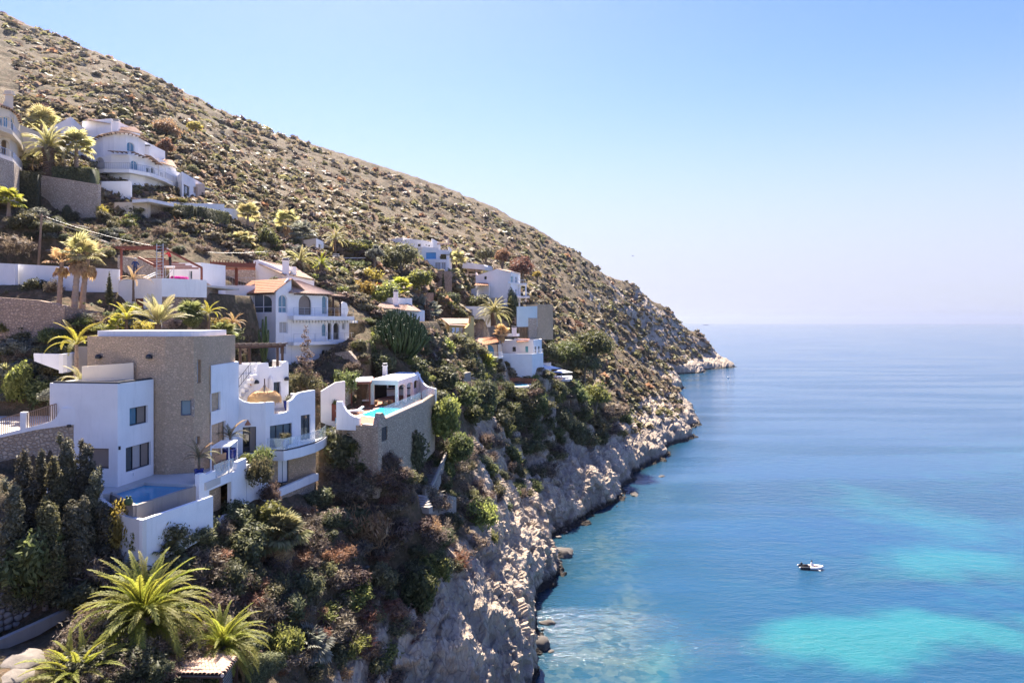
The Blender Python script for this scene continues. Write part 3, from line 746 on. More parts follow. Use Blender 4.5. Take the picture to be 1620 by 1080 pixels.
def bush(name, label, cat, px, py, wpx, kind='round', mat='leaf_green', Y=None, hs=1.0, group=None, seed=None, sink=.12, hpx=None):
    """py = row of the bush foot; wpx = its width in photo pixels"""
    Y = Y or hitY(px, py) or 60.0; x = PX(px, Y); r = wpx*Y/F/2
    seed = seed if seed is not None else int(px*3+py) % 4
    z = PZ(py, Y)
    o = link(name, bush_mesh(kind, mat, seed)); zs = r*hs if hpx is None else hpx*Y/F/1.5
    o.location = (x, Y+r*.4, z-sink*r); o.scale = (r, r, zs); o.rotation_euler = (0, 0, (px*1.7+py) % 6.28)
    return tag(o, label, cat, group)

def frond_mesh(name, L, bend, width, mat, n=26, seed=0, twist=.25, start=.12, vang=.6, seglen=None, leafw=.05, droop=.3):
    """pinnate palm leaf: arching rachis with two ranks of leaflets; local +X outwards"""
    g = np.random.default_rng(seed); K = 12; pts = []; x = z = 0.0
    for i in range(K+1):
        s = i/K; pts.append((x, 0, z)); a = bend[0]+(bend[1]-bend[0])*s**1.25
        x += math.cos(a)*L/K; z += math.sin(a)*L/K
    pts = np.array(pts)
    V = []; Fc = []; lv = []
    for i in range(K):    # rachis strip (thin triangular section)
        w0 = .045*L/3*(1-i/K*.8); w1 = .045*L/3*(1-(i+1)/K*.8); o = len(V)
        V += [pts[i]+[0,-w0,0], pts[i]+[0,w0,0], pts[i]+[0,0,-w0*1.3], pts[i+1]+[0,-w1,0], pts[i+1]+[0,w1,0], pts[i+1]+[0,0,-w1*1.3]]
        Fc += [(o,o+1,o+4),(o,o+4,o+3),(o+1,o+2,o+5),(o+1,o+5,o+4),(o+2,o,o+3),(o+2,o+3,o+5)]; lv += [.75]*6
    for i in range(n):
        s = start+(1-start)*(i+.5)/n; f = s*K; j = min(K-1, int(f)); p = pts[j]+(pts[j+1]-pts[j])*(f-j); t = pts[j+1]-pts[j]; t /= np.linalg.norm(t)
        up = np.array([-t[2], 0, t[0]])
        ll = width*(math.sin(math.pi*min(1, (s*.86+.14)))**.6)*(.85+.3*g.random())
        for sd in (-1, 1):
            d = t*math.cos(.95-.35*s)+np.array([0, sd, 0])*math.sin(.95-.35*s)+up*(vang*(1-.4*s)+.2*(g.random()-.5)); d /= np.linalg.norm(d)
            tip = p+d*ll-np.array([0, 0, droop*ll*(.6+.6*g.random())]); mid = p+d*ll*.55
            wv = t*leafw*(1+.3*g.random())*L/3; o = len(V)
            V += [p-wv*.4, p+wv*.6, mid-wv, mid+wv, tip]; Fc += [(o,o+1,o+3),(o,o+3,o+2),(o+2,o+3,o+4)]
            c = np.clip(.30+.5*s+.3*(g.random()-.5), 0, 1); lv += [c*.8, c*.8, c, c, min(1, c+.15)]
    return raw_mesh(name, V, np.array(Fc), M[mat], attrs={'lv': ('POINT', np.array(lv))})
FR = {}
def fronds(mat, style='date'):
    if (mat, style) in FR: return FR[mat, style]
    if style == 'date': spec = [((1.35, .35), .28), ((1.12, -.45), .33), ((.9, -.95), .36), ((.55, -1.25), .38), ((.1, -1.5), .38)]
    elif style == 'short': spec = [((1.2, .2), .38), ((.8, -.9), .42), ((.4, -1.3), .42)]
    else: spec = [((1.3, .8), .5), ((1.0, .3), .55), ((.7, -.2), .55)]
    FR[mat, style] = [frond_mesh('frond', 3.0, b, w_, mat, 50 if style == 'date' else 36, seed=i, vang=.55 if i < 2 else .3, leafw=.019 if style == 'date' else .022) for i, (b, w_) in enumerate(spec)]
    return FR[mat, style]
_tr = {}
def trunk_mesh(r0, r1, h, mat, lean=(0,0), rings=14, rough=.10, flare=1.3):
    vs = []; n = 12; fs = []; g = np.random.default_rng(int(h*100))
    for i in range(rings*2+1):
        s = i/(rings*2); r = r0+(r1-r0)*s; r *= (1+rough*(1 if i % 2 else -1))*(1+(flare-1)*(1-s)**6)
        for j in range(n):
            a = 2*math.pi*(j+.5*(i % 2))/n; k = 1+.06*g.normal()
            vs.append((lean[0]*s*s+r*k*math.cos(a), lean[1]*s*s+r*k*math.sin(a), h*s))
    for i in range(rings*2):
        for j in range(n): fs.append((i*n+j, i*n+(j+1) % n, (i+1)*n+(j+1) % n, (i+1)*n+j))
    fs.append(tuple(rings*2*n+j for j in range(n)))
    return raw_mesh('trunk', vs, fs, M[mat])
def date_palm(label, base, h, r, fl, n=46, mat='frond', bark='palmbark', lean=(0,0), group=None, style='date', low=None, lowmat='frond_dry', nlow=0, name='date_palm', seed=1, cat='palm tree'):
    t = thing(name, label, cat, base, 0, group)
    link('trunk', trunk_mesh(r, r*1.15 if style == 'date' else r*.8, h, bark, lean), t)
    if style == 'date':
        mb = MB(M[bark]); mb.lathe([(r*1.0,-.3*fl/3.2),(r*1.5,-.1*fl/3.2),(r*1.45,.12*fl/3.2),(r*.7,.35*fl/3.2),(.02,.45*fl/3.2)], (0,0,0), 12)
        o = mb.build('crown_heart', t); o.location = (lean[0], lean[1], h)
    ms = fronds(mat, style); g = random.Random(seed)
    for i in range(n):
        s = i/n; m = ms[min(len(ms)-1, int(s*len(ms)))]
        o = link('frond', m, t, (lean[0], lean[1], h)); k = fl/3*(.86+.24*g.random())
        o.scale = (k, k, k); o.rotation_euler = (g.uniform(-.25,.25), g.uniform(-.14,.14), i*2.399963+g.uniform(-.2,.2))
    ml = fronds(lowmat, style)
    for i in range(nlow):
        o = link('dead_frond', ml[-1], t, (lean[0], lean[1], h-.1*fl/3)); k = fl/3*(.7+.2*g.random())
        o.scale = (k, k, k); o.rotation_euler = (0, g.uniform(.2,.6), i*2.1+g.uniform(-.2,.2))
    return t
def fan_leaf(mat, seed=0, nb=22):
    key = (mat, 'fan', seed)
    if key in FR: return FR[key]
    g = np.random.default_rng(seed); V = []; Fc = []; lv = []
    V += [(0,-.025,0),(0,.025,0),(1,.02,.05),(1,-.02,.05)]; Fc += [(0,1,2),(0,2,3)]; lv += [.5]*4
    for i in range(nb):
        a = (i/(nb-1)-.5)*4.1; ln = .95*(1-.10*abs(a)/2)*(.9+.2*g.random()); w_ = .055
        d = np.array([math.cos(a), math.sin(a), .0]); pr = np.array([-d[1], d[0], 0]); c = np.array([1, 0, .05]); o = len(V); fold = .05*(-1)**i
        V += [c, c+d*ln*.6+pr*w_*1.6+[0,0,fold], c+d*ln*.6-pr*w_*1.6+[0,0,-fold], c+d*ln+[0,0,-.28*ln]]
        Fc += [(o,o+1,o+2),(o+1,o+3,o+2)]; q = .4+.5*g.random(); lv += [q*.6, q, q, min(1, q+.2)]
    FR[key] = raw_mesh('leaf', V, np.array(Fc), M[mat], attrs={'lv': ('POINT', np.array(lv))}); return FR[key]
def fan_palm(label, base, h, r, fl, n=24, mat='leaf_green', bark='palmtan', lean=(0,0), group=None, skirt=0, seed=1, name='fan_palm', cat='palm tree'):
    t = thing(name, label, cat, base, 0, group); link('trunk', trunk_mesh(r*1.15, r*.75, h, bark, lean, 16, .05, 1.25), t)
    g = random.Random(seed)
    for i in range(n):
        s = i/n; el = 1.35-1.75*s+g.uniform(-.15,.15)
        o = link('leaf', fan_leaf(mat, i % 3), t, (lean[0], lean[1], h)); k = fl/1.9*(.85+.3*g.random())
        o.scale = (k, k, k); o.rotation_euler = (g.uniform(-.3,.3), -el, i*2.399963)
    for i in range(skirt):
        o = link('dead_leaf', fan_leaf('frond_dry', i % 3), t, (lean[0], lean[1], h-.1-fl*.25*(i/skirt))); k = fl/2.3*(.8+.3*g.random())
        o.scale = (k, k, k); o.rotation_euler = (0, 1.0+g.uniform(-.2,.35), i*2.399963)
    return t
def tree(label, base, h, lobes, n, size, mat, tr=.18, bark='bark', cat='tree', name='tree', group=None, limbs=5, lean=(0,0), core=.6, seed=3, aspect=2.0, jag=.25, shell=.55, bare=.35):
    """lobes relative to the foot, metres"""
    t = thing(name, label, cat, base, 0, group); mb = MB(M[bark]); g = random.Random(seed)
    top = h*bare
    mb.tube([(0,0,-.5),(lean[0]*.3,lean[1]*.3,top*.5),(lean[0],lean[1],top)], [tr*1.3, tr, tr*.85], 8)
    for i in range(limbs):
        l = lobes[i % len(lobes)]; c = Vector((l[0], l[1], l[2])); s = Vector((lean[0], lean[1], top*(.8+.2*g.random())))
        m = s.lerp(c, .5)+Vector((g.uniform(-.3,.3), g.uniform(-.3,.3), g.uniform(0,.4)))
        mb.tube([s, m, c], [tr*.7, tr*.5, tr*.2], 6)
    mb.build('trunk', t)
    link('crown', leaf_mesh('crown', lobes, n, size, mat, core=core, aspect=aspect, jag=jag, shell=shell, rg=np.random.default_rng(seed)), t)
    return t
def rosette(label, px, py, wpx, n=26, mat='leaf_grey', Y=None, name='agave', cat='plant', group=None, wide=.10, el0=1.4, el1=.15):
    Y = Y or hitY(px, py) or 60; x = PX(px, Y); r = wpx*Y/F/2; V = []; Fc = []; lv = []; g = np.random.default_rng(int(px+py))
    for i in range(n):
        a = i*2.399963; s = i/n; el = el0+(el1-el0)*s; d = np.array([math.cos(a)*math.cos(el), math.sin(a)*math.cos(el), math.sin(el)]); p = np.array([-math.sin(a), math.cos(a), 0]); ln = r*(.8+.3*g.random()); o = len(V)
        V += [p*wide*r*.5, -p*wide*r*.5, d*ln*.5+p*wide*r, d*ln*.5-p*wide*r, d*ln-np.array([0,0,.12*ln])]
        Fc += [(o,o+1,o+3),(o,o+3,o+2),(o+2,o+3,o+4)]; c = .3+.5*g.random(); lv += [c*.6,c*.6,c,c,min(1,c+.2)]
    o = link(name, raw_mesh('leaves', V, np.array(Fc), M[mat], attrs={'lv': ('POINT', np.array(lv))})); o.location = (x, Y, PZ(py, Y)); return tag(o, label, cat, group)
def hedge(label, pts, z0, z1, th, mat='leaf_dark', n=9000, size=.16, name='hedge', tops=None):
    """clipped hedge following a polyline; z0,z1 lists per point"""
    V = []; Fc = []; lv = []; g = np.random.default_rng(len(pts)*7+int(abs(pts[0][0]))); pts = [np.array(p, float) for p in pts]
    seg = [np.linalg.norm(pts[i+1]-pts[i]) for i in range(len(pts)-1)]; tot = sum(seg); core = MB(M[mat])
    for i in range(len(pts)-1):
        d = (pts[i+1]-pts[i])/seg[i]; nn = np.array([d[1], -d[0]]); k = int(n*seg[i]/tot); u = g.random(k)
        lo = z0[i]+(z0[i+1]-z0[i])*u; hi = z1[i]+(z1[i+1]-z1[i])*u; hgt = np.mean(hi-lo)
        f = g.random(k) < hgt/(hgt+th*1.0)
        off = np.where(f, np.where(g.random(k) < .75, th/2, -th/2), (g.random(k)-.5)*th)+g.normal(size=k)*.06
        z = np.where(f, lo+(hi-lo)*g.random(k), hi)+g.normal(size=k)*.08
        p = np.c_[pts[i][0]+d[0]*u*seg[i]+nn[0]*off, pts[i][1]+d[1]*u*seg[i]+nn[1]*off, z]
        nm = np.where(f[:,None], np.array([nn[0], nn[1], 0])*np.sign(off)[:,None], np.array([0,0,1.]))+g.normal(size=(k,3))*.5; nm /= np.linalg.norm(nm, axis=1)[:,None]
        t = g.normal(size=(k,3)); t -= nm*(t*nm).sum(1)[:,None]; t /= np.linalg.norm(t, axis=1)[:,None]; b = np.cross(nm, t); s = size*(.6+.8*g.random(k))[:,None]
        o = len(V)*4 if False else sum(len(q) for q in V)
        V.append(np.stack([p-t*s*.5, p+b*s*.3, p+t*s*.5, p-b*s*.3], 1).reshape(-1,3)); q = np.arange(4*k).reshape(-1,4)+o
        Fc += [q[:, [0,1,2]], q[:, [0,2,3]]]; lv.append(np.repeat(np.clip(.4+.3*fbm(p[:,0], p[:,1], p[:,2], 2)+.2*g.normal(size=k), 0, 1), 4))
        a, b2 = pts[i], pts[i+1]; w2 = nn*th*.46
        core.add([(*(a+w2), z0[i]), (*(b2+w2), z0[i+1]), (*(b2-w2), z0[i+1]), (*(a-w2), z0[i]), (*(a+w2), z1[i]-.06), (*(b2+w2), z1[i+1]-.06), (*(b2-w2), z1[i+1]-.06), (*(a-w2), z1[i]-.06)],
                 [(0,1,5),(0,5,4),(1,2,6),(1,6,5),(2,3,7),(2,7,6),(3,0,4),(3,4,7),(4,5,6),(4,6,7)])
    o = sum(len(q) for q in V); V.append(np.array(core.V)); Fc.append(np.array(core.F)+o); lv.append(np.full(len(core.V), .15))  # hedge core coloured dark as painted inner shade
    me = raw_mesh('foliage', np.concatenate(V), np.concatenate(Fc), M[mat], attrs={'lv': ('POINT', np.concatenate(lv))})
    return tag(link(name, me), label, 'hedge')
# ================================================================ HOUSE HELPERS
def inset(poly, d):
    n = len(poly); out = []
    for i in range(n):
        p0 = Vector(poly[i-1][:2]); p1 = Vector(poly[i][:2]); p2 = Vector(poly[(i+1) % n][:2])
        d1 = (p1-p0).normalized(); d2 = (p2-p1).normalized(); n1 = Vector((-d1.y, d1.x)); n2 = Vector((-d2.y, d2.x))
        k = 1+n1.dot(n2); b = (n1+n2)/max(k, .3); out.append((p1.x+b.x*d, p1.y+b.y*d))
    return out
def wall_obj(root, W, outline, ops=(), mat='white', name='wall', miter=True, th=None, pxops=True, label=None):
    """one wall with real openings; ops = list of dict(r=(px0,py0,px1,py1), k=kind, ...) ; returns the wall object"""
    th = th or W.th; holes = []; todo = []
    u_lo = min(p[0] for p in outline); u_hi = max(p[0] for p in outline); v_lo = min(p[1] for p in outline); v_hi = max(p[1] for p in outline)
    for o in ops:
        r = W.rect(*o['r']) if pxops and not o.get('m') else o['r']
        u0, v0, u1, v1 = r; u0, u1 = min(u0, u1), max(u0, u1)
        u0 = max(u0, u_lo+.06); u1 = min(u1, u_hi-.06); v0 = max(v0, v_lo+.03); v1 = min(v1, v_hi-.08)
        if u1-u0 < .12 or v1-v0 < .12: continue
        h = arch_pts(u0, v0, u1, v1, o.get('k', 'rect'))
        holes.append(h); todo.append((o, (u0, v0, u1, v1)))
    loops = [[Vector((u, v, 0)) for u, v in outline]]+[[Vector((u, v, 0)) for u, v in h] for h in holes]
    tri = tessellate_polygon(loops); flat = [q for l in loops for q in l]; n = len(flat); no = len(outline)
    def inner(i, q):
        if miter and i < no: return min(max(q.x, u_lo+th), u_hi-th) if (q.x < u_lo+1e-6 or q.x > u_hi-1e-6) else q.x
        return q.x
    vs = [W.pt(q.x, q.y) for q in flat]+[W.pt(inner(i, q), q.y, -th) for i, q in enumerate(flat)]
    fs = [(a, b, c) for a, b, c in tri]+[(c+n, b+n, a+n) for a, b, c in tri]; o_ = 0
    for l in loops:
        k = len(l); fs += [(o_+i, o_+(i+1) % k, n+o_+(i+1) % k, n+o_+i) for i in range(k)]; o_ += k
    mb = MB(M[mat]); mb.add(vs, fs); wo = mb.build(name, root)
    if label: wo['label'] = label
    for o, r in todo:
        s = o.get('s', 'win')
        if s == 'open': continue
        if s == 'shutter':
            f = MB(M[o.get('mat', 'blueshut')]); W.slab(f, shrink(arch_pts(*r, o.get('k', 'rect')), .01), (), -.05, -.10)
            for i in range(int((r[3]-r[1])/.16)): v = r[1]+.1+i*.16; f.bar(W.pt(r[0]+.06, v, -.035), W.pt(r[2]-.06, v, -.035), .03, .05) if o.get('k', 'rect') == 'rect' else None
            f.build('shutter', root); continue
        if s == 'door':
            f = MB(M[o.get('mat', 'darkwood')]); W.slab(f, shrink(arch_pts(*r, o.get('k', 'rect')), .01), (), -.12, -.18); d = f.build('door', root)
            f = MB(M['metal']); f.bar(W.pt(r[2]-.12, (r[1]+r[3])/2, -.10), W.pt(r[2]-.12, (r[1]+r[3])/2+.16, -.10), .03); f.build('handle', d); continue
        if s == 'lattice':
            f = MB(M[o.get('mat', 'darkmetal')]); nn = max(2, int((r[2]-r[0])/.14))
            for i in range(nn+1): u = r[0]+(r[2]-r[0])*i/nn; f.bar(W.pt(u, r[1], -.1), W.pt(u, r[3], -.1), .03)
            f.build('window_grille', root); continue
        window(W, root, r, o.get('k', 'rect'), o.get('f', 'darkmetal'), o.get('g', 'glass'), o.get('mu', 1), o.get('tr', 0), min(.16, th-.1), o.get('fw', .06), blind=o.get('bl'), handle=o.get('h', False), name=o.get('n', 'window'))
    return wo
def block(root, pts, z0, z1, mat='white', ops=None, tops=None, th=.25, roof='paving', drop=.35, skip=(), mats=None, floor=True):
    """closed house volume: counter-clockwise footprint, one wall per side, flat roof behind a parapet"""
    ops = ops or {}; tops = tops or {}; n = len(pts); Ws = []
    for i in range(n):
        W = Wall(pts[i], pts[(i+1) % n], th); Ws.append(W)
        if i in skip: continue
        o = tops[i](W.L) if i in tops else [(0, z0), (W.L, z0), (W.L, z1), (0, z1)]
        wall_obj(root, W, o, ops.get(i, ()), (mats or {}).get(i, mat))
    if roof:
        mb = MB(M[roof]); mb.prism(inset(pts, th*.6), z1-drop-.2, z1-drop); mb.build('roof', root)
    return Ws
def coping(root, pts, z, w=.32, h=.07, mat='white', closed=False, name='coping'):
    mb = MB(M[mat]); k = len(pts)
    for i in range(k if closed else k-1):
        a = Vector((*pts[i][:2], z)); b = Vector((*pts[(i+1) % k][:2], z)); mb.bar(a, b, w, h)
    return mb.build(name, root)
def railing(root, pts, h=.95, mat='darkmetal', step=.14, bar=.022, rail=.045, name='railing', horiz=0, post=None):
    """pts = 3D points at floor level"""
    mb = MB(M[mat]); up = Vector((0,0,h))
    for a, b in zip(pts[:-1], pts[1:]):
        a = Vector(a); b = Vector(b); L = (b-a).length
        mb.bar(a+up, b+up, rail)
        if horiz:
            for i in range(horiz): k = Vector((0,0,h*(i+.5)/horiz)); mb.bar(a+k, b+k, bar)
            n = max(1, int(L/(post or 1.2)))
        else:
            mb.bar(a+Vector((0,0,.08)), b+Vector((0,0,.08)), rail*.8); n = max(1, int(L/step))
        for i in range(n+1): p = a.lerp(b, i/n); mb.bar(p, p+up, bar if not horiz else rail)
    return mb.build(name, root)
def glass_rail(root, pts, h=1.0, mat='clear', base=True):
    for a, b in zip(pts[:-1], pts[1:]):
        a = Vector(a); b = Vector(b); n = max(1, round((b-a).length/1.5)); dd = (b-a).normalized()
        for i in range(n):
            p = a.lerp(b, i/n)+dd*.02; q = a.lerp(b, (i+1)/n)-dd*.02
            mb = MB(M[mat]); mb.bar(p+Vector((0,0,h/2+.05)), q+Vector((0,0,h/2+.05)), .02, h); mb.build('glass_panel', root)
    if base:
        mb = MB(M['darkmetal'])
        for a, b in zip(pts[:-1], pts[1:]): mb.bar(Vector(a)+Vector((0,0,.04)), Vector(b)+Vector((0,0,.04)), .09, .09)
        mb.build('rail_base', root)
def slab_poly(root, pts, z0, z1, mat='white', name='balcony'):
    mb = MB(M[mat]); mb.prism(pts, z0, z1); return mb.build(name, root)
def chimney(root, x, y, z0, z1, w=.7, d=.6, rz=0.0, mat='white', cap=True):
    mb = MB(M[mat]); mb.box((x, y, (z0+z1)/2), (w, d, z1-z0), rz, taper=.9)
    mb.box((x, y, z1+.05), (w*1.12, d*1.12, .1), rz); c = mb.build('chimney', root)
    if cap:
        k = MB(M[mat], M['dark']); k.box((x, y, z1+.2), (w*.7, d*.7, .2), rz, 1); k.box((x, y, z1+.33), (w*.95, d*.95, .06), rz); k.build('chimney_cap', c)
    return c
def eave_roof(root, quads, mat='tile', name='roof', ridge=None, pitch=.26, rafters=None):
    for q in quads:
        mb = MB(M[mat]); tile_sheet(mb, *q, pitch=pitch); r = mb.build(name, root)
    if ridge:
        mb = MB(M[mat]); mb.tube([Vector(p)+Vector((0,0,.04)) for p in ridge], .11, 8); mb.build('ridge_tiles', root)
    if rafters:
        mb = MB(M['darkwood'])
        for a, b, out, k in rafters:
            a = Vector(a); b = Vector(b); out = Vector(out)
            for i in range(k): p = a.lerp(b, (i+.5)/k); mb.bar(p-out*.1, p+out, .10, .13)
        mb.build('rafter_ends', root)
def pot(root_label, cat, loc, r, h, mat='pot', group=None, name='plant_pot', plant=None):
    t = thing(name, root_label, cat, loc, 0, group)
    mb = MB(M[mat], M['dark']); mb.lathe([(r*.62,0),(r*.9,h*.45),(r,h*.92),(r*1.08,h*.94),(r*1.08,h),(r*.88,h),(r*.86,h*.9)], n=18); mb.build('pot', t, True)
    return t
def stone_wall(name, label, W, outline, mat='stone_tan', th=.5, cop=None, holes=(), cat='stone wall'):
    t = thing(name, label, cat, (0,0,0)); mb = MB(M[mat]); W.slab(mb, outline, holes, 0, -th); mb.build('masonry', t)
    if cop:
        c = MB(M[cop]); top = [p for p in outline if p[1] > min(q[1] for q in outline)+.3]; top.sort()
        for a, b in zip(top[:-1], top[1:]): c.bar(W.pt(a[0], a[1]+.05, -th/2), W.pt(b[0], b[1]+.05, -th/2), th+.08, .1)
        c.build('coping', t)
    return t
def lounger(label, loc, rz, mat='fabric_white', group=None):
    t = thing('sun_lounger', label, 'sun lounger', loc, rz, group)
    a = MB(M['whitepaint']); a.box((0,.0,.28), (.62,1.9,.05))
    a.build('frame', t)
    for sx in (-.26,.26):
        for sy in (-.8,.8): l = MB(M['whitepaint']); l.box((sx,sy,.13), (.05,.05,.26)); l.build('leg', t)
    c = MB(M[mat]); c.box((0,-.25,.35), (.56,1.3,.08)); c.build('cushion', t)
    c = MB(M[mat]); c.bar((0,.42,.34), (0,.98,.68), .56, .07); c.build('backrest', t); return t
def pool_water(root, pts, z, name='pool_water'):
    me = raw_mesh('water', [(p[0], p[1], z) for p in pts], [list(range(len(pts)))], M['poolwater']); return link(name, me, root)
def pool_mat(name, c1, c2):
    m, t, b = new_mat(name); v = wcoords(t)
    lk(t, mixc(t, noise(t, v, .55, 2), c1, c2), b.inputs['Base Color']); b.inputs['Roughness'].default_value = .05; b.inputs['IOR'].default_value = 1.33
    bump(t, b, noise(t, v, 2.2, 3), .25, .08); return m
M['poolwater'] = pool_mat('pool_water', (.04,.22,.36), (.05,.32,.46))
M['poolbright'] = pool_mat('bright_pool_water', (.03,.42,.50), (.06,.52,.58))

# ================================================================ MAIN VILLA
def main_villa():
    V = thing('modern_villa', 'large white modern villa with a tan rubble-stone tower and corner pool', 'villa', (-24, 50, 24.4))
    V0 = V; V.location = (0, 0, 0)
    # --- white bedroom block
    c0, c1, c2 = (-30.2, 44.6), (-25.42, 44.0), (-24.99, 47.6); c3 = (-30, 48.2)
    block(V, [c0, c1, c2, c3], 22.6, 31.05, 'white', th=.3, skip=(2,), roof='paving', drop=.12, ops={
        0: [dict(r=(140,709,172,741), mu=0, g='curtain', f='darkmetal', fw=.07)],
        1: [dict(r=(205,643,234,671), mu=1, bl={1: 'curtain', 0: 'glass_blue'}), dict(r=(199,703,239,741), mu=2, bl={2: 'curtain', 1: 'palecurtain', 0: 'glass'})]})
    W0 = Wall(c0, c1); W1 = Wall(c1, c2)
    mb = MB(M['darkmetal']); mb.bar(W0.pt(.2, 31.10, -.15), W0.pt(W0.L, 31.10, -.15), .2, .12); mb.bar(W1.pt(.16, 31.101, -.15), W1.pt(W1.L-.05, 31.101, -.15), .2, .12); mb.build('roof_edge_strip', V)
    mb = MB(M['darkmetal']); mb.box(W1.pt(.12, 26.9, .05), (.1,.1,.22)); mb.build('wall_lamp', V)
    mb = MB(M['whitepaint']); mb.box(W1.pt(1.5, 24.9, .04), (.12,.12,.2)); mb.build('outlet_box', V)
    # --- stone tower: straight flank, slow curve to the front
    def slit(px0, py0, px1, py1, **k): return dict(r=(px0,py0,px1,py1), mu=0, fw=.05, **k)
    T = [(-30.2,48.55),(-24.98,47.72),(-24.2,47.63),(-22.5,48.25),(-22.17,48.95),(-22.1,49.7),(-22.3,55),(-30,55)]
    block(V, T, 22.6, 34.02, 'stone_tower', th=.35, roof='paving', drop=.1, skip=(6,7), ops={
        0: [slit(184,575,189,602,g='palecurtain',f='wood'), slit(191,574,198,603,g='glass',f='wood')],
        2: [dict(r=(286,633,303,657), mu=0, f='bluemetal', g='glass_blue', fw=.07)],
        3: [dict(r=(309.5,690,316.5,703), mu=0, f='wood', g='palecurtain', fw=.04), dict(r=(311.5,569,318,606), mu=0, f='wood', g='palecurtain', fw=.04)]})
    mb = MB(M['white']); Tp = [(-29.6,48.75),(-24.95,48.0),(-24.15,47.93),(-22.75,48.45),(-22.45,49.05),(-22.35,49.75),(-22.6,54),(-29.6,54)]
    mb.prism(Tp, 33.9, 34.42); mb.build('roof_parapet', V)
    Wf = Wall(T[0], T[1])
    for px in (158, 238):
        u, v = Wf.hit(px, 565); l = MB(M['darkmetal']); l.lathe([(.02,-.05),(.20,-.04),(.22,.12),(.14,.24),(.02,.28)], Wf.pt(u, v-.05, .14), 12); l.build('wall_lamp', V)
    # pieces of cut stone picked out around the tower windows
    W2 = Wall(T[2], T[3])
    for a in (W2.rect(301,633,305,657),):
        q = MB(M['stone_tan']); q.box(W2.pt((a[0]+a[2])/2+.1, (a[1]+a[3])/2, .03), (.18,.1,a[3]-a[1]+.2)); q.build('window_jamb', V)
    # low tan wall on the bedroom roof
    Wr = Wall((-29.3,46.5), (-25.6,48.0), .2); mb = MB(M['cream']); Wr.slab(mb, [(0,31.0),(3.1,31.0),(3.1,32.2),(0,32.0)], ()); mb.build('roof_wall', V)
    # --- white middle wing
    A0, A1, A2 = (-22.12, 50.3), (-22.35, 53.2), (-20.9, 55.3)
    A = [(-22.4, 50.2), (-22.05, 53.2), (-22.2, 58.2), (-27, 58)]
    Wm = Wall((-21.99, 49.9), (-22.02, 55.0), .3)
    block(V, [(-21.99,49.9),(-22.02,55.0),(-24.5,58.5),(-27,55)], 22.6, 31.85, 'white', th=.3, drop=.6, skip=(3,), ops={
        0: [dict(r=(331.5,621,349,650), mu=1, f='bluemetal', g='glass'), dict(r=(331.5,669,357,738), mu=2, g='glass_dark', n='sliding_door', fw=.07, bl={0:'glass',1:'glass_dark',2:'curtain'})]})
    # --- terrace storey: shaded face, corner, long sea face with balcony
    B0, B1, C1 = (-22.4, 55.2), (-20.22, 56.0), (-17.42, 60.4); B9 = (-20.5, 63.5)
    BW = Wall(B0, B1); CW = Wall(B1, C1)
    def btop(L): return [(0,22.6),(L,22.6),(L,28.45),(L*.75,28.42),(L*.5,28.45),(L*.28,28.6),(L*.1,28.9),(0,29.3)]
    def ctop(L):
        f = lambda px: CW.hit(px, 640)[0]
        a, b, c = f(434), f(457), f(470)
        return [(0,21.6),(L,21.6),(L,29.05),(c+.3,28.95),(c-.1,28.8),(c-.45,28.45),(b,28.3),(b,27.45),(a,27.35),(a,28.42),(0,28.45)]
    Ws = block(V, [B0, B1, C1, B9, (-24.5, 60)], 22.6, 28.45, 'white', th=.3, roof='paving', drop=1.25, skip=(3,4), tops={0: btop, 1: ctop}, ops={
        0: [dict(r=(384,675,405,716), mu=1, f='darkmetal', g='glass_dark', n='terrace_door', bl={1:'curtain'})],
        1: [dict(r=(427,671,462,712), mu=2, g='glass', n='sliding_door', f='darkmetal'), dict(r=(476,656,491,695), mu=1, g='glass', n='sliding_door', f='darkmetal')]})
    # stone lower storey facing
    sb = [(0.02,20.4),(CW.L-.02,20.4),(CW.L-.02,23.95),(0.02,23.95)]
    h = CW.rect(438,725,455,764); mb = MB(M['stone_tower']); CW.slab(mb, sb, [arch_pts(*h)], .14, .005); o = mb.build('lower_wall', V)
    window(CW, V, h, 'rect', 'bluemetal', 'glass_blue', 1, 0, -.02, .07, name='glass_door')
    Wl = Wall((-20.6, 51.8), (-20.3, 55.9), .4); mb = MB(M['stone_tower']); Wl.slab(mb, [(0,20.5),(4.1,20.5),(4.1,24.3),(0,24.2)], ()); mb.build('garden_wall', V)
    # balconies
    bal = [(-20.1,56.0),(-20.0,55.2),(-18.4,55.0),(-17.55,56.6),(-16.9,58.6),(-16.75,60.6),(-16.9,62.6),(-17.5,60.6)]
    slab_poly(V, bal, 23.85, 24.62, 'white')
    e = [(-19.9,55.32),(-18.47,55.14),(-17.67,56.66),(-17.02,58.62),(-16.87,60.6),(-17.0,62.4)]
    glass_rail(V, [(x, y, 24.64) for x, y in e], .95)
    b2 = [(-17.3,62.9),(-16.3,63.1),(-15.9,66.8),(-17.3,67)]
    slab_poly(V, b2, 24.3, 25.0, 'white'); glass_rail(V, [(-16.35,63.2,25.02),(-15.98,66.7,25.02)], 1.1, 'clearblue')
    # --- roof-terrace room (upper block) with stepped parapet
    D0, D1, D2 = (-22.6, 59.3), (-20.3, 62.9), (-23, 66.5)
    E0 = (-22.85, 59.2); Wd = Wall((-22.75,60.2), (-20.75,63.4), .3)
    def dtop(L): return [(0,27.1),(L,27.1),(L,31.35),(L-.25,31.45),(L*.82,31.3),(L*.80,31.0),(L*.42,30.95),(L*.40,31.4),(L*.12,31.35),(L*.05,30.6),(0,30.5)]
    u = Wd.rect(433,604,444,636)
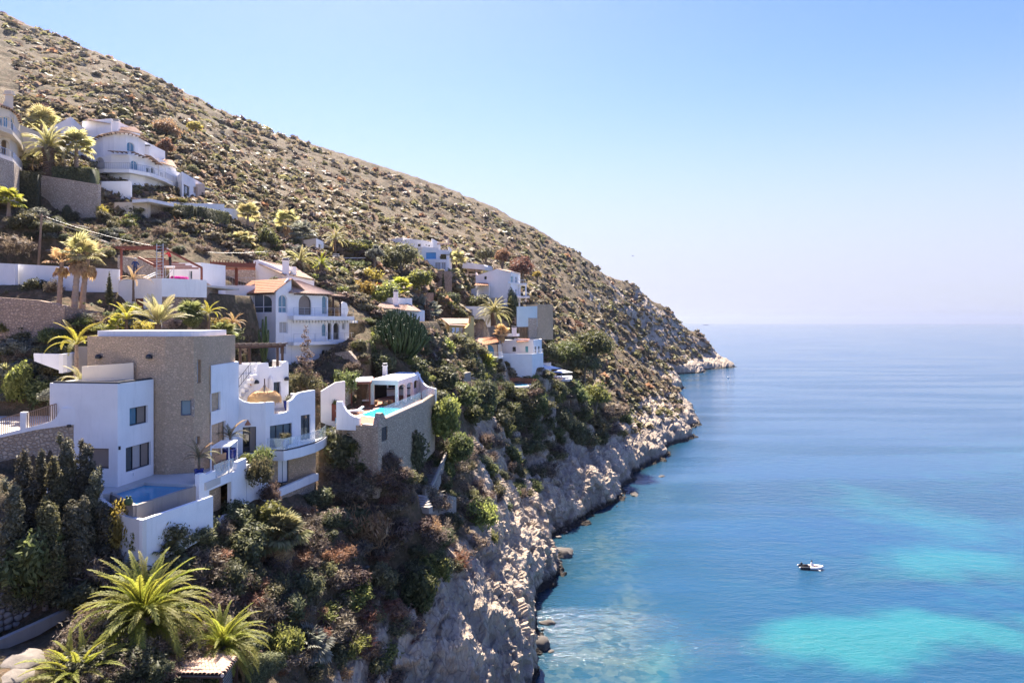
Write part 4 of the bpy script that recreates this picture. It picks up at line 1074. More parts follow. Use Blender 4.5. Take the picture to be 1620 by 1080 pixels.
    block(V, [(-22.75,60.2),(-20.75,63.4),(-23.5,67.5),(-28,64.5),(-27.6,60.3)], 27.1, 31.3, 'white', th=.28, drop=.95, skip=(2,3), tops={0: dtop}, ops={
        0: [dict(r=(433,604,444,637), mu=0, n='terrace_door', f='bluemetal', g='glass_dark')], 4: []})
    for px, py in ((404,604),(452,599)):
        uu, vv = Wd.hit(px, py); l = MB(M['darkmetal']); l.lathe([(.02,-.05),(.22,-.04),(.24,.12),(.14,.26),(.02,.3)], Wd.pt(uu, vv-.1, .16), 12); l.build('wall_lamp', V)
    uu, vv = Wd.hit(427, 600); l = MB(M['white']); l.tube([Wd.pt(uu, 27.2, .2), Wd.pt(uu, vv, .2), Wd.pt(uu, vv+.35, .2)], [.22,.2,.05], 10); l.build('flue', V)
    for W_, px, py in ((Wd, 394, 607), (BW, 392, 669)):
        uu, vv = W_.hit(px, py); l = MB(M['clay']); l.add([W_.pt(uu-.25, vv-.15, .02), W_.pt(uu+.25, vv-.15, .02), W_.pt(uu, vv+.3, .05), W_.pt(uu-.12, vv-.15, .22), W_.pt(uu+.12, vv-.15, .22)], [(0,3,2),(3,4,2),(4,1,2),(0,1,4,3),(0,2,1)]); l.build('wall_sconce', V)
    # curved stair up to the pergola terrace
    st = MB(M['white']); bs = MB(M['darkmetal']); k = 9
    for i in range(k):
        s = i/(k-1); x = -24.55+2.0*s; y = 58.4+1.1*s+.5*math.sin(s*3); z = 27.4+.38*i
        st.box((x, y, z-.15), (.34, 1.1, .3)); st.box((x, y+.1, z-.32), (.34,.9,.1))
    st.build('staircase', V)
    railing(V, [(-24.6,57.85,27.6), (-22.55,58.95,30.7)], .8, 'darkmetal', .3)
    Wc = Wall((-24.8,59.25), (-22.75,60.2), .25); mb = MB(M['white']); Wc.slab(mb, [(0,27.1),(Wc.L,27.1),(Wc.L,30.6),(Wc.L*.5,30.4),(0,30.5)], ()); mb.build('stair_wall', V)
    # pergola of dark timbers on the top terrace
    pg = thing('timber_pergola', 'dark timber pergola on the top terrace of the stone-tower villa', 'pergola', (0,0,0))
    zt = 32.85; pp = [(-27.2,61.6),(-24.45,61.4),(-21.6,62.9)]; qq = [(-28.0,66.0),(-25.4,66.0),(-22.4,66.6)]
    for (x, y) in pp+qq: l = MB(M['darkwood']); l.bar((x,y,30.35),(x,y,zt-.15), .2); l.build('post', pg)
    for row in (pp, qq):
        l = MB(M['darkwood']); l.bar((row[0][0]-.5,row[0][1]+.1,zt-.05),(row[1][0],row[1][1],zt-.051),.16,.24); l.bar((row[1][0],row[1][1],zt-.05),(row[2][0]+.3,row[2][1]+.1,zt-.049),.16,.241); l.build('beam', pg)
    for i in range(12):
        s = i/11; a = Vector((-27.6+s*6.1, 61.2+s*1.6, zt+.12)); b = Vector((-28.2+s*6.2, 66.3+s*.5, zt+.12)); l = MB(M['darkwood']); l.bar(a, b, .09, .14); l.build('rafter', pg)
    sf = thing('garden_bench', 'white cushioned garden seat under the dark timber pergola', 'bench', (-24.0,62.6,30.36), .3)
    l = MB(M['darkwood']); l.box((0,0,.25),(1.9,.7,.12)); l.build('frame', sf); l = MB(M['fabric_white']); l.box((0,0,.4),(1.8,.66,.16)); l.build('cushion', sf)
    l = MB(M['fabric_white']); l.box((0,.33,.7),(1.8,.16,.5)); l.build('backrest', sf)
    for sx in (-.85,.85):
        for sy in (-.28,.28): l = MB(M['darkwood']); l.box((sx,sy,.1),(.08,.08,.2)); l.build('leg', sf)
    # straw parasol and things on the round terrace
    us = thing('straw_parasol', 'straw thatched parasol on the curved white terrace', 'parasol', (-21.15, 58.35, 27.2))
    l = MB(M['darkwood']); l.tube([(0,0,0),(0,0,3.0)], .05, 8); l.build('pole', us)
    l = MB(M['straw']); pr = [(1.12,1.0),(1.28,1.15),(1.33,1.38),(1.22,1.62),(.92,1.83),(.55,1.97)]; k_ = MB(M['bark']); k_.lathe([(.62,1.93),(.36,2.12),(.14,2.32),(.05,2.5),(.04,2.85)], n=16); k_.build('cap', us); l.lathe(pr, n=28); o = l.build('canopy', us, True)
    g = random.Random(4); l = MB(M['straw'])
    for i in range(1500):
        a = g.uniform(0, 6.283); z = g.uniform(1.1, 1.95); r = 1.36-1.25*max(0, z-1.45)**1.4; p = Vector((r*math.cos(a), r*math.sin(a), z)); l.add([p, p+Vector((-math.sin(a)*.05, math.cos(a)*.05, 0)), p+Vector((math.cos(a)*.05, math.sin(a)*.05, -g.uniform(.2,.42)))], [(0,1,2)])
    l.build('fringe', us)
    # --- pool and deck
    dk = [(-30.5,42.1),(-25.6,42.1),(-24.95,42.75),(-22.1,40.1),(-20.85,44.6),(-20.3,45.0),(-19.8,50.2),(-20.9,55.8),(-22.6,55.9),(-30.5,50)]
    pw = [(-24.95,42.75),(-22.1,40.1),(-20.85,44.55),(-24.35,45.2)]
    inn = inset(pw, .03)
    # deck laid in two sheets around the basin
    mb = MB(M['paving']); mb.prism([(-30.5,41.9),(-25.9,41.6),(-25.0,42.45),(-25.15,42.85),(-24.5,45.5),(-20.75,44.85),(-20.25,45.2),(-19.85,50.1),(-20.9,55.9),(-22.6,55.9),(-30.5,50)], 23.9, 24.40); mb.build('terrace_deck', V)
    pl = thing('swimming_pool', 'corner infinity pool with blue water below the stone tower', 'swimming pool', (0,0,0))
    for i, (a, b) in enumerate(zip(pw, pw[1:]+pw[:1])):
        W = Wall(b, a, .3) if False else Wall(a, b, .22); z = 24.32 if i in (0, 1) else 24.44
        mb = MB(M['concrete'] if i in (0,1) else M['paving']); W.slab(mb, [(-.1,22.4),(W.L+.1,22.4),(W.L+.1,z-.003*i),(-.1,z-.003*i)], (), .18-.004*i, -.06+.004*i); mb.build('pool_wall', pl)
    mb = MB(M['whitepaint']); mb.prism(pw, 22.5, 22.7); mb.build('pool_floor', pl); pool_water(pl, inset(pw, .01), 24.25)
    for i in range(3):
        mb = MB(M['poolbright']); a = Vector((-24.9,42.9,0)); mb.prism([(-24.85+.3*i,42.8-.28*i),(-24.55+.3*i,42.55-.28*i),(-23.95+.3*i,44.9-.02*i),(-24.25+.3*i,45.05-.02*i)], 23.3-.3*i, 23.9-.3*i); mb.build('pool_step', pl)
    # outer catch wall
    Wo = Wall((-21.25,39.25), (-19.42,44.35), .25); mb = MB(M['white']); Wo.slab(mb, [(0,20.6),(Wo.L,21.3),(Wo.L,23.75),(0,23.65)], ()); mb.build('catch_wall', V)
    Wo2 = Wall((-25.2,41.5), (-21.25,39.25), .25); mb = MB(M['white2']); Wo2.slab(mb, [(0,21.2),(Wo2.L,20.6),(Wo2.L,23.649),(Wo2.L*.6,23.6),(Wo2.L*.3,24.0),(0,24.3)], ()); mb.build('catch_wall', V)
    mb = MB(M['white2']); mb.prism([(-22.0,39.9),(-21.3,39.35),(-19.5,44.3),(-20.6,44.5)], 22.6, 22.8); mb.build('channel_floor', V)
    for i in range(3): mb = MB(M['white2']); mb.box((-25.5+.35*i, 41.75-.3*i, 24.3-.16*i), (.7,.6,.28), -.6); mb.build('corner_step', V)
    # parapet line right of the pool
    Lw = Wall((-20.42,44.55), (-19.62,50.8), .3)
    f = lambda px: Lw.hit(px, 760)[0]
    a, b, c, d_, e_ = .02, f(341), f(373), f(389), Lw.L
    ot = [(a,21.2),(e_-.3,21.0),(e_-.3,25.0),(f(376),24.95),(c+.05,24.35),(b,24.35),(b,24.95),(f(326),24.9),(f(322),25.1),(a,25.1)]
    hole = [(f(331),21.6),(f(366),21.5),(f(366),23.75),(f(331),23.75)]
    mb = MB(M['white']); Lw.slab(mb, ot, [hole]); mb.build('parapet_wall', V)
    bk = MB(M['stone_tower']); Lw.slab(bk, [(f(328),21.3),(f(368),21.3),(f(368),23.9),(f(328),23.9)], (), -.9, -1.2); bk.build('undercroft_wall', V)
    for i in range(2):
        u0 = b+.04+(c-b)*.5*i; mb = MB(M['clear']); Lw.slab(mb, [(u0,24.42),(u0+(c-b)*.5-.08,24.42),(u0+(c-b)*.5-.08,25.3),(u0,25.3)], (), -.12, -.14); mb.build('glass_panel', V)
    # stepped wing wall descending to the right
    Sw = Wall((-19.64,50.55), (-18.9,53.6), .28); so = [(0,20.6),(Sw.L,20.6)]
    for i in range(9): u1 = Sw.L*(1-i/9); z = 22.3+.27*i; so += [(u1,z),(u1-Sw.L/9+.001,z)]
    mb = MB(M['white']); Sw.slab(mb, so, ()); mb.build('stepped_wall', V)
    mb = MB(M['stone_grey']); Wq = Wall((-19.45,52.0),(-17.2,59.5),.4); Wq.slab(mb, [(0,20.2),(Wq.L,20.3),(Wq.L,21.2),(0,21.0)], ()); mb.build('footing_wall', V)
    Wv = Wall((-19.0,53.2),(-17.0,60.0),.28); u0 = 0; mb = MB(M['white']); Wv.slab(mb, [(0,21.05),(Wv.L,21.15),(Wv.L,21.75),(Wv.L-.5,21.85),(0,21.65)], ()); mb.build('low_wall', V)
    # bench pergola beside the tower
    bp = thing('slatted_awning', 'small white slatted awning frame beside the blue-potted palms', 'awning', (0,0,0))
    q = [(-21.3,48.3),(-20.15,48.6),(-20.6,51.2),(-21.7,51.0)]
    for x, y in q: mb = MB(M['whitepaint']); mb.bar((x,y,24.4),(x,y,26.15),.07); mb.build('post', bp)
    for i in range(4): mb = MB(M['whitepaint']); a = q[i]; b = q[(i+1)%4]; mb.bar((*a,26.15),(*b,26.15+.001*i),.07,.09); mb.build('beam', bp)
    for i in range(9): s = (i+.5)/9; mb = MB(M['whitepaint']); A_ = Vector((*q[0],26.22)).lerp(Vector((*q[3],26.22)), s); B_ = Vector((*q[1],26.22)).lerp(Vector((*q[2],26.22)), s); mb.bar(A_,B_,.1,.03); mb.build('slat', bp)
    bn = thing('wooden_bench', 'brown wooden bench under the small white slatted awning', 'bench', (-21.0,49.7,24.4), -.1)
    mb = MB(M['wood']); mb.box((0,0,.42),(.5,1.6,.06)); mb.build('seat', bn); mb = MB(M['wood']); mb.box((-.26,0,.75),(.06,1.6,.5)); mb.build('backrest', bn)
    for sx in (-.2,.2):
        for sy in (-.7,.7): mb = MB(M['wood']); mb.box((sx,sy,.2),(.07,.07,.4)); mb.build('leg', bn)
    # pots and potted plants
    def potted(loc, label, r, h, kind, sc, mat='pot'):
        t = pot(label, 'potted plant', loc, r, h, mat, name='potted_plant'); z = h*.9
        if kind == 'palm':
            gg = random.Random(int(loc[1]*10))
            for i in range(15):
                o = link('frond', fronds('frond_dry' if i % 3 == 0 else 'leaf_olive', 'short')[min(2, i//5)], t, (0,0,z+.5*sc)); kk = sc/3.1*(.8+.3*gg.random()); o.scale = (kk,)*3; o.rotation_euler = (0,0,i*2.4)
            m_ = MB(M['palmbark']); m_.tube([(0,0,z-.1),(0,0,z+.55*sc)],[.10,.07],8); m_.build('trunk', t)
        elif kind == 'agave':
            V_ = []; o = rosette('x', 810, 510, 60, 34, 'leaf_grey', Y=50); o.name = 'leaves'
            for kx in ('label','category'): del o[kx]
            o.parent = t; o.location = (0,0,z); ss = sc/1.39; o.scale = (ss,)*3
        else:
            o = link('foliage', bush_mesh('loose', 'leaf_olive', 1), t, (0,0,z-.05)); o.scale = (sc*.5,)*3
        return t
    potted((-20.98,45.75,24.4), 'cobalt blue pot with a thin palm at the pool corner', .30, .8, 'palm', 1.55)
    potted((-21.6,52.3,24.4), 'big cobalt blue pot with a tall wispy palm by the dark glass doors', .48, .95, 'palm', 1.9)
    potted((-18.75,56.35,24.64), 'cobalt blue pot with small bush on the glass balcony', .36, .75, 'bush', 1.1)
    potted((-19.9,60.7,27.2), 'blue pot of spiky agave at the terrace corner', .42, .85, 'agave', .8)
    potted((-20.75,57.0,27.2), 'spiky yellow-green yucca beside the straw parasol', .35, .65, 'agave', .75, 'clay')
    k = thing('paddling_pool', 'round blue plastic tub on the deck left of the pool', 'tub', (-26.9,43.2,24.4)); mb = MB(M['poolbright'], M['clearblue']); mb.lathe([(.5,0),(.56,.12),(.52,.14),(.48,.05)], n=20); mb.build('tub', k)
    fg = thing('frog_ornament', 'dark green frog-like ornament at the front pool corner', 'ornament', (-22.55,40.15,24.3))
    mb = MB(M['cactus']); mb.lathe([(.2,0),(.24,.12),(.2,.28),(.14,.36),(.1,.4)], n=12); mb.build('body', fg, True)
    for sx in (-.1,.1): mb = MB(M['cactus']); mb.lathe([(.03,-.04),(.07,.0),(.07,.05),(.02,.1)], (sx,0,.42), 8); mb.build('eye', fg, True)
main_villa()
# ================================================================ OTHER HOUSES
def plan(a, b, dep):
    """rectangle footprint behind the front line a-b (left to right)"""
    d = Vector((b[0]-a[0], b[1]-a[1])).normalized(); n = Vector((-d.y, d.x))*dep
    return [a, b, (b[0]+n.x, b[1]+n.y), (a[0]+n.x, a[1]+n.y)]
def w_(px0, py0, px1, py1, k='rect', **kw): return dict(r=(px0,py0,px1,py1), k=k, **kw)

def tiled_house():
    V = thing('tiled_house', 'three-storey white house with arched windows and orange tiled roofs', 'house', (0,0,0))
    c = (-27.4, 79.2); L = (-33.3, 83.2); Rr = (-21.05, 88.2)
    FW = Wall(L, c, .3); RW = Wall(c, Rr, .3); d = RW.d; nb = Vector((-d.y, d.x, 0)); 
    zt = 38.75; du = lambda px: RW.hit(px, 500)[0]
    back = lambda p, k: (p[0]+nb.x*k, p[1]+nb.y*k)
    # left volume: tall lit flank with the triple arched window, gabled towards the sea
    g1 = Vector((c[0],c[1],0))+d*2.15; g1 = (g1.x, g1.y)
    def gab(L_): return [(0,28),(L_,28),(L_,38.9),(L_*.55,39.5),(0,38.55)] 
    apex = 40.35
    def rgab(L_): return [(0,28),(L_,28),(L_,40.0),(L_-.35,40.25),(0,38.55)]
    LB = back(L, 4.0) if False else (L[0]+d.x*2.15, L[1]+d.y*2.15)
    block(V, [L, c, g1, LB], 28, 38.5, 'white', th=.3, roof=None, skip=(2,3), tops={1: rgab}, ops={
        0: [w_(386,465,430,495,'low', mu=2, tr=1, f='whitepaint', g='glass', fw=.09)],
        1: [w_(440.5,466,454.5,495,'arch', mu=1, tr=1, f='whitepaint', g='glass_blue', fw=.08), w_(442,509,455,527, mu=1, f='whitepaint', g='palecurtain', fw=.06), w_(443,547,452,560, mu=1, f='whitepaint', g='curtain', fw=.06)]})
    # left roof slope, eave towards the left front, ridge above the gable peak
    o = -FW.n*-.45
    e0 = FW.pt(-.5, 38.45, .45); e1 = FW.pt(FW.L+.15, 38.45, .45); r1 = Vector((*g1, 40.2))+FW.d*.15; r0 = Vector((*LB, 40.2))-FW.d*.5
    eave_roof(V, [(e0, e1, r1, r0)], 'tile', rafters=[(FW.pt(0,38.33,.1), FW.pt(FW.L,38.33,.1), FW.n*.35, 14)])
    b2 = Vector((*g1,0))+d*2.2; 
    eave_roof(V, [(Vector((b2.x,b2.y,38.7)), Vector((LB[0]+d.x*2.2, LB[1]+d.y*2.2, 38.7)), r0, r1)], 'tile_old_and_shade')
    # second volume with the hip roof over the arched salon
    u1 = du(519); p1 = RW.pt(u1, 0); p1 = (p1.x, p1.y); g1b = RW.pt(2.15, 0)
    Z = [(g1b.x, g1b.y), p1, back(p1, 7), back((g1b.x,g1b.y), 7)]
    block(V, Z, 35.75, 38.45, 'white', th=.3, roof=None, skip=(3,), ops={
        0: [w_(472.5,467,492.5,498,'arch', mu=0, tr=1, f='darkmetal', g='curtain', fw=.07), w_(509.5,468,517.5,497,'arch', mu=0, f='whitepaint', g='glass_blue', fw=.05)]})
    a = RW.pt(2.15, 38.5, .6)-d*.4; b = RW.pt(u1, 38.5, .6)+d*.5; cc = Vector((*back(p1,7),38.5))+d*.5; dd = Vector((*back((g1b.x,g1b.y),7),38.5))-d*.4
    ra = (a+b)/2+nb*3.0-d*.9; ra.z = 40.1; rb = ra+d*1.0
    eave_roof(V, [(a, b, rb, ra)], 'tile_dusty', rafters=[(RW.pt(2.3,38.36,.1), RW.pt(u1-.1,38.36,.1), RW.n*.42, 12)])
    eave_roof(V, [(dd, a, ra, ra+Vector((0,0,.001)))], 'tile_old_and_shade', ridge=[a, ra, rb, b]); eave_roof(V, [(b, cc, rb+Vector((0,0,.001)), rb)], 'tile_old_and_shade')  # left hip facet gets darker tile: its shade painted in
    # loggia on the right of the salon
    u2 = du(543); q0 = RW.pt(u1+.35, 0, -.2); q1 = RW.pt(u2, 0, -.2)
    mb = MB(M['darkwood']); mb.bar(RW.pt(u1-.2, 38.3, .1), RW.pt(u2+.3, 38.3, .1), .16, .2); 
    for u in (u1+.9, u2-.4): mb.bar(RW.pt(u, 35.8, -.1), RW.pt(u, 38.2, -.1), .2)
    mb.build('porch_beam', V)
    mb = MB(M['tile_old_and_shade']); tile_sheet(mb, RW.pt(u1, 38.35, .2), RW.pt(u2+.3, 38.35, .2), RW.pt(u2+.3, 38.75, -3), RW.pt(u1, 38.75, -3)); mb.build('porch_roof', V)
    mb = MB(M['cream']); RW.slab(mb, [(u1,35.75),(u2,35.75),(u2,38.2),(u1,38.2)], (), -3.0, -3.2); mb.build('porch_wall', V)
    uw = du(548); mb = MB(M['white']); RW.slab(mb, [(u2+.0,35.8),(uw+.6,35.8),(uw+.9,36.6),(uw+.6,37.5),(u2+.5,37.7),(u2,37.2)], (), -.6, -.8); mb.build('scroll_wall', V)
    # lower two storeys
    Rw2 = [c, Rr, back(Rr, 8), back(c, 8)]
    def lowtop(L_): return [(2.16,28),(L_,28),(L_,35.74),(2.16,35.74)]
    block(V, Rw2, 28, 35.74, 'white', th=.3, roof='paving', drop=.0, skip=(2,3), tops={0: lowtop}, ops={
        0: [w_(509,512,516.5,532,'arch', mu=0, g='glass_blue', f='whitepaint', fw=.05), w_(518.5,510.5,524.5,537,'arch', s='open'), w_(527.5,510.5,537,537,'arch', s='open'), w_(541,510,546.5,521,'arch', mu=0, g='palecurtain', f='whitepaint', fw=.04),
            w_(509,553,516,572,'arch', s='open'), w_(521.5,551,525.5,561,'arch', mu=0, g='curtain', f='whitepaint', fw=.04), w_(528,549.5,533.5,561,'arch', mu=0, g='curtain', f='whitepaint', fw=.04), w_(540,549,545.5,560,'arch', mu=0, g='palecurtain', f='whitepaint', fw=.04)]})
    for v0, v1, uo in ((35.3,35.78,du(551)), (32.3,32.7,du(551)+.1)):
        mb = MB(M['white']); RW.slab(mb, [(1.6,v0),(uo,v0),(uo,v1),(1.6,v1)], (), 1.15, -.05); mb.build('balcony', V)
    railing(V, [RW.pt(1.7,35.8,1.05), RW.pt(du(551)-.1,35.8,1.05)], .95, 'metal', .14, .018, .035, horiz=2, post=1.4)
    railing(V, [RW.pt(1.7,32.71,1.05), RW.pt(du(551),32.71,1.05), RW.pt(du(551)+1.5,32.71,-1.5)], .95, 'metal', .14, .018, .035, horiz=2, post=1.4)
    # scalloped moulding under the balcony
    mb = MB(M['white'])
    for i in range(22): u = 2.4+i*.46; mb.box(RW.pt(u, 35.1, .25), (.22,.25,.3), math.atan2(d.y, d.x))
    mb.build('bracket_moulding', V)
    # taller rear part with chimney and long sloping roof
    K0 = (-32.6, 86.2); K1 = (-29.1, 85.4)
    Wg = Wall((-33.8,88.2), (-28.2,87.0), .3)
    f = lambda px, py: Wg.hit(px, py)
    mb = MB(M['white']); Wg.slab(mb, [f(401,452), f(452,446), f(452,430), f(430,419), f(408,411), f(401,412)], ()); mb.build('rear_wall', V)
    mb = MB(M['tile_pale']); tile_sheet(mb, P(409,418,87), P(452,436,86), P(470,424,93), P(410,411,93)); mb.build('rear_roof', V)
    mb = MB(M['tile_pale']); tile_sheet(mb, P(448,434,87.5), P(497,442,90.5), P(468,424,97), P(458,423,96)); mb.build('rear_roof', V)
    mb = MB(M['white']); W3 = Wall(G(452,87.6), G(497,91), .3); mb2 = [(0,38),(W3.L,38),(W3.L,40.55),(0,41.1)]; W3.slab(mb, mb2, ()); mb.build('rear_wall', V)
    chimney(V, PX(451,87), 87.2, 38.8, PZ(413,87), .9, .8, .3); 
    mb = MB(M['white']); mb.tube([(PX(462,90),90,39.5),(PX(462,90),90,PZ(422,90))], .55, 12); mb.build('round_flue', V)
    # side porch on the left
    S = Wall(G(342,84.5), G(377,83.6), .25)
    mb = MB(M['darkwood'])
    for px in (350, 363, 374): u = S.hit(px, 480)[0]; mb.bar(S.pt(u,36.0,0), S.pt(u,38.3,0), .18)
    mb.bar(S.pt(0,38.25,0), S.pt(S.L,38.25,0), .15,.2); mb.build('porch_posts', V)
    mb = MB(M['tile_old_and_shade']); tile_sheet(mb, S.pt(-.1,38.3,.5), S.pt(S.L,38.3,.5), S.pt(S.L,39.3,-2), S.pt(-.1,39.3,-2)); mb.build('porch_roof', V)
    mb = MB(M['white']); S.slab(mb, [(0,35.0),(S.L,35.0),(S.L,35.9),(0,35.9)], (), .2, -2.5); mb.build('porch_floor', V)
    mb = MB(M['cream']); S.slab(mb, [(0,35.9),(S.L,35.9),(S.L,38.2),(0,38.2)], (), -2.5, -2.7); mb.build('porch_wall', V)
    railing(V, [S.pt(0,35.9,.1), S.pt(S.L-.3,35.9,.1)], .9, 'darkmetal', .2, .02, .04, horiz=4, post=1.2)
tiled_house()

def terrace_chairs():
    d = Vector((6.35,9.0,0)).normalized()
    for i, px in enumerate((526, 536, 545)):
        Y = 86.5+i*.9; x = PX(px, Y); z = PZ(577, Y)
        t = thing('terrace_chair', ['dark folding chair nearest the conifer on the terrace below the arches', 'middle dark folding chair on the terrace below the arches', 'dark folding chair at the right end of the terrace below the arches'][i], 'chair', (x, Y-.8, z), .9, 'dark chairs on the house terrace')
        mb = MB(M['darkmetal']); mb.box((0,0,.42),(.5,.5,.04)); mb.build('seat', t)
        mb = MB(M['darkmetal'])
        for k in range(5): mb.box((-.2+.1*k,.24,.72),(.04,.03,.55))
        mb.build('backrest', t)
        for sx in (-.22,.22):
            for sy in (-.22,.22): mb = MB(M['darkmetal']); mb.bar((sx,sy,0),(sx,sy*.6,.42),.035); mb.build('leg', t)
terrace_chairs()

def pool_terrace():
    V = thing('pool_pavilion', 'white flat-roofed open pavilion on the stone pool terrace', 'pavilion', (0,0,0))
    C = [G(589.5,76), G(628,75.2), G(641,78.2), G(652,81.2), G(661,84)]
    zf = 25.9; zr = 28.15
    for x, y in C: mb = MB(M['white']); mb.box((x,y,(zf+zr)/2),(.34,.34,zr-zf)); mb.build('column', V)
    a, b, c, d = G(586,75.4), G(630.5,74.6), G(665,85), G(630,86.5)
    mb = MB(M['white']); mb.prism([a,b,c,d], zr, zr+.5); mb.prism(inset([a,b,c,d],.25), zr+.5, zr+.62); mb.build('roof', V)
    chimney(V, PX(609,83), 83, zr+.4, PZ(579,83), .55, .5)
    for i in range(3):      # arched heads between the sea-side columns
        p, q = Vector((*C[i+1],0)), Vector((*C[i+2],0)); W = Wall(C[i+1], C[i+2], .25); mb = MB(M['white']); L = W.L
        W.slab(mb, [(.1,zr-.55)]+[(.1+(L-.2)*(1-math.cos(math.pi*k/8))/2, zr-.55+.42*math.sin(math.pi*k/8)) for k in range(1,8)]+[(L-.1,zr-.55),(L-.1,zr+.02),(.1,zr+.02)], (), .1, -.1); mb.build('arch', V)
    W = Wall(G(600,84), G(655,86.5), .2); mb = MB(M['white']); W.slab(mb, [(0,zf),(W.L,zf),(W.L,zr),(0,zr)], [arch_pts(1.2,zf+1.0,3.0,zf+1.8,'rect')]); mb.build('back_wall', V)
    mb = MB(M['darkmetal']); W.slab(mb, [(1.0,zf+.85),(4.2,zf+.85),(4.2,zf+.95),(1.0,zf+.95)], (), .6, .0); mb.build('counter', V)
    mb = MB(M['white']); Wc = Wall(C[3], C[4], .2); Wc.slab(mb, [(.1,zf),(Wc.L,zf),(Wc.L,zf+1.1),(.1,zf+1.1)], ()); mb.build('low_wall', V)
    mb = MB(M['dark']); Wd = Wall(G(592,82), G(612,84.5), .2); Wd.slab(mb, [(0,zf),(Wd.L,zf),(Wd.L,zr),(0,zr)], ()); mb.build('store_front', V)
    # white scroll wall to the right
    W = Wall(G(659,84.5), G(688,79.5), .25)
    t = thing('garden_wall', 'white curved-top garden wall right of the open pavilion', 'wall', (0,0,0)); mb = MB(M['white'])
    W.slab(mb, [(0,25),(W.L,25),(W.L,27.3),(W.L*.55,27.35),(W.L*.35,27.6),(W.L*.18,28.1),(0,28.9)], ()); mb.build('wall_panel', t)
    # terrace with its high rubble walls
    T = thing('stone_terrace', 'high rubble-stone retaining terrace carrying the turquoise pool', 'terrace', (0,0,0))
    K0, K, K1, K2 = G(531,62.5), G(598,60.2), G(671,73.5), G(688,80)
    W1 = Wall(K0, K, .5); W2 = Wall(K, K1, .5); W3 = Wall(K1, K2, .5)
    mb = MB(M['stone_grey']); W1.slab(mb, [(0,20),(W1.L,20),(W1.L,25.78),(0,25.75)], ()); mb.build('terrace_wall', T)
    f = lambda px, py: W2.hit(px, py)
    gr = W2.rect(603,675,613,697)
    mb = MB(M['stone_grey']); W2.slab(mb, [(.001,19.5),(W2.L,20),(W2.L,f(669,637)[1]),(f(611,663)[0],f(611,663)[1]),(f(606,652)[0],26.9),(f(602,655)[0],26.9),(.001,25.8)], [arch_pts(*gr)]); mb.build('terrace_wall', T)
    mb = MB(M['darkmetal']); W2.slab(mb, arch_pts(*gr), (), -.1, -.2)
    for i in range(7): v = gr[1]+.1+i*(gr[3]-gr[1]-.1)/7; mb.bar(W2.pt(gr[0]+.03,v,-.06), W2.pt(gr[2]-.03,v,-.06), .05,.03)
    mb.build('louvre_hatch', T)
    mb = MB(M['stone_grey']); W3.slab(mb, [(0,20),(W3.L,20),(W3.L,26.6),(0,26.5)], ()); mb.build('terrace_wall', T)
    mb = MB(M['tile_pale']); a = f(611,663); b = f(669,637); mb.bar(W2.pt(a[0],a[1]+.06,-.25), W2.pt(b[0],b[1]+.06,-.25), .62,.12); mb.bar(W1.pt(W1.L*.63,25.86,-.25), W1.pt(W1.L-.1,25.86,-.25),.6,.14); mb.build('coping', T)
    mb = MB(M['deck']); mb.prism([(-15.8,63.2),(-12.2,61.2),(-9.9,73.0),(-9.4,79.5),(-11,88),(-17.6,88),(-16.9,66)], 25.4, 25.82); mb.build('deck', T)
    glass_rail(T, [W2.pt(a[0]+.1,a[1]+.13,-.25), W2.pt(b[0],b[1]+.13,-.25)], .95, base=False)
    glass_rail(T, [W3.pt(.1,26.55,-.25), W3.pt(W3.L-.1,26.62,-.25)], .95, base=False)
    pl = thing('swimming_pool', 'angular turquoise pool on the terracotta terrace by the white pavilion', 'swimming pool', (0,0,0))
    pp = [G(570.5,67.5), G(612,64.8), G(641,72.8), G(606,74.2)]
    mb = MB(M['whitepaint']); mb.prism(inset(pp,-.25), 25.7, 25.86); mb.build('pool_edge', pl)
    me = raw_mesh('water', [(x,y,25.875) for x,y in pp], [[0,1,2,3]], M['poolbright']); link('pool_water', me, pl)
    # white quarter-round wall at the near corner
    t = thing('garden_wall', 'white wall with quarter-round cut beside the red door', 'wall', (0,0,0)); W = Wall(G(532,61.8), G(569,61.3), .35)
    h = lambda px, py: W.hit(px, py); cur = [h(540,635), h(543,642), h(547,649), h(553,655), h(560,659), h(566,660), h(568,661)]
    mb = MB(M['white']); W.slab(mb, [(0,25.3),(h(568,661)[0],25.3)]+cur[::-1]+[(h(532,636)[0],h(540,635)[1])], ()); mb.build('wall_panel', t)
    t = thing('garden_wall', 'white boundary wall pierced by a dark red door', 'wall', (0,0,0)); W = Wall(G(508,65.5), G(546,66.5), .3)
    wall_obj(t, W, [(0,24.5),(W.L,24.8),(W.L,29.3),(W.L*.6,29.2),(0,28.4)], [w_(524.5,636,533,666,'arch', s='door', mat='redwood')], 'white2', miter=False)
    # stone walls behind
    t = stone_wall('retaining_wall', 'tan rubble retaining wall sloping behind the pavilion stairs', Wall(G(520,83), G(590,80), .5), [(0,26),(5.3,25.5),(5.3,28.7),(4.2,30.6),(3.0,31.6),(0,31.2)], 'stone_tan')
    t = stone_wall('retaining_wall', 'low grey rubble wall behind the pavilion roof', Wall(G(575,88), G(612,90), .5), [(0,27),(3.6,27),(3.6,29.8),(0,30.2)], 'stone_grey')
    t = stone_wall('retaining_wall', 'rubble side wall beside the deck loungers', Wall(G(538,70), G(560,76), .5), [(0,25.5),(6.2,25.7),(6.2,28.4),(3,28.2),(1.4,27.4),(0,27.4)], 'stone_tan')
    # awning
    t = thing('flat_awning', 'flat brown-edged awning roof left of the pavilion', 'awning', (0,0,0)); mb = MB(M['redwood']); mb.prism([G(553,73),G(587,73.6),G(592,80),G(566,80)], 28.35, 28.6); mb.build('roof_edge', t)
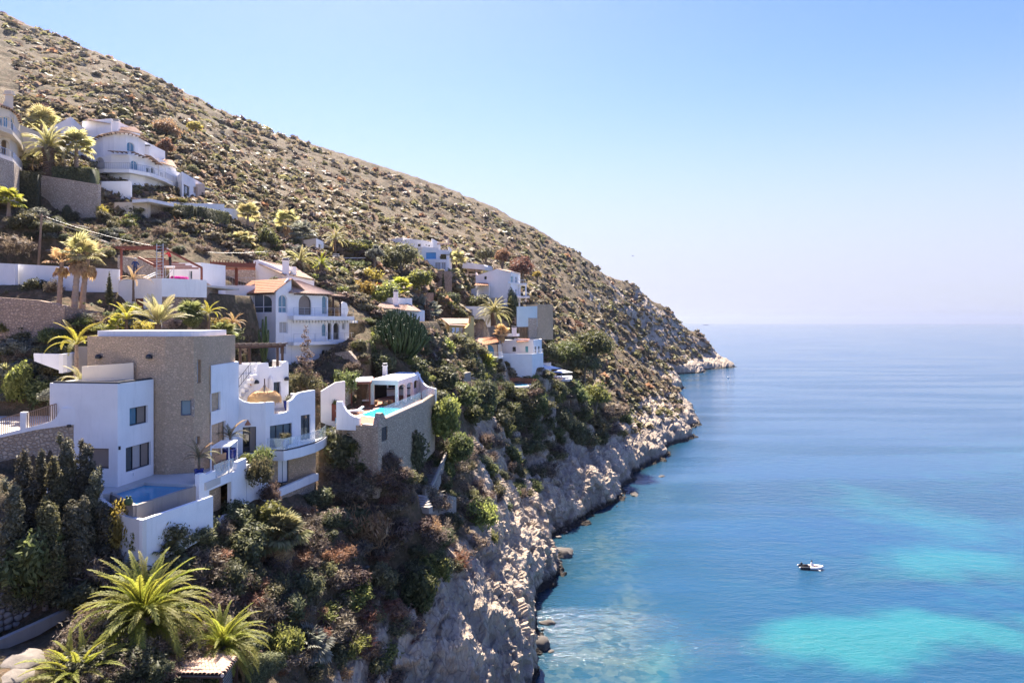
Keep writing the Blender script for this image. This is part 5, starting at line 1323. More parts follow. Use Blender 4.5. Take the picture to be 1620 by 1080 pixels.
    mb = MB(M['white']); mb.prism(inset([G(553,73),G(587,73.6),G(592,80),G(566,80)],.15), 28.601, 28.68); mb.build('roof', t)
    for px in (556, 585): mb = MB(M['redwood']); mb.bar((*G(px,73.7),25.9),(*G(px,73.7),28.35),.14); mb.build('post', t)
    # steps behind the awning
    t = thing('stone_steps', 'narrow stone steps beside the pavilion', 'steps', (0,0,0))
    for i in range(9): mb = MB(M['stone_tan']); mb.box((PX(584-1.2*i*.3,79+.35*i),79+.35*i,26+.22*i),(1.2,.36,.24)); mb.build('step', t)
    lounger('white lounger by the stone side wall', (PX(560,68.5), 68.5, 25.85), -1.0, group='loungers on the pool terrace')
    lounger('white lounger at the foot of the narrow steps', (PX(578,77.5), 77.5, 25.85), -1.3, group='loungers on the pool terrace')
    tb = thing('patio_table', 'low round table with cushions in front of the pavilion', 'table', (*G(607,76.5), 25.85)); mb = MB(M['wood']); mb.lathe([(.15,0),(.15,.4),(.7,.4),(.7,.5)], n=16); mb.build('table_top', tb)
    for i in range(3):
        a_ = i*2.1+.4; s_ = thing('pouf_stool', ['cream pouf left of the round pavilion table', 'cream pouf right of the round pavilion table', 'cream pouf behind the round pavilion table'][i], 'stool', (PX(607,76.5)+1.0*math.cos(a_+2.6), 76.5+1.0*math.sin(a_+2.6), 25.85), 0, 'poufs round the low table'); mb = MB(M['straw']); mb.lathe([(.2,0),(.3,.15),(.28,.38),(.1,.42)], n=12); mb.build('pouf', s_, True)
pool_terrace()

def upper_villa():
    V = thing('hillside_villa', 'big white rounded villa with arches high on the slope beside the tall date palm', 'villa', (0,0,0))
    z0 = 52.2
    # gabled left wing
    A = [G(71,110), G(112,106), G(152,112), (PX(152,112)-1,118), (PX(71,110),117)]
    def l1(L): return [(0,z0),(L,z0),(L,66.9),(0,65.9)]
    def l2(L): return [(0,z0),(L,z0),(L,65.0),(0,66.9)]
    block(V, A, z0, 65.5, 'white', th=.3, roof=None, tops={0:l1, 1:l2}, skip=(3,), ops={0:[w_(82,209,96,219, mu=1, g='palecurtain', f='whitepaint')], 1:[w_(129,246,137,258, mu=0, g='curtain', f='darkmetal'), w_(122,213,135,216, s='lattice')]})
    mb = MB(M['white2']); mb.add([Vector((*A[0],65.92)), Vector((*A[1],66.95)), Vector((*A[2],65.1)), Vector((*A[3],65.2)), Vector((*A[4],66.0))], [(0,1,2,3,4)]); mb.build('roof', V)
    # block between, higher parapets
    B = [G(130,110), G(176,108.5), (PX(176,108.5)+.5,116), (PX(130,110),116)]
    block(V, B, 60, PZ(189,109), 'white', th=.3, drop=.5, skip=(2,))
    chimney(V, PX(181,107), 107.5, 64.5, PZ(192,107), 1.0, .9, .2)
    mb = MB(M['tile_pale']); tile_sheet(mb, P(190,205,107.5), P(226,212,109), P(215,202,114), P(190,198,114)); mb.build('roof', V)
    mb = MB(M['tile_pale']); tile_sheet(mb, P(134,190,108.5), P(174,196,108.4), P(176,191,113), P(140,188,113)); mb.build('roof', V)
    # middle rounded storeys
    Cc = [G(124,109), G(148,105.5), G(176,103.6), G(205,103.6), G(228,105.6), G(248,109), G(262,112.5), (PX(262,112.5)+1,119), (PX(124,109),119)]
    block(V, Cc, z0, PZ(247,104.5), 'white', th=.3, drop=.3, skip=(7,8), ops={
        1: [w_(149.5,248,165,269,'arch', mu=0, g='palecurtain', f='whitepaint')],
        2: [w_(180,283,203,288,'arch', s='open')],
        3: [w_(206.5,254,218.5,272,'arch', mu=1, g='glass_blue', f='whitepaint'), w_(206,293,222,311,'arch', s='open')],
        4: [w_(231,265,237,276.5,'arch', mu=0, g='glass', f='whitepaint'), w_(238.5,265,244.5,278,'arch', mu=0, g='glass', f='whitepaint'), w_(223,289,239,312,'arch', s='open')],
        5: [w_(250,272,258,285, mu=0, g='palecurtain', f='whitepaint')]})
    # top rounded storey with tiled eave
    Tt = [G(150,108.6), G(163,105.8), G(180,104.6), G(200,104.6), G(218,106.2), G(231,109), (PX(231,109),115), (PX(150,108.6),115)]
    block(V, Tt, PZ(247,105)-.2, PZ(215,105.5), 'white', th=.3, roof=None, skip=(6,7), ops={2:[], 3:[w_(200.5,225,213,240,'arch', mu=1, g='glass_blue', f='whitepaint')]})
    W = Wall(Tt[2], Tt[3])
    cen = Vector((PX(190,111),111.5,PZ(201,110)))
    for i in range(5):
        a = Vector((*Tt[i],PZ(214.5,105.5))); b = Vector((*Tt[i+1],PZ(214.5,105.5))); o = Vector(((a+b)/2-cen)); o.z = 0; o = o.normalized()*.7
        eave_roof(V, [(a+o, b+o, cen.lerp(b,.15), cen.lerp(a,.15))], 'tile_pale', pitch=.4, rafters=[(a,b,o*.9,3)])
    # tiled pent roof between the storeys
    for i in (2,3,4):
        a = Vector((*Cc[i],PZ(240,104))); b = Vector((*Cc[i+1],PZ(240+3*(i-1),104.5))); W = Wall(Cc[i], Cc[i+1]); o = W.n*1.0
        eave_roof(V, [(a+o-Vector((0,0,.25)), b+o-Vector((0,0,.25)), b, a)], 'tile_old_and_shade', pitch=.4, rafters=[(a-Vector((0,0,.2)), b-Vector((0,0,.2)), o*.85, 4)])
    chimney(V, PX(234,109), 109, PZ(250,109), PZ(233,109), .8, .7)
    # balconies with white fascias
    def bal(pts, z, idx, out=1.3, rail=True):
        ps = [Vector((*Cc[i],0)) for i in idx]; n_ = []
        for j, p in enumerate(ps):
            a = ps[max(0,j-1)]; b = ps[min(len(ps)-1,j+1)]; d = (b-a).normalized(); n_.append(p+Vector((d.y,-d.x,0))*out)
        slab_poly(V, [(q.x,q.y) for q in n_]+[(p.x,p.y+.1) for p in ps[::-1]], z-.55, z, 'white')
        if rail: railing(V, [(q.x*1.0,q.y+.1,z) for q in n_], .95, 'metal', .28, .03, .05)
    bal(None, PZ(271,104), (1,2,3,4,5,6)); bal(None, PZ(312,104), (3,4,5,6), 1.0)
    # right wing with hipped pale roof
    D_ = [G(228,110), G(252,109.4), G(278,117), (PX(262,117),121), (PX(228,110),120)]
    block(V, D_, 54, PZ(256,112), 'white', th=.3, roof=None, skip=(3,4), ops={0:[], 1:[w_(253,264,262,283, mu=1, g='palecurtain', f='whitepaint'), w_(266,268,274,286, mu=0, g='palecurtain', f='whitepaint')]})
    mb = MB(M['tile_pale']); tile_sheet(mb, P(228,257,109.2), P(253,258,108.8), P(262,252,115), P(240,249,115)); tile_sheet(mb, P(253,258,108.8), P(280,265,116.6), P(272,254,119), P(262,252,115)); mb.build('roof', V)
    # blank forecourt wall
    W = Wall(G(155,99), G(208,100), .3); mb = MB(M['white']); W.slab(mb, [(0,51.5),(W.L,51.0),(W.L,PZ(286.5,100)),(0,PZ(287,99))], ()); mb.build('forecourt_wall', V)
    W = Wall(G(209,99.5), G(252,104), .3); mb = MB(M['stone_pink']); W.slab(mb, [(0,51),(W.L,51),(W.L,PZ(318,104)),(0,PZ(312,99.5))], ()); mb.build('plinth', V)
    # garage
    Gp = plan(G(165,96), G(234,95.0), 6); block(V, Gp, 48.5, PZ(321,95.5), 'stone_grey', th=.3, drop=.1, skip=(2,), ops={0:[w_(196,328,206,340, mu=0, g='palecurtain', f='whitepaint'), w_(214,327,223,338, mu=0, g='palecurtain', f='whitepaint')]})
    Gq = plan(G(234.3,95.0), G(262,99), 5); block(V, Gq, 48.5, PZ(323,97), 'cream', th=.3, drop=.1, skip=(2,), ops={0:[w_(241,329,247,342, s='door', mat='whitepaint'), w_(250,330,257,342, s='door', mat='whitepaint')]})
    mb = MB(M['white']); mb.prism([G(209,94.5),G(236,93.6),G(275,97.6),G(262,101),G(209,99)], PZ(322,95)+.0, PZ(317,95)); mb.build('canopy', V)
upper_villa()

def corner_villa():
    V = thing('round_villa', 'cream rounded villa with curved windows at the top left edge', 'villa', (0,0,0)); Y = 92
    pts = [G(-60,90), G(-30,87), G(0,87.2), G(16,88.6), G(26,91), G(31,95), (PX(31,95),101), (PX(-60,90),100)]
    block(V, pts, 55, PZ(176,89), 'cream', th=.3, roof=None, skip=(6,7), ops={1:[w_(-25,184,-3,208, mu=2, g='glass_blue', f='whitepaint')], 2:[w_(.5,185,5.5,209, mu=0, g='glass_blue', f='whitepaint'), w_(6,185,15,209, mu=1, g='glass_blue', f='whitepaint'), w_(2,221,15,247,'arch', s='open')], 3:[w_(17,186,23,209,'arch', mu=0, g='glass_blue', f='whitepaint')]})
    cen = Vector((PX(-8,95),95,PZ(160,95)))
    for i in range(1,5):
        a = Vector((*pts[i],PZ(175,89))); b = Vector((*pts[i+1],PZ(175,89))); o = (a+b)/2-cen; o.z = 0; o = o.normalized()*.6
        eave_roof(V, [(a+o,b+o,cen.lerp(b,.1),cen.lerp(a,.1))], 'tile_dusty', pitch=.36, rafters=[(a,b,o*.85,4)])
    W = Wall(G(-2,89), G(21,90), .6); f = lambda px, py: W.hit(px, py); mb = MB(M['cream'])
    W.slab(mb, [f(-12,176), f(21,182), f(21,150), f(9,150), f(8,158), f(4,166), f(-3,171)], ()); mb.build('chimney', V)
    mb = MB(M['cream']); q = W.pt(f(15,150)[0], f(15,150)[1]+.1, -.3); mb.box(q, (1.2,.8,.2)); mb.box((q.x,q.y,q.z+.3), (.9,.6,.3)); mb.build('chimney_cap', V)
    def ring(z0, z1, out, mat):
        o = [G(-70,90-out*1.5), G(-30,86-out), G(0,86.2-out), G(20,88-out*.8), G(33-0,91.5), G(37,95.5), (PX(37,95.5),100), (PX(-70,90),99)]
        slab_poly(V, o, z0, z1, mat); return o
    o = ring(PZ(214,87), PZ(207,87), 1.5, 'cream'); railing(V, [(x,y,PZ(207,87)) for x,y in o[1:6]], .9, 'metal', .3, .03, .05)
    o = ring(PZ(258,86), PZ(249,86), 2.0, 'white2'); railing(V, [(x,y,PZ(249,86)) for x,y in o[1:6]], .9, 'metal', .3, .03, .05)
    slab_poly(V, [G(-70,85),G(-30,82.6),G(0,83),G(22,85.5),G(36,90.5),G(38,95),(PX(38,95),100),(PX(-70,90),99)], 50, PZ(258,86)-.01, 'stone_tan', 'plinth')
    mb = MB(M['cream']); W2 = Wall(G(0,93), G(28,95), .2); W2.slab(mb, [(0,55),(W2.L,55),(W2.L,60),(0,60)], ()); mb.build('inner_wall', V)
corner_villa()
def hill_house():      # low modern house right of the big rounded villa
    V = thing('hillside_house', 'white flat-roofed house with an orange wall beside the big rounded villa', 'house', (0,0,0))
    p = [G(272,119), G(288,112), G(322,122), (PX(322,122),128), (PX(272,119),127)]
    block(V, p, 50, PZ(278,115), 'white', th=.3, drop=.3, skip=(2,3), ops={0:[w_(274,291,281,309, s='door', mat='darkmetal')], 1:[w_(289,293,300,309, mu=1, g='glass', f='darkmetal'), w_(306,296,311,306, mu=0, g='palecurtain', f='whitepaint'), w_(313,299,317,307, mu=0, g='glass', f='darkmetal')]})
    W = Wall(G(313,118), G(331,121), .4); mb = MB(M['tile_pale']); W.slab(mb, [(0,50),(W.L,50),(W.L,PZ(307,121)),(W.L*.62,PZ(306,121)),(W.L*.6,PZ(291,120)),(0,PZ(291,118))], ()); mb.build('orange_wall', V)
    t = thing('boundary_wall', 'long white boundary wall stepping down right of the tall hedge', 'wall', (0,0,0))
    for a, b, za, zb, dz in (((266,103),(313,106),319,322,6), ((313.2,106),(355,108),321.5,323,6), ((355.2,108.3),(376,110),329,331,8)):
        W = Wall(G(*a), G(*b), .3); mb = MB(M['white']); W.slab(mb, [(0,46),(W.L,46),(W.L,PZ(zb,b[1])),(0,PZ(za,a[1]))], ()); mb.build('wall_panel', t)
    W = Wall(G(378,112), G(402,113), .4); stone_wall('retaining_wall', 'orange-tan rubble wall end behind the young fan palm', W, [(0,47),(W.L,46),(W.L,PZ(348,113)),(0,PZ(340,112))], 'stone_tan')
hill_house()

def work_house():      # terrace under construction with white wall
    V = thing('white_house', 'low white house with roof terrace under a red timber frame', 'house', (0,0,0))
    c = G(256,64.5); L = G(187,67.2); r = G(327,67.6)
    W = Wall(L, c, .3); f = lambda px, py: W.hit(px, py)
    zt = PZ(441,65.5)
    u0 = f(212,480)[0]; u1 = f(227,480)[0]
    block(V, [L, c, r, (PX(327,67.6)+.5,75), (PX(187,67.2),76)], 34.0, zt, 'white', th=.3, drop=.45, skip=(2,3), ops={0:[w_(213,472,227,499, s='door', mat='redwood')]}, tops={1: lambda L_: [(0.0,zt-1.75),(L_,zt-1.72),(L_,zt),(0,zt)]})
    W2 = Wall(c, r, .3); q = W2.rect(302,478,314,489)
    mb = MB(M['stone_pink']); W2.slab(mb, [(.02,33.5),(W2.L,33.5),(W2.L,zt-1.76),(.02,zt-1.76)], [arch_pts(*q)], -.12, -.45); mb.build('stone_front', V)
    window(W2, V, q, 'rect', 'darkmetal', 'glass_dark', 0, 0, .2, .05)
    mb = MB(M['stone_pink']); W3 = Wall(r, G(347,74), .4); W3.slab(mb, [(.1,33.5),(W3.L,34),(W3.L,38.6),(.1,39)], (), -.1, -.5); mb.build('stone_side', V)
    # long garden wall to the left edge
    t = thing('garden_wall', 'long white garden wall behind the ragged palms', 'wall', (0,0,0))
    A = Wall(G(-40,68.5), G(23.5,66.5), .3); mb = MB(M['white']); A.slab(mb, [(0,36.5),(A.L,36.6),(A.L,PZ(417.5,66.5)),(0,PZ(414,68.5))], ()); mb.build('wall_panel', t)
    B = Wall(G(23.7,67.2), G(188,68.6), .3); mb = MB(M['white']); B.slab(mb, [(0,36.6),(B.L,35.2),(B.L,PZ(426,68.6)),(0,PZ(417.5,67.2))], ()); mb.build('wall_panel', t)
    # red timber frame
    g = thing('roof_pergola', 'red-brown timber pergola frame being built over the roof terrace', 'pergola', (0,0,0)); z0 = zt-.45; k = 'redwood'
    zt2 = PZ(393,70); zl = PZ(424,68.5)
    for px, py, Y in ((192,392,69.5),(257,393,67.5),(319,424,69.5)): mb = MB(M[k]); mb.bar((*G(px,Y),z0),(*G(px,Y),PZ(py,Y)),.17); mb.build('post', g)
    for a, b in (((183,391.5,69.3),(252,390,69.0)), ((192,394.5,74),(250,393.5,73.5)), ((257,392,67.4),(320,424,69.5)), ((219,407,72),(245,420,70.5)), ((244,422,70.4),(257,415,67.6)), ((186,392,69.4),(200,393,75))):
        mb = MB(M[k]); mb.bar(P(*a), P(*b), .15, .2); mb.build('beam', g)
    for i in range(6):
        s = i/5; a = P(222+26*s, 409.5+15*s, 72.5-3.5*s); b = P(262+52*s, 409.8+14.5*s, 73-3.3*s); mb = MB(M[k]); mb.bar(a, b, .11, .14); mb.build('rafter', g)
    # scaffolding ladder
    s_ = thing('ladder', 'tall aluminium ladder standing inside the timber frame', 'ladder', (0,0,0))
    a0, a1, b0, b1 = P(248,441,66.8), P(248,386,66.8), P(258,441,67.2), P(258,385,67.2)
    for a, b in ((a0,a1),(b0,b1)): mb = MB(M['metal']); mb.bar(a, b, .06); mb.build('rail', s_)
    for i in range(11): mb = MB(M['metal']); mb.bar(a0.lerp(a1,(i+.6)/11.2), b0.lerp(b1,(i+.6)/11.2), .04); mb.build('rung', s_)
    sc = thing('scaffold', 'white scaffold trestle beneath the worker in red', 'scaffold', (0,0,0))
    for px in (262,275):
        for Y in (67.6,69.0): mb = MB(M['metal']); mb.bar((*G(px,Y),z0),(*G(px,Y),PZ(421,Y)),.05); mb.build('pole', sc)
    mb = MB(M['fabric_white']); mb.prism([G(260,67.4),G(277,67.4),G(277,69.2),G(260,69.2)], PZ(421,68)-.08, PZ(421,68)); mb.build('platform', sc)
    mb = MB(M['metal']); mb.bar((*G(262,67.6),PZ(440,67.6)),(*G(275,67.6),PZ(423,67.6)),.04); mb.build('brace', sc)
    for i, (p0, p1) in enumerate((((228,439),(246,431)), ((231,441),(249,433)))):
        t = thing('plank_stack', ['white plank leaning up behind the parapet', 'second white plank leaning beside the first'][i], 'plank', (0,0,0)); mb = MB(M['fabric_white']); mb.bar(P(*p0,67.2+i*.4), P(*p1,68+i*.4), .3, .06); mb.build('board', t)
    # small white room on the terrace behind
    h = thing('rooftop_room', 'small white rooftop room behind the pink flowers', 'room', (0,0,0))
    block(h, plan(G(268,74), G(318,73.0), 4), 37.5, PZ(416,73.5), 'white', th=.25, drop=.1, skip=(2,), ops={0:[w_(299,428,304,442, mu=0, g='glass', f='whitepaint')]})
    # annex to the right with reddish pergola roof
    V2 = thing('terrace_house', 'white house with broad red-brown pergola roof beside the tiled house', 'house', (0,0,0))
    zf = PZ(452,82)
    slab_poly(V2, plan(G(330,80), G(404,82), 6), 36.5, zf, 'white', 'terrace')
    for px, Y in ((341,80.4),(374,81.2)): mb = MB(M['white'] if px < 350 else M['redwood']); mb.bar((*G(px,Y),zf),(*G(px,Y),PZ(424,Y)),.45 if px < 350 else .28); mb.build('post', V2)
    mb = MB(M['redwood']); mb.prism([G(333,79.0),G(404,81.0),G(404,85),G(333,84)], PZ(423,81), PZ(416.5,81)); mb.build('pergola_roof', V2)
    for i in range(16): s = i/15; mb = MB(M['redwood']); a = Vector((*G(333,79),0)).lerp(Vector((*G(404,81),0)),s); b = Vector((*G(333,84),0)).lerp(Vector((*G(404,85),0)),s); a.z = b.z = PZ(415.3,81)+.02; mb.bar(a, b, .1,.16); mb.build('rafter', V2)
    W = Wall(G(330,86), G(404,87.5), .3); mb = MB(M['stone_tan']); W.slab(mb, [(0,37),(W.L,37),(W.L,PZ(424,87)),(0,PZ(424,86))], ()); mb.build('rear_wall', V2)
    railing(V2, [(*G(332,80.1),zf),(*G(403,82.0),zf)], .95, 'metal', .3, .02, .04)
    # white flat roofs behind
    for i, (a, b, y0, y1, dep, lb) in enumerate((((312,96),(368,98),398,402,7,'flat white roof with raised rim behind the red timber frame'), ((268,92),(330,92),404,414,5,'tan terrace wall and white roof behind the rooftop worker'))):
        t = thing('flat_roof_house', lb, 'house', (0,0,0)); block(t, plan(G(*a), G(*b), dep), 41, PZ(y0+ (8 if i == 0 else 4),94), ['white','stone_tan'][i], th=.3, drop=.15, skip=(2,))
    t = thing('raised_roof', 'slanting white roof slab between the timber frame and the dark pergola', 'roof', (0,0,0)); mb = MB(M['white']); mb.add([P(312,404,95), P(318,398,95), P(345,400,96), P(368,411,97), P(368,414,97), P(312,408,95), P(318,396,100), P(350,398,101), P(372,410,101)], [(0,1,2,3,4,5),(1,6,7,2),(2,7,8,3)]); mb.build('slab', t)
work_house()

def misc_walls():
    W = Wall(G(-45,62.5), G(102,60.5), .5)
    h = lambda px, py: W.hit(px, py)
    stone_wall('retaining_wall', 'long pinkish rubble retaining wall under the agave terrace', W, [(0,30),(W.L,30.5),(W.L,PZ(484,60.5)),h(60,475),(0,PZ(467,62.5))], 'stone_pink', .6)
    W = Wall(G(102.3,60.6), G(170,64), .5)
    stone_wall('retaining_wall', 'rubble retaining wall behind the tall ragged palm trunks', W, [(0,31),(W.L,31.5),(W.L,PZ(495,64)),(0,PZ(484,60.6))], 'stone_pink', .6)
    W = Wall(G(45,83), G(190,83), .4); stone_wall('garden_wall', 'tan rubble garden wall behind the white garden wall', W, [(0,41),(W.L,40),(W.L,PZ(410,83)),(W.L*.5,PZ(402,83)),(0,PZ(395,83))], 'stone_tan', .4)
    W = Wall(G(186,80.5), G(256,79), .4); stone_wall('garden_wall', 'tan rubble wall seen through the red timber frame', W, [(0,38),(W.L,38),(W.L,PZ(415,79)),(0,PZ(404,80.5))], 'stone_tan', .4)
    W = Wall(G(36,93), G(155,92), .5); h = lambda px, py: W.hit(px, py)
    stone_wall('retaining_wall', 'big pale rubble wall below the tall date palm', W, [(0,47),(W.L,47),h(155,293),h(112,286),h(66,279),(0,PZ(337,93))], 'stone_tan', .6, 'tile_pale')
    # scattered far stone terraces
    for i, (a, b, z0, y0, y1, m, lb) in enumerate((
        ((662,158),(714,157),40,428,429,'stone_pink','tall reddish rubble wall under the house with the blue window'),
        ((655,151),(712,149),35,461,462,'stone_pink','lower reddish rubble terrace wall behind the tall single fan palm'),
        ((714,166),(745,168),38,446,448,'stone_tan','tan terrace wall left of the gabled house'),
        ((712,158),(742,159),33,472,474,'stone_tan','low tan terrace wall at the foot of the fan palm'),
        ((640,140),(686,141),36,462,463,'stone_pink','rough stone terrace behind the small hip-roofed house'),
        ((733,176),(770,176.5),42,432,434,'tile_pale','orange brick terrace wall under the curved white roof'),
        ((672,152),(700,152),36,478,479,'stone_tan','short tan wall above the long white house'),
        )):
        W = Wall(G(*a), G(*b), .6); stone_wall('terrace_wall', lb, W, [(0,z0),(W.L,z0),(W.L,PZ(y1,b[1])),(0,PZ(y0,a[1]))], m, .6)
    # concrete walls by the cliff stairs
    W = Wall(G(612,64.5), G(663,70), .35); t = thing('path_wall', 'weathered concrete wall left of the cliff stairs', 'wall', (0,0,0)); mb = MB(M['concrete']); W.slab(mb, [(0,16.5),(W.L,14.5),(W.L,PZ(783,70)),(0,PZ(754,64.5))], ()); mb.build('wall_panel', t)
    W = Wall(G(673,68), G(722,75), .35); t = thing('path_wall', 'pale concrete wall right of the cliff stairs', 'wall', (0,0,0)); mb = MB(M['concrete']); W.slab(mb, [(0,14),(W.L,13),(W.L,PZ(786,75)),(0,PZ(773,68))], ()); mb.build('wall_panel', t)
    t = thing('cliff_stairs', 'stone stairway climbing the slope between dark shrubs', 'stairs', (0,0,0)); n = 17
    for i in range(n):
        s = i/(n-1); px = 671+28*s+3*math.sin(s*3); py = 778-72*s; Y = 71.5+13*s; mb = MB(M['concrete']); z = PZ(py, Y); mb.box((PX(px,Y),Y,z-.5),(1.5+.3*(1-s),.95,1.0), -.3); mb.build('step', t)
    mb = MB(M['concrete'])
    for i in range(10): s = i/9; s2 = (i+1)/9; mb.bar(P(682+30*s,772-68*s,70.5+13*s), P(682+30*s2,772-68*s2,70.5+13*s2), .22,.5)
    mb.build('parapet', t)
    for i in range(4): pass
    t = thing('cliff_steps', 'short stone steps between the two concrete walls', 'steps', (0,0,0))
    for i in range(5): mb = MB(M['concrete']); Y = 66-.6*i; mb.box((PX(664+2*i,Y),Y,PZ(784+4*i,Y)-.3),(1.3,.7,.6),-.4); mb.build('step', t)
misc_walls()

def left_terrace():
    t = thing('terrace_wall', 'rubble-stone terrace wall with white railing parapet at the left edge', 'terrace wall', (0,0,0))
    W = Wall((-46,42.0), (-28.4,44.4), .5); h = lambda px, py: W.hit(px, py)
    e = W.L
    mb = MB(M['stone_grey']); W.slab(mb, [(0,24),(e,24),(e,h(119,670)[1]),h(60,679),h(0,692),(0,27.2)], ()); mb.build('masonry', t)
    mb = MB(M['white']); p = [h(0,692),h(60,679),(e,h(119,671)[1]),(e,h(119,645)[1]),h(97,646),h(94,652),h(88,661),h(80,667),h(41,677),h(41,652),h(32,652),h(32,679),h(0,687),(0,27.6),(0,27.2)]; W.slab(mb, p, (), .03, -.35); mb.build('parapet', t)
    mb = MB(M['wood'])
    for a, b in (((0,686),(31,677)), ((42,676),(87,662))):
        n = int((b[0]-a[0])/3.0)
        for i in range(n+1): s = i/n; q = h(a[0]+(b[0]-a[0])*s, a[1]+(b[1]-a[1])*s); mb.bar(W.pt(q[0],q[1]-.05,-.15), W.pt(q[0],q[1]+.95,-.15), .035)
        q = h(*a); r = h(*b); mb.bar(W.pt(q[0],q[1]+.95,-.15), W.pt(r[0],r[1]+.95,-.15), .06)
    mb.build('railing', t)
    mb = MB(M['darkmetal']); mb.box(W.pt(h(110,673)[0],h(110,673)[1],.1),(.16,.16,.16)); mb.build('wall_lamp', t)
    slab_poly(t, [(-50,43.6),(-46,42.4),(-28.6,44.8),(-30.4,47),(-31.5,58),(-50,58)], 27.0, 27.3, 'paving', 'terrace_floor')
    b = thing('garden_wall', 'low tan wall behind the left terrace railing', 'wall', (0,0,0)); W = Wall(G(-20,57), G(90,58.0), .4); mb = MB(M['stone_tan']); W.slab(mb, [(0,27.2),(W.L,27.2),(W.L,PZ(645,58)),(0,PZ(643,57))], ()); mb.build('masonry', b); mb = MB(M['white']); mb.bar(W.pt(0,PZ(642,57)+.04,-.2), W.pt(W.L,PZ(644,58)+.04,-.2), .5,.1); mb.build('coping', b)
    b = thing('garden_wall', 'white angular retaining wall below the yellow palm', 'wall', (0,0,0)); mb = MB(M['white'])
    W = Wall(G(53,55.5), G(100,54), .3); h = lambda px, py: W.hit(px, py); W.slab(mb, [h(54,571),h(78,580),h(100,588),h(100,560),(0,h(54,559)[1])], ())
    mb.build('wall_panel', b); mb = MB(M['white']); W = Wall(G(100,54), G(121,57), .3); h = lambda px, py: W.hit(px, py); W.slab(mb, [(.002,h(100,590)[1]),h(121,586),h(121,557),(.002,h(100,560)[1])], ()); mb.build('wall_panel', b)
    b = thing('garden_wall', 'low dark-topped wall left of the stone tower', 'wall', (0,0,0)); mb = MB(M['concrete']); W = Wall(G(122,56), G(142,57), .3); W.slab(mb, [(0,29),(W.L,29),(W.L,PZ(548,57)),(0,PZ(548,56))], ()); mb.build('wall_panel', b)
    # cream wall with sunlit edge behind the bent palm
    b = thing('garden_wall', 'pink-cream wall behind the bent young palm', 'wall', (0,0,0)); mb = MB(M['white2']); W = Wall(G(88,49.5), G(139,50), .3); h = lambda px, py: W.hit(px, py); W.slab(mb, [(0,27),(W.L,27),h(139,597),h(118,600),h(96,606),(0,h(88,604)[1])], ()); mb.build('wall_panel', b)
left_terrace()

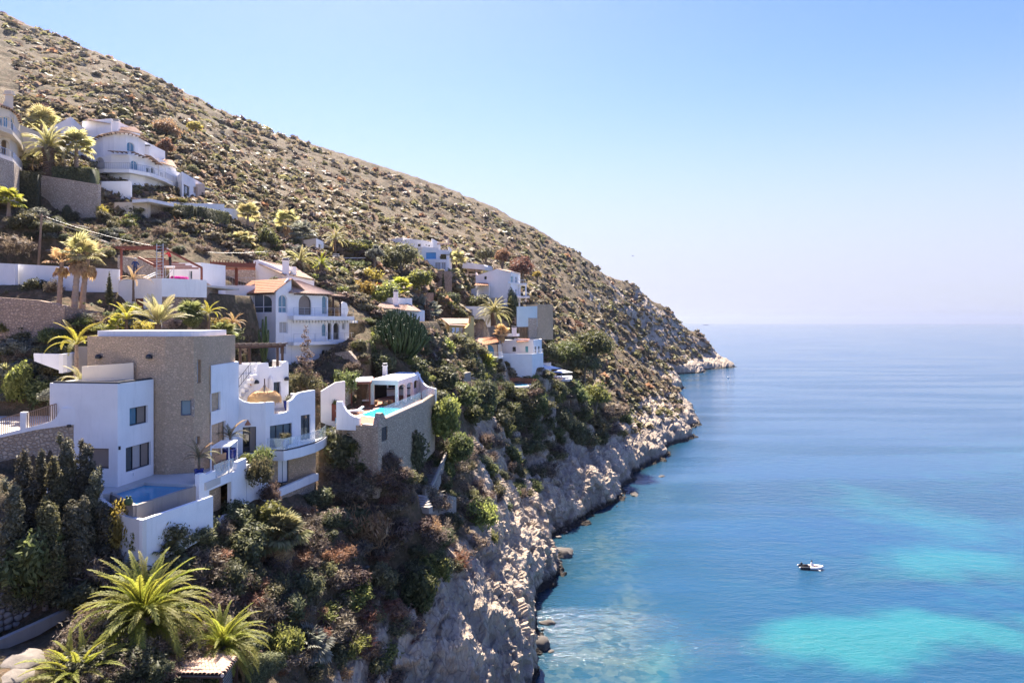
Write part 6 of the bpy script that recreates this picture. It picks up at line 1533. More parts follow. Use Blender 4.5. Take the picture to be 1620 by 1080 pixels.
def simple_house(name, label, cat, parts):
    V = thing(name, label, cat, (0,0,0))
    for p in parts: p(V)
    return V
def far_houses():
    g0, p0, z0_, x0 = G, P, PZ, PX
    def off(d): return (lambda px, Y: g0(px, Y+d)), (lambda px, py, Y: p0(px, py, Y+d)), (lambda py, Y: z0_(py, Y+d)), (lambda px, Y: x0(px, Y+d))
    # house behind the pale fan palms
    V = thing('white_house', 'small white house half hidden by pale fan palms', 'house', (0,0,0))
    block(V, plan(G(440,119), G(453,119), 5), 44, PZ(384,119), 'white', skip=(2,), ops={0:[w_(444,388,449,396, mu=0, g='glass', f='whitepaint')]})
    p = [G(478,119), G(500,116), G(512,121), (PX(512,121),127), (PX(478,119),125)]
    block(V, p, 42, PZ(379,118), 'white', skip=(2,3), ops={0:[w_(494,386,498,405, mu=0, g='palecurtain', f='whitepaint')], 1:[w_(504,386,508.5,407, mu=0, g='glass', f='whitepaint')]})
    block(V, plan(G(482,113), G(511,113.5), 2.5), 41, PZ(404,113), 'white', skip=(2,), drop=.1)
    # low white house
    V = thing('white_house', 'low white terraced house above the orange and yellow shrubs', 'house', (0,0,0))
    block(V, plan(G(517,119), G(546,118), 5), 41, PZ(421,118), 'white', skip=(2,), drop=.15, ops={0:[]})
    block(V, plan(G(543.5,116.5), G(576,118), 4), 40, PZ(424,117), 'white', skip=(2,), drop=.4)
    slab_poly(V, plan(G(517,116), G(543,115.5), 4), 41.2, PZ(427,116), 'white', 'terrace'); chimney(V, PX(534,122), 121, 42, PZ(405,121), 1.0, .9)
    V = thing('garden_pergola', 'small green-draped garden frame in front of the clipped hedge', 'pergola', (0,0,0))
    for px in (541,553,565,575): mb = MB(M['wood']); mb.bar((*G(px,128),40),(*G(px,128),PZ(408,128)),.15); mb.build('post', V)
    mb = MB(M['fabric_white']); mb.bar(P(538,408,128),P(578,408,128),.12,.12); mb.build('beam', V)
    # house with the blue window
    V = thing('white_house', 'white stepped modern house with a blue window high on the slope', 'house', (0,0,0))
    def t0(L): return [(0,50),(L,50),(L,PZ(384,170)),(L*.75,PZ(380,170)),(L*.4,PZ(377.5,170)),(0,PZ(377,170))]
    block(V, [G(636,172), G(684,170), (PX(684,170)+1,180), (PX(636,172),180)], 50, PZ(378,171), 'white', th=.35, drop=1.0, skip=(2,), tops={0:t0}, ops={0:[w_(660.5,385.5,665.5,390.5, mu=0, g='glass_dark', f='whitepaint'), w_(672.5,386.5,675,389, mu=0, g='glass_dark', f='whitepaint'), w_(677,387.5,680,390, mu=0, g='glass_dark', f='whitepaint')]})
    block(V, plan(G(617,178), G(637,175), 5), 50, PZ(377,176), 'white', skip=(2,), drop=.2)
    block(V, [G(657,166), G(668,163.5), G(711,163), (PX(711,163),170), (PX(657,166),171)], 46, PZ(391,164), 'white', th=.35, skip=(3,), drop=.9, tops={1: lambda L: [(0,46),(L,46),(L,PZ(395.5,163)),(L*.62,PZ(395,163)),(L*.6,PZ(391.5,163)),(0,PZ(391,163.5))]}, ops={1:[w_(673.5,399,690,410, mu=0, g='blueshut', f='whitepaint'), w_(696,402,706,410, s='open')]})
    block(V, [G(664,162.4), G(708.5,161.6), (PX(708.5,161.6),164), (PX(664,162.4),165)], 44, PZ(410.5,162), 'white', skip=(2,), drop=.05, th=.3, ops={0:[w_(673,414,679,428, s='open'), w_(688,415,697,428, mu=1, g='palecurtain', f='whitepaint'), w_(698,415,705,428, mu=1, g='palecurtain', f='whitepaint')]})
    for px in (697, 709.5): mb = MB(M['tile_pale']); mb.bar((*G(px,175),55),(*G(px,175),PZ(376 if px > 700 else 388,175)),.35); mb.build('post', V)
    mb = MB(M['tile_pale']); mb.bar(P(688,385.5,176),P(714,386,176),.4,.4); mb.build('garden_beam', V)
    # curved low house
    V = thing('white_house', 'low white house with curved roofline over orange brick', 'house', (0,0,0))
    W = Wall(G(731,180), G(767,178), .4); h = lambda px, py: W.hit(px, py); mb = MB(M['white'])
    W.slab(mb, [h(731,424),h(767,427),h(767,421),h(765,418.5),h(755,417.5),h(742,415.5),h(733,414)], (), 0, -6); mb.build('roof_block', V)
    W = Wall(G(739,180.5), G(764,179), .4); wall_obj(V, W, [(0,46),(W.L,46),(W.L,PZ(426,180)),(0,PZ(424,180))], [w_(742,424,749,429, s='open'), w_(752,425,760,430, s='open')], 'tile_pale', miter=False)
    # gabled white house
    G_, P_, PZ_, PX_ = off(14); q = 14
    V = thing('gabled_house', 'white gabled house with balconies beside the dark cypress bush', 'house', (0,0,0))
    a, b, c = G_(752.5,150), G_(808,146), G_(823,152); bk = [(c[0]-3,160+q),(a[0],158+q)]
    def gb(L): return [(0,38),(L,38),(L,PZ_(429.5,146)),(L*.61,PZ_(425.5,147.5)),(0,PZ_(436,150))]
    block(V, [a,b,c]+bk, 38, PZ_(431,150), 'white', th=.3, roof=None, skip=(2,3), tops={0:gb}, ops={
        0:[w_(766,437,770,442, mu=0, g='glass_dark', f='darkmetal'), w_(774.5,471,797,483, s='door', mat='cream')],
        1:[w_(806,437,812,447, mu=0, g='tealshut', f='whitepaint'), w_(815,438,818.5,448, mu=0, g='glass_blue', f='whitepaint'), w_(806.5,457,811,469,'arch', mu=0, g='glass', f='whitepaint'), w_(815,457,818,468,'arch', mu=0, g='glass_blue', f='whitepaint')]})
    mb = MB(M['tile_pale']); R0 = Vector((*b,PZ_(429.5,146))); A0 = P_(786,425,147.6); mb.add([P_(751,436.5,150), A0, Vector((A0.x-1,158+q,A0.z)), Vector((PX_(751,150),158+q,PZ_(436,150)))], [(0,1,2,3)]); mb.build('roof', V)
    mb = MB(M['tile_pale']); tile_sheet(mb, P_(807,430,145.6), P_(824,433.5,151.8), P_(806,428,160), A0, pitch=.5); mb.build('roof', V)
    mb = MB(M['darkmetal']); mb.bar(P_(776,437,148.5), P_(784,441,148.2), .12); mb.build('wall_stair_rail', V)
    W = Wall(G_(745.5,150), G_(774,147.2), .3); wall_obj(V, W, [(0,40),(W.L,40),(W.L,PZ_(450,147.4)),(0,PZ_(457,150))], [w_(753.5,455.5,764.5,469,'arch', s='open')], 'white', miter=False)
    mb = MB(M['tile']); tile_sheet(mb, P_(750,451.5,146.6), P_(773,451.5,146), P_(772,447.5,149), P_(753,447.5,149.6), pitch=.5); mb.build('porch_roof', V)
    slab_poly(V, [G_(804,144.5),G_(822,150.6),G_(833,150.6),G_(833,156),G_(820,156)], PZ_(449.5,148), PZ_(447.5,148), 'white')
    slab_poly(V, [G_(806,144),G_(825,149.5),G_(838,149.5),G_(838,155),G_(820,156)], PZ_(470.5,147), PZ_(468,147), 'white')
    for px, Y in ((832,150.8),(822.5,150.8)):
        mb = MB(M['white']); mb.bar((*G_(px,Y),40),(*G_(px,Y),PZ_(448,Y)),.35); mb.build('column', V)
    railing(V, [(*G_(806,144.4),PZ_(468,147)),(*G_(825,149.7),PZ_(468,147)),(*G_(837,149.7),PZ_(468,147))], .9, 'whitepaint', .4, .05, .07)
    railing(V, [(*G_(805,144.9),PZ_(447.5,148)),(*G_(822,150.7),PZ_(447.5,148)),(*G_(832,150.7),PZ_(447.5,148))], .9, 'whitepaint', .4, .05, .07)
    V = thing('terrace_wall', 'tan stone tower wall at the right end of the hillside terrace', 'wall', (0,0,0)); W = Wall(G_(850,143), G_(875,146), .8); mb = MB(M['stone_tower']); W.slab(mb, [(0,31),(W.L,31),(W.L,PZ_(482,146)),(0,PZ_(481,143))], (), 0, -4); mb.build('masonry', V)
    mb = MB(M['stone_tan']); W = Wall(G_(836,142), G_(849.6,142.9), .6); W.slab(mb, [(0,31),(W.L,31),(W.L,PZ_(503,143)),(0,PZ_(503,142))], ()); mb.build('masonry', V)
    V = thing('pool_wall', 'pale blue terrace wall beside the tan stone tower wall', 'wall', (0,0,0)); W = Wall(G_(818,141), G_(850,143), .4); mb = MB(M['palelue']); W.slab(mb, [(0,34),(W.L,34),(W.L,PZ_(484,143)),(0,PZ_(485,141))], ()); mb.build('wall_panel', V)
    # long low white house
    G_, P_, PZ_, PX_ = off(12); q = 12
    V = thing('white_house', 'long low white house with dark door above the yellow house', 'house', (0,0,0))
    block(V, plan(G_(694,139), G_(713,138), 5), 35, PZ_(483,138), 'white', skip=(2,), drop=.2)
    block(V, plan(G_(713,137), G_(776,139), 5), 34, PZ_(484.5,138), 'white', skip=(2,), drop=.2, ops={0:[w_(723,489,730,501, s='door', mat='darkmetal'), w_(739,489,748,500, mu=0, g='palecurtain', f='whitepaint')]})
    # small hip-roofed house behind the candelabra tree
    V = thing('white_house', 'small white house with chimney and hip roof behind the candelabra tree', 'house', (0,0,0))
    block(V, [G(560,101), G(632,100), G(664,106), (PX(664,106),112), (PX(560,101),110)], 33.5, PZ(489,102), 'white', th=.3, roof=None, skip=(3,), ops={0:[w_(564,497,570,503, mu=0, g='glass', f='whitepaint')], 1:[w_(641,493,646,502, mu=0, g='glass', f='whitepaint'), w_(652,494,657,502,'arch', mu=0, g='glass_blue', f='whitepaint')]})
    block(V, plan(G(621,103.5), G(652,106), 4), 36, PZ(471,104), 'white', skip=(2,), drop=.1)
    chimney(V, PX(624,102), 103.2, 37.5, PZ(462,102), .7, .6)
    mb = MB(M['tile_dusty']); tile_sheet(mb, P(590,486,100), P(633,489.5,99.4), P(640,480,106), P(618,472,108)); mb.build('roof', V)
    ap = P(644,480,106); mb = MB(M['tile_old_and_shade']); tile_sheet(mb, P(629,489.5,99.6), P(641,491,99.2), ap, ap+Vector((-.01,0,0))); mb.build('roof', V)  # shade of the left facet painted by a darker tile
    mb = MB(M['tile_dusty']); tile_sheet(mb, P(641,491,99.2), P(667,492.5,105.6), ap+Vector((.3,.3,0)), ap); mb.build('roof', V)
    mb = MB(M['tile_old_and_shade']); tile_sheet(mb, P(563,496,99.5), P(587,497,99), P(584,491,102), P(566,491,102)); mb.build('porch_roof', V)
    W = Wall(G(540,99), G(590,101), .3); h = lambda px, py: W.hit(px, py); mb = MB(M['white']); W.slab(mb, [h(548,500),h(590,500),h(590,484),h(572,482),h(561,481),h(556,478),h(550,478),h(546,484),h(545,490)], ()); mb.build('scroll_wall', V)
    for i in range(2):
        slab_poly(V, [G(640,97.5+i*.5),G(662,97.5),G(662,103),G(640,103)], PZ(521+44*i,99), PZ(519+44*i,99), 'white', 'balcony'); railing(V, [(*G(641,97.8),PZ(519+44*i,99)),(*G(661,97.8),PZ(519+44*i,99))], .8, 'metal', .3)
    mb = MB(M['white']); mb.bar((*G(660.5,98),27),(*G(660.5,98),PZ(519,98)),.25); mb.build('column', V)
    # yellow house
    G_, P_, PZ_, PX_ = off(12); q = 12
    V = thing('yellow_house', 'ochre yellow house with white shutters and tiled roof', 'house', (0,0,0))
    a, b, c = G_(670,121), G_(711,117), G_(745,123)
    def yg(L): return [(0,26),(L,26),(L,PZ_(512.5,117)),(L*.62,PZ_(505.5,118.5)),(0,PZ_(512.5,121))]
    block(V, [a,b,c,(c[0]-2,141),(a[0],141)], 26, PZ_(511.5,119), 'yellow', th=.3, roof=None, skip=(3,), tops={0:yg}, ops={1:[w_(715,518,720,527, s='shutter', mat='whitepaint'), w_(721.5,518,727,528, s='shutter', mat='whitepaint'), w_(728.5,518,733,527, s='shutter', mat='whitepaint'), w_(738.5,519,742,527,'arch', mu=0, g='palecurtain', f='whitepaint')]})
    rg = P_(698,503.5,119); rgb = Vector((rg.x+2,140,rg.z)); mb = MB(M['tile_dusty']); tile_sheet(mb, P_(711,514,116.3), P_(746,516,122.4), Vector((rg.x+5,139,rg.z)), rg, pitch=.4); mb.build('roof', V)
    mb = MB(M['tile_pale']); tile_sheet(mb, Vector((a[0]-.8,141,PZ_(513,121))), P_(668,514.5,121), rg, rgb, pitch=.4); mb.build('roof', V)
    mb = MB(M['yellow']); W = Wall(G_(735.5,119.6), G_(750,121.5), .5); h = lambda px, py: W.hit(px, py); W.slab(mb, [(0,27),(W.L,27),h(750,502),h(745,500),h(744,511),h(739,517),(0,PZ_(519,119.6))], ()); mb.build('chimney_wall', V)
    slab_poly(V, plan(G_(711.5,115.6), G_(735,118.4), .9), PZ_(532,117), PZ_(530.5,117), 'white', 'balcony')
    # house with blue arched door
    G_, P_, PZ_, PX_ = off(18); q = 18
    V = thing('blue_arch_house', 'tiled stone house with a sky-blue arched shutter', 'house', (0,0,0))
    a, b, c = G_(737,124), G_(787,118.5), G_(794,124)
    block(V, [a,b,c,(c[0],148),(a[0],148)], 24, PZ_(545,119), 'cream', th=.3, roof=None, skip=(3,), ops={0:[w_(767,545.5,781.5,562,'arch', s='shutter', mat='blueshut'), w_(750,552,757,560,'arch', s='open')]})
    mb = MB(M['tile']); tile_sheet(mb, P_(760,546.5,119.6), P_(789,541,117.6), P_(786,533,126), P_(764,533,128), pitch=.4); mb.build('roof', V)
    mb = MB(M['tile_dusty']); tile_sheet(mb, P_(736,545.5,123), P_(762,546,119.2), P_(764,533,128), P_(745,534,129), pitch=.4); mb.build('roof', V)
    slab_poly(V, [G_(750,119),G_(789,114.5),G_(796,118),G_(796,124),G_(750,126)], PZ_(566,118), PZ_(563.5,118), 'white2', 'balcony'); railing(V, [(*G_(751,119.4),PZ_(563.5,118)),(*G_(788.6,115),PZ_(563.5,118)),(*G_(795,118),PZ_(563.5,118))], .9, 'whitepaint', .35, .05, .07)
    for px, Y in ((787,116),(757,119.5)): mb = MB(M['wood']); mb.bar((*G_(px,Y),PZ_(564,Y)),(*G_(px,Y),PZ_(545,Y)),.25); mb.build('post', V)
    mb = MB(M['cream']); mb.prism([G_(752,120),G_(786,116.4),G_(793,121),G_(752,126)], 21, PZ_(566,118)); mb.build('basement', V)
    # white house with dark windows
    G_, P_, PZ_, PX_ = off(22); q = 22
    V = thing('white_house', 'white house with teal shutter and dark tall windows near the pines', 'house', (0,0,0))
    a, b, c = G_(790,124), G_(844,119.5), G_(857,125)
    block(V, [a,b,c,(c[0],154),(a[0],154)], 23, PZ_(537,121), 'white', th=.3, drop=.2, skip=(3,), tops={0: lambda L: [(0,23),(L,23),(L,PZ_(537,119.5)),(L*.45,PZ_(535,121.5)),(L*.42,PZ_(538,122)),(L*.12,PZ_(539,123.5)),(0,PZ_(541,124))]}, ops={0:[w_(810,548.5,816,556, s='lattice'), w_(831,547.5,835.5,557, s='shutter', mat='tealshut')], 1:[w_(846,548,848.5,560, mu=0, g='glass_dark', f='darkmetal'), w_(851.5,547.5,854,559, mu=0, g='glass_dark', f='darkmetal')]})
    block(V, plan(G_(802,125), G_(812,124.5), 4), 32, PZ_(528,124.5), 'white', skip=(2,), drop=.1); chimney(V, PX_(813.5,125), 147.2, 32, PZ_(519,125), 1.1, .9)
    mb = MB(M['tile']); tile_sheet(mb, P_(818,541,120), P_(836,540,119), P_(838,535.5,124), P_(814,535.5,125), pitch=.4); mb.build('roof', V)
    block(V, [G_(790,117),G_(842,115.5),G_(859.5,121),(PX_(859.5,121),148),(PX_(790,117),146)], 21, PZ_(559,117), 'white', th=.3, drop=.8, skip=(2,3))
    railing(V, [(*G_(844,116),PZ_(560,117)),(*G_(859,121),PZ_(560,117))], .9, 'whitepaint', .3, .04, .06)
    # lower sun terrace with parasols
    V = thing('sun_terrace', 'pale paved sun terrace edge between the white house and pines', 'terrace', (0,0,0)); slab_poly(V, [G_(826,124),G_(905,131),G_(905,142),G_(826,138)], 19, PZ_(601,128), 'white2', 'terrace'); block(V, plan(G_(846,139), G_(872,139), 3), 20, PZ_(574,139), 'white', skip=(2,), drop=.1, ops={0:[w_(858,577,864,590, mu=0, g='glass_blue', f='whitepaint')]})
    for i, (px, py, Y, r) in enumerate(((853,577,132,2.1),(872,580,129,1.9),(889,586,134,1.8))):
        t = thing('beach_parasol', ['large white square parasol beside the pale terrace house', 'low white parasol at the terrace edge', 'white parasol nearest the big pine'][i], 'parasol', (PX_(px,Y),Y+q,PZ_(601,128)), .3*i, 'white parasols on the sun terrace'); z = PZ_(py,Y)-PZ_(601,128)
        mb = MB(M['whitepaint']); mb.tube([(0,0,0),(0,0,z+.3)], .05, 6); mb.build('pole', t); mb = MB(M['fabric_white']); mb.add([(-r,-r,z-.35),(r,-r,z-.35),(r,r,z-.35),(-r,r,z-.35),(0,0,z+.25)], [(0,1,4),(1,2,4),(2,3,4),(3,0,4)]); mb.build('canopy', t)
    for i, px in enumerate((876,884,893)): lounger(['white lounger under the low parasol', 'middle white lounger on the sun terrace', 'white lounger by the terrace end near the pines'][i], (PX_(px,131), 152.5+i*.6, PZ_(601,128)), 1.2, group='white loungers on the sun terrace')
    # round terrace with orange fence
    V = thing('round_terrace', 'round stone terrace ringed by an orange wooden fence', 'terrace', (0,0,0)); Y = 112; cx, cy = PX_(820,Y), 134; r = 3.5
    mb = MB(M['stone_tan']); mb.lathe([(r,-5),(r,0)], (cx,cy,PZ_(613,109)), 28); mb.build('terrace_wall', V)
    mb = MB(M['white2']); mb.lathe([(r*1.03,0),(r*1.03,.25),(r*.9,.26)], (cx,cy,PZ_(613,109)), 28); mb.build('rim', V)
    mb = MB(M['poolwater']); mb.lathe([(r*.62,0),(r*.62,.32)], (cx,cy,PZ_(613,109)), 24); mb.build('plunge_pool', V)
    mb2 = MB(M['orangewood']); z = PZ_(613,109)+.3
    for i in range(40):
        a_ = math.pi*(-.1+1.2*i/39)+0.0; x, y = cx+r*math.cos(a_), cy+r*math.sin(a_); mb2 = MB(M['orangewood']); mb2.box((x,y,z+.5),(.26,.05,1.05),a_+math.pi/2); mb2.build('fence_board', V)
    G_, P_, PZ_, PX_ = off(0)
    # slender pinkish shrine pillar
    V = thing('brick_pillar', 'slim pale pillar with a pinkish block on top among the pines', 'pillar', (0,0,0)); Y = 158; x = PX_(927,Y); mb = MB(M['cream']); mb.box((x,Y,PZ_(680,Y)),(1.2,1.0,5.0)); mb.build('shaft', V); mb = MB(M['stone_pink']); mb.box((x-.9,Y,PZ_(660,Y)),(3.0,1.4,1.2)); mb.build('block', V); mb = MB(M['fabric_white']); mb.box((x,Y-.7,PZ_(664,Y)),(1.8,.3,.3)); mb.build('ledge', V)
    # retaining pieces amid the mid slope garden
    for i, (a, b, z0, y0, y1, m, lb) in enumerate((((712,110),(745,114),22,596,588,'concrete','grey garden wall with pale coping among the trees'), ((690,112),(704,112),22,590,590,'white2','short pale wall glimpsed between the mid-slope trees'), ((745,132),(790,135),22,578,580,'stone_tan','tan wall under the blue-arched house'))):
        W = Wall(G_(*a), G_(*b), .4); stone_wall('garden_wall', lb, W, [(0,z0),(W.L,z0),(W.L,PZ_(y1,b[1])),(0,PZ_(y0,a[1]))], m, .4)
far_houses()
# ================================================================ PLANTING
def gz(x, y): return ground(float(x), float(y))
def at(px, Y): x = PX(px, Y); return (x, Y, gz(x, Y))
def palm_px(fn, label, px, pc, pb, rad, Y, r=.22, **kw):
    """pc = crown row, pb = foot row, rad = crown radius in photo pixels"""
    z0 = PZ(pb, Y); h = (pb-pc)*Y/F
    return fn(label, (PX(px, Y), Y, z0-.2), h+.2, r, rad*Y/F*1.18, **kw)
DP = lambda *a, **k: palm_px(date_palm, *a, **k)
FP = lambda *a, **k: palm_px(fan_palm, *a, **k)
# --- big palms at the bottom edge
DP('huge date palm with wide yellow-green crown between the twig mass and the tiled shelter', 228, 984, 1046, 100, 36, r=.42, n=105, nlow=14, seed=2)
DP('sunlit date palm cut by the bottom edge left of the tiled shelter', 120, 1092, 1140, 86, 32, r=.4, n=90, nlow=10, seed=5)
DP('date palm with dry lower fronds right of the tiled shelter', 352, 1030, 1090, 70, 37.5, r=.36, n=84, nlow=20, seed=9)
# --- mid garden palms
DP('yellow feather palm with two bright drooping fronds beside the white angular wall', 121, 545, 592, 44, 53, r=.16, n=13, mat='frond_y', style='short', bark='palmtan', seed=3)
DP('bent young palm with pale arching fronds behind the white bedroom block', 121, 605, 640, 34, 47.5, r=.14, n=16, mat='frond_pale', style='short', bark='palmtan', lean=(.25,0), seed=4)
FP('tall ragged fan palm with leaning trunk, left of the palm trio', 93, 415, 512, 22, 62.8, r=.22, n=9, mat='frond_dry', lean=(.3,0), skirt=9, seed=1)
FP('tallest ragged fan palm, middle of the palm trio', 117, 402, 525, 28, 62.2, r=.27, n=11, mat='frond_pale', lean=(.5,0), skirt=13, seed=2)
FP('ragged fan palm with thick dead skirt, right of the palm trio', 129, 410, 520, 26, 63.0, r=.25, n=9, mat='frond_pale', lean=(.6,0), skirt=12, seed=3)
DP('small dying palm with two brown drooping sides before the white wall', 211, 443, 474, 26, 64, r=.11, n=9, mat='frond_dry', style='short', seed=6)
DP('stiff upright pale palm above the stone tower', 250, 512, 524, 44, 58, r=.3, n=30, mat='frond_pale', style='up', seed=7)
DP('short golden palm behind the right end of the stone tower roof', 330, 497, 520, 26, 63, r=.14, n=14, mat='frond_y', style='short', seed=8)
DP('feathery yellowish palm above the left half of the stone tower', 200, 505, 520, 30, 60, r=.14, n=16, mat='frond_y', style='short', seed=11)
DP('pale orange-tipped palm in front of the tiled house flank', 370, 512, 545, 22, 70, r=.12, n=14, mat='frond_dry', style='short', seed=12)
DP('broad date palm above the big pale rubble wall', 77, 238, 280, 44, 95, r=.62, n=50, mat='frond_pale', nlow=4, seed=13)
FP('fan palm between the broad date palm and the rounded villa', 121, 232, 268, 25, 98, r=.28, n=26, mat='frond_pale', seed=14)
FP('pale fan palm on the slope behind the broad date palm', 66, 197, 222, 26, 118, r=.3, n=22, mat='frond_pale', skirt=4, seed=15)
FP('small bright fan palm below the dark left hedge', 14, 318, 340, 20, 82, r=.2, n=22, mat='frond', seed=16)
FP('tall fan palm in front of the small white house', 478, 371, 412, 20, 112, r=.25, n=24, mat='leaf_grey', seed=17)
FP('pale thin fan palm left of the small white house', 455, 352, 405, 19, 116, r=.18, n=20, mat='frond_pale', skirt=5, seed=18)
DP('date palm with straight trunk before the dark clipped hedge', 530, 380, 418, 23, 124, r=.22, n=30, mat='frond_pale', nlow=3, seed=19)
DP('drooping sunlit palm behind the tiled house chimney', 474, 416, 440, 30, 98, r=.3, n=34, mat='frond_pale', nlow=6, seed=20)
DP('fresh green palm right of the slender cypress', 508, 420, 440, 22, 99, r=.25, n=30, mat='frond', seed=21)
FP('single tall fan palm standing before the rubble terraces', 717, 438, 478, 13, 162, r=.35, n=22, mat='frond_pale', skirt=3, seed=22)
FP('fan palm above the rubble wall beside the house with the blue window', 722, 412, 432, 16, 170, r=.3, n=22, mat='frond_pale', seed=23)
FP('fan palm left of the terrace under the blue window', 707, 410, 429, 12, 164.5, r=.25, n=18, mat='frond_pale', seed=24)
DP('low broad date palm beside the long white house', 781, 497, 514, 30, 148, r=.5, n=46, mat='frond_pale', seed=25)
FP('fan palm beside the orange-tan wall end', 392, 338, 362, 16, 110, r=.2, n=20, mat='frond_pale', seed=26)
FP('low fan palm in the garden below the tall hedge', 322, 375, 392, 13, 97, r=.15, n=18, mat='leaf_grey', seed=27)
FP('small fan palm right of the tall hedge', 384, 382, 398, 17, 100, r=.2, n=20, mat='frond_pale', seed=28)
FP('dead-fronded palm beside the ochre house terrace', 793, 527, 546, 14, 142, r=.18, n=12, mat='frond_dry', skirt=6, seed=29)
FP('palm with yellow leaves under the blue-arched house', 765, 580, 600, 20, 131, r=.2, n=20, mat='frond', seed=30)
FP('fan palm over the round fenced terrace path', 800, 585, 606, 14, 139, r=.2, n=18, mat='leaf_olive', seed=31)
FP('squat grey-green fan palm just above the huge date palm', 212, 908, 930, 27, 39.5, r=.2, n=26, mat='leaf_grey', seed=32)
FP('squat fan palm with dry skirt below the pool corner', 262, 878, 905, 30, 41, r=.2, n=26, mat='leaf_olive', skirt=12, seed=33)
FP('grey dwarf fan palm on the lower slope above the bottom edge', 488, 1030, 1050, 34, 45, r=.2, n=24, mat='leaf_grey', skirt=12, seed=34)
FP('large clumping fan palm with dry skirt right of the low white walls', 445, 850, 890, 38, 48.5, r=.25, n=34, mat='leaf_olive', skirt=26, seed=35)
FP('pale dwarf palm at the left end of the garden row', 185, 515, 528, 13, 60, r=.15, n=18, mat='frond', seed=36)
FP('spiky bush palm in the tower garden', 300, 498, 518, 22, 62, r=.15, n=22, mat='leaf_green', seed=37)
FP('dark spiky palm right of the tower garden', 352, 530, 548, 22, 66, r=.15, n=20, mat='leaf_green', seed=38)
FP('fan palm on the slope beside the hip-roofed house', 680, 492, 505, 16, 120, r=.15, n=20, mat='leaf_grey', seed=39)
FP('grey fan palm clump above the ochre house', 662, 486, 502, 17, 122, r=.15, n=20, mat='leaf_grey', seed=40)
FP('bushy fan palm behind the white chimney block', 632, 455, 472, 17, 118, r=.15, n=20, mat='frond', seed=41)
# --- junipers at the lower left
def juniper(label, px, top, foot, wpx, Y, seed, mat='leaf_juniper'):
    x = PX(px, Y); z = PZ(foot, Y); h = (foot-top)*Y/F; r = wpx*Y/F/2; g = random.Random(seed); lobes = []
    k = max(5, int(h/ (r*.55)))
    for i in range(k):
        s = (i+.5)/k; rr = r*(1-.55*s**2.2); a = g.uniform(0, 6.28)
        lobes.append((.28*rr*math.cos(a), .28*rr*math.sin(a), h*s*.94, rr*.8, rr*.8, h/k*1.0))
        if g.random() < .8: lobes.append((.7*rr*math.cos(a+2), .7*rr*math.sin(a+2), h*s, rr*.42, rr*.42, h/k*.9))
    return tree(label, (x, Y, z), h, lobes, int(1500+h*r*1300), .15, mat, .12, cat='juniper', name='juniper_tree', limbs=3, jag=.16, core=.74, shell=.8, seed=seed)
J = [(18,760,960,52,37,'dusty juniper column at the far left edge'),(40,712,930,56,38.5,'dark juniper with rounded top before the rubble terrace wall'),(66,702,900,26,39.5,'slim pointed juniper spire second from the left edge'),
     (88,722,920,44,39.3,'dull brown-green juniper between the slim spire and the tallest pair'),(103,688,890,46,40.5,'tallest juniper, left of the pair beside the white bedroom block'),(133,697,880,44,41,'tall lumpy juniper touching the white bedroom block'),
     (150,740,900,46,40.4,'short juniper at the corner of the lower bedroom window'),(72,790,950,60,37.5,'brown-tinged juniper in the front of the group'),(120,790,940,62,38.8,'wide dark juniper below the tall pair'),(165,800,930,52,40.2,'rounded juniper beside the golden bush')]
for i, (px, t_, f_, w__, Y, lb) in enumerate(J): juniper(lb, px, t_, f_, w__, Y, i+1, 'leaf_juniper' if i not in (3, 7) else 'leaf_olive')
B = bush
B('golden_bush', 'bright golden bush glowing beside the pool corner', 'bush', 190, 868, 60, 'round', 'leaf_gold', 40.3, 1.0, hpx=82)
B('golden_bush', 'lower golden-green bush at the foot of the pool corner', 'bush', 214, 880, 46, 'round', 'leaf_yellow', 40.0, 1.0, hpx=50)
B('pine_bush', 'rounded fresh green pine bush above the rubble wall at the left edge', 'bush', 28, 945, 110, 'round', 'leaf_green', 36.3, 1.0, hpx=108)
for i, (px, py, w__, h_, lb) in enumerate(((130,955,100,100,'purplish twiggy thicket under the junipers'),(165,940,110,90,'purple-brown thicket left of the huge date palm'),(120,1010,60,40,'low bare thicket above the sloping path wall'),(150,1010,100,60,'dark thicket behind the sunlit date palm'),(285,950,70,80,'dark twiggy bush right of the squat fan palms'))):
    B('twig_thicket', lb, 'thicket', px, py, w__, 'twig', 'leaf_purple', None, 1, hpx=h_)
B('bush', 'soft olive bush under the white catch wall', 'bush', 262, 862, 60, 'loose', 'leaf_olive', 41, hpx=44)
B('bush', 'olive-green bush under the right part of the catch wall', 'bush', 232, 856, 50, 'loose', 'leaf_yellow', 40.6, hpx=34)
B('bush', 'grey-green bush hiding the foot of the undercroft', 'bush', 300, 862, 60, 'loose', 'leaf_olive', 42.5, hpx=34)
# --- right side of the villa
for a in ((405,770,44,'loose','leaf_olive',50.5,'pale bush climbing the rubble wall right of the stepped wing',60),(385,735,26,'round','leaf_yellow',52.5,'small yellow shrub on top of the white pillar end',20),(412,742,40,'twig','leaf_green',52.5,'dark spiky shrub in front of the terrace door',50),
          (425,800,36,'twig','leaf_dry',51.5,'dry tall weeds at the foot of the stepped wing',52),(375,835,70,'round','leaf_dark',48,'dark bush below the stepped white wing',44),(425,835,60,'round','leaf_yellow',48.5,'bright yellow-green shrub on the slope under the villa',46),(342,850,56,'twig','leaf_purple',46,'grey twiggy bush below the undercroft',44)):
    B('bush', a[6], 'bush', a[0], a[1], a[2], a[3], a[4], a[5], hpx=a[7])
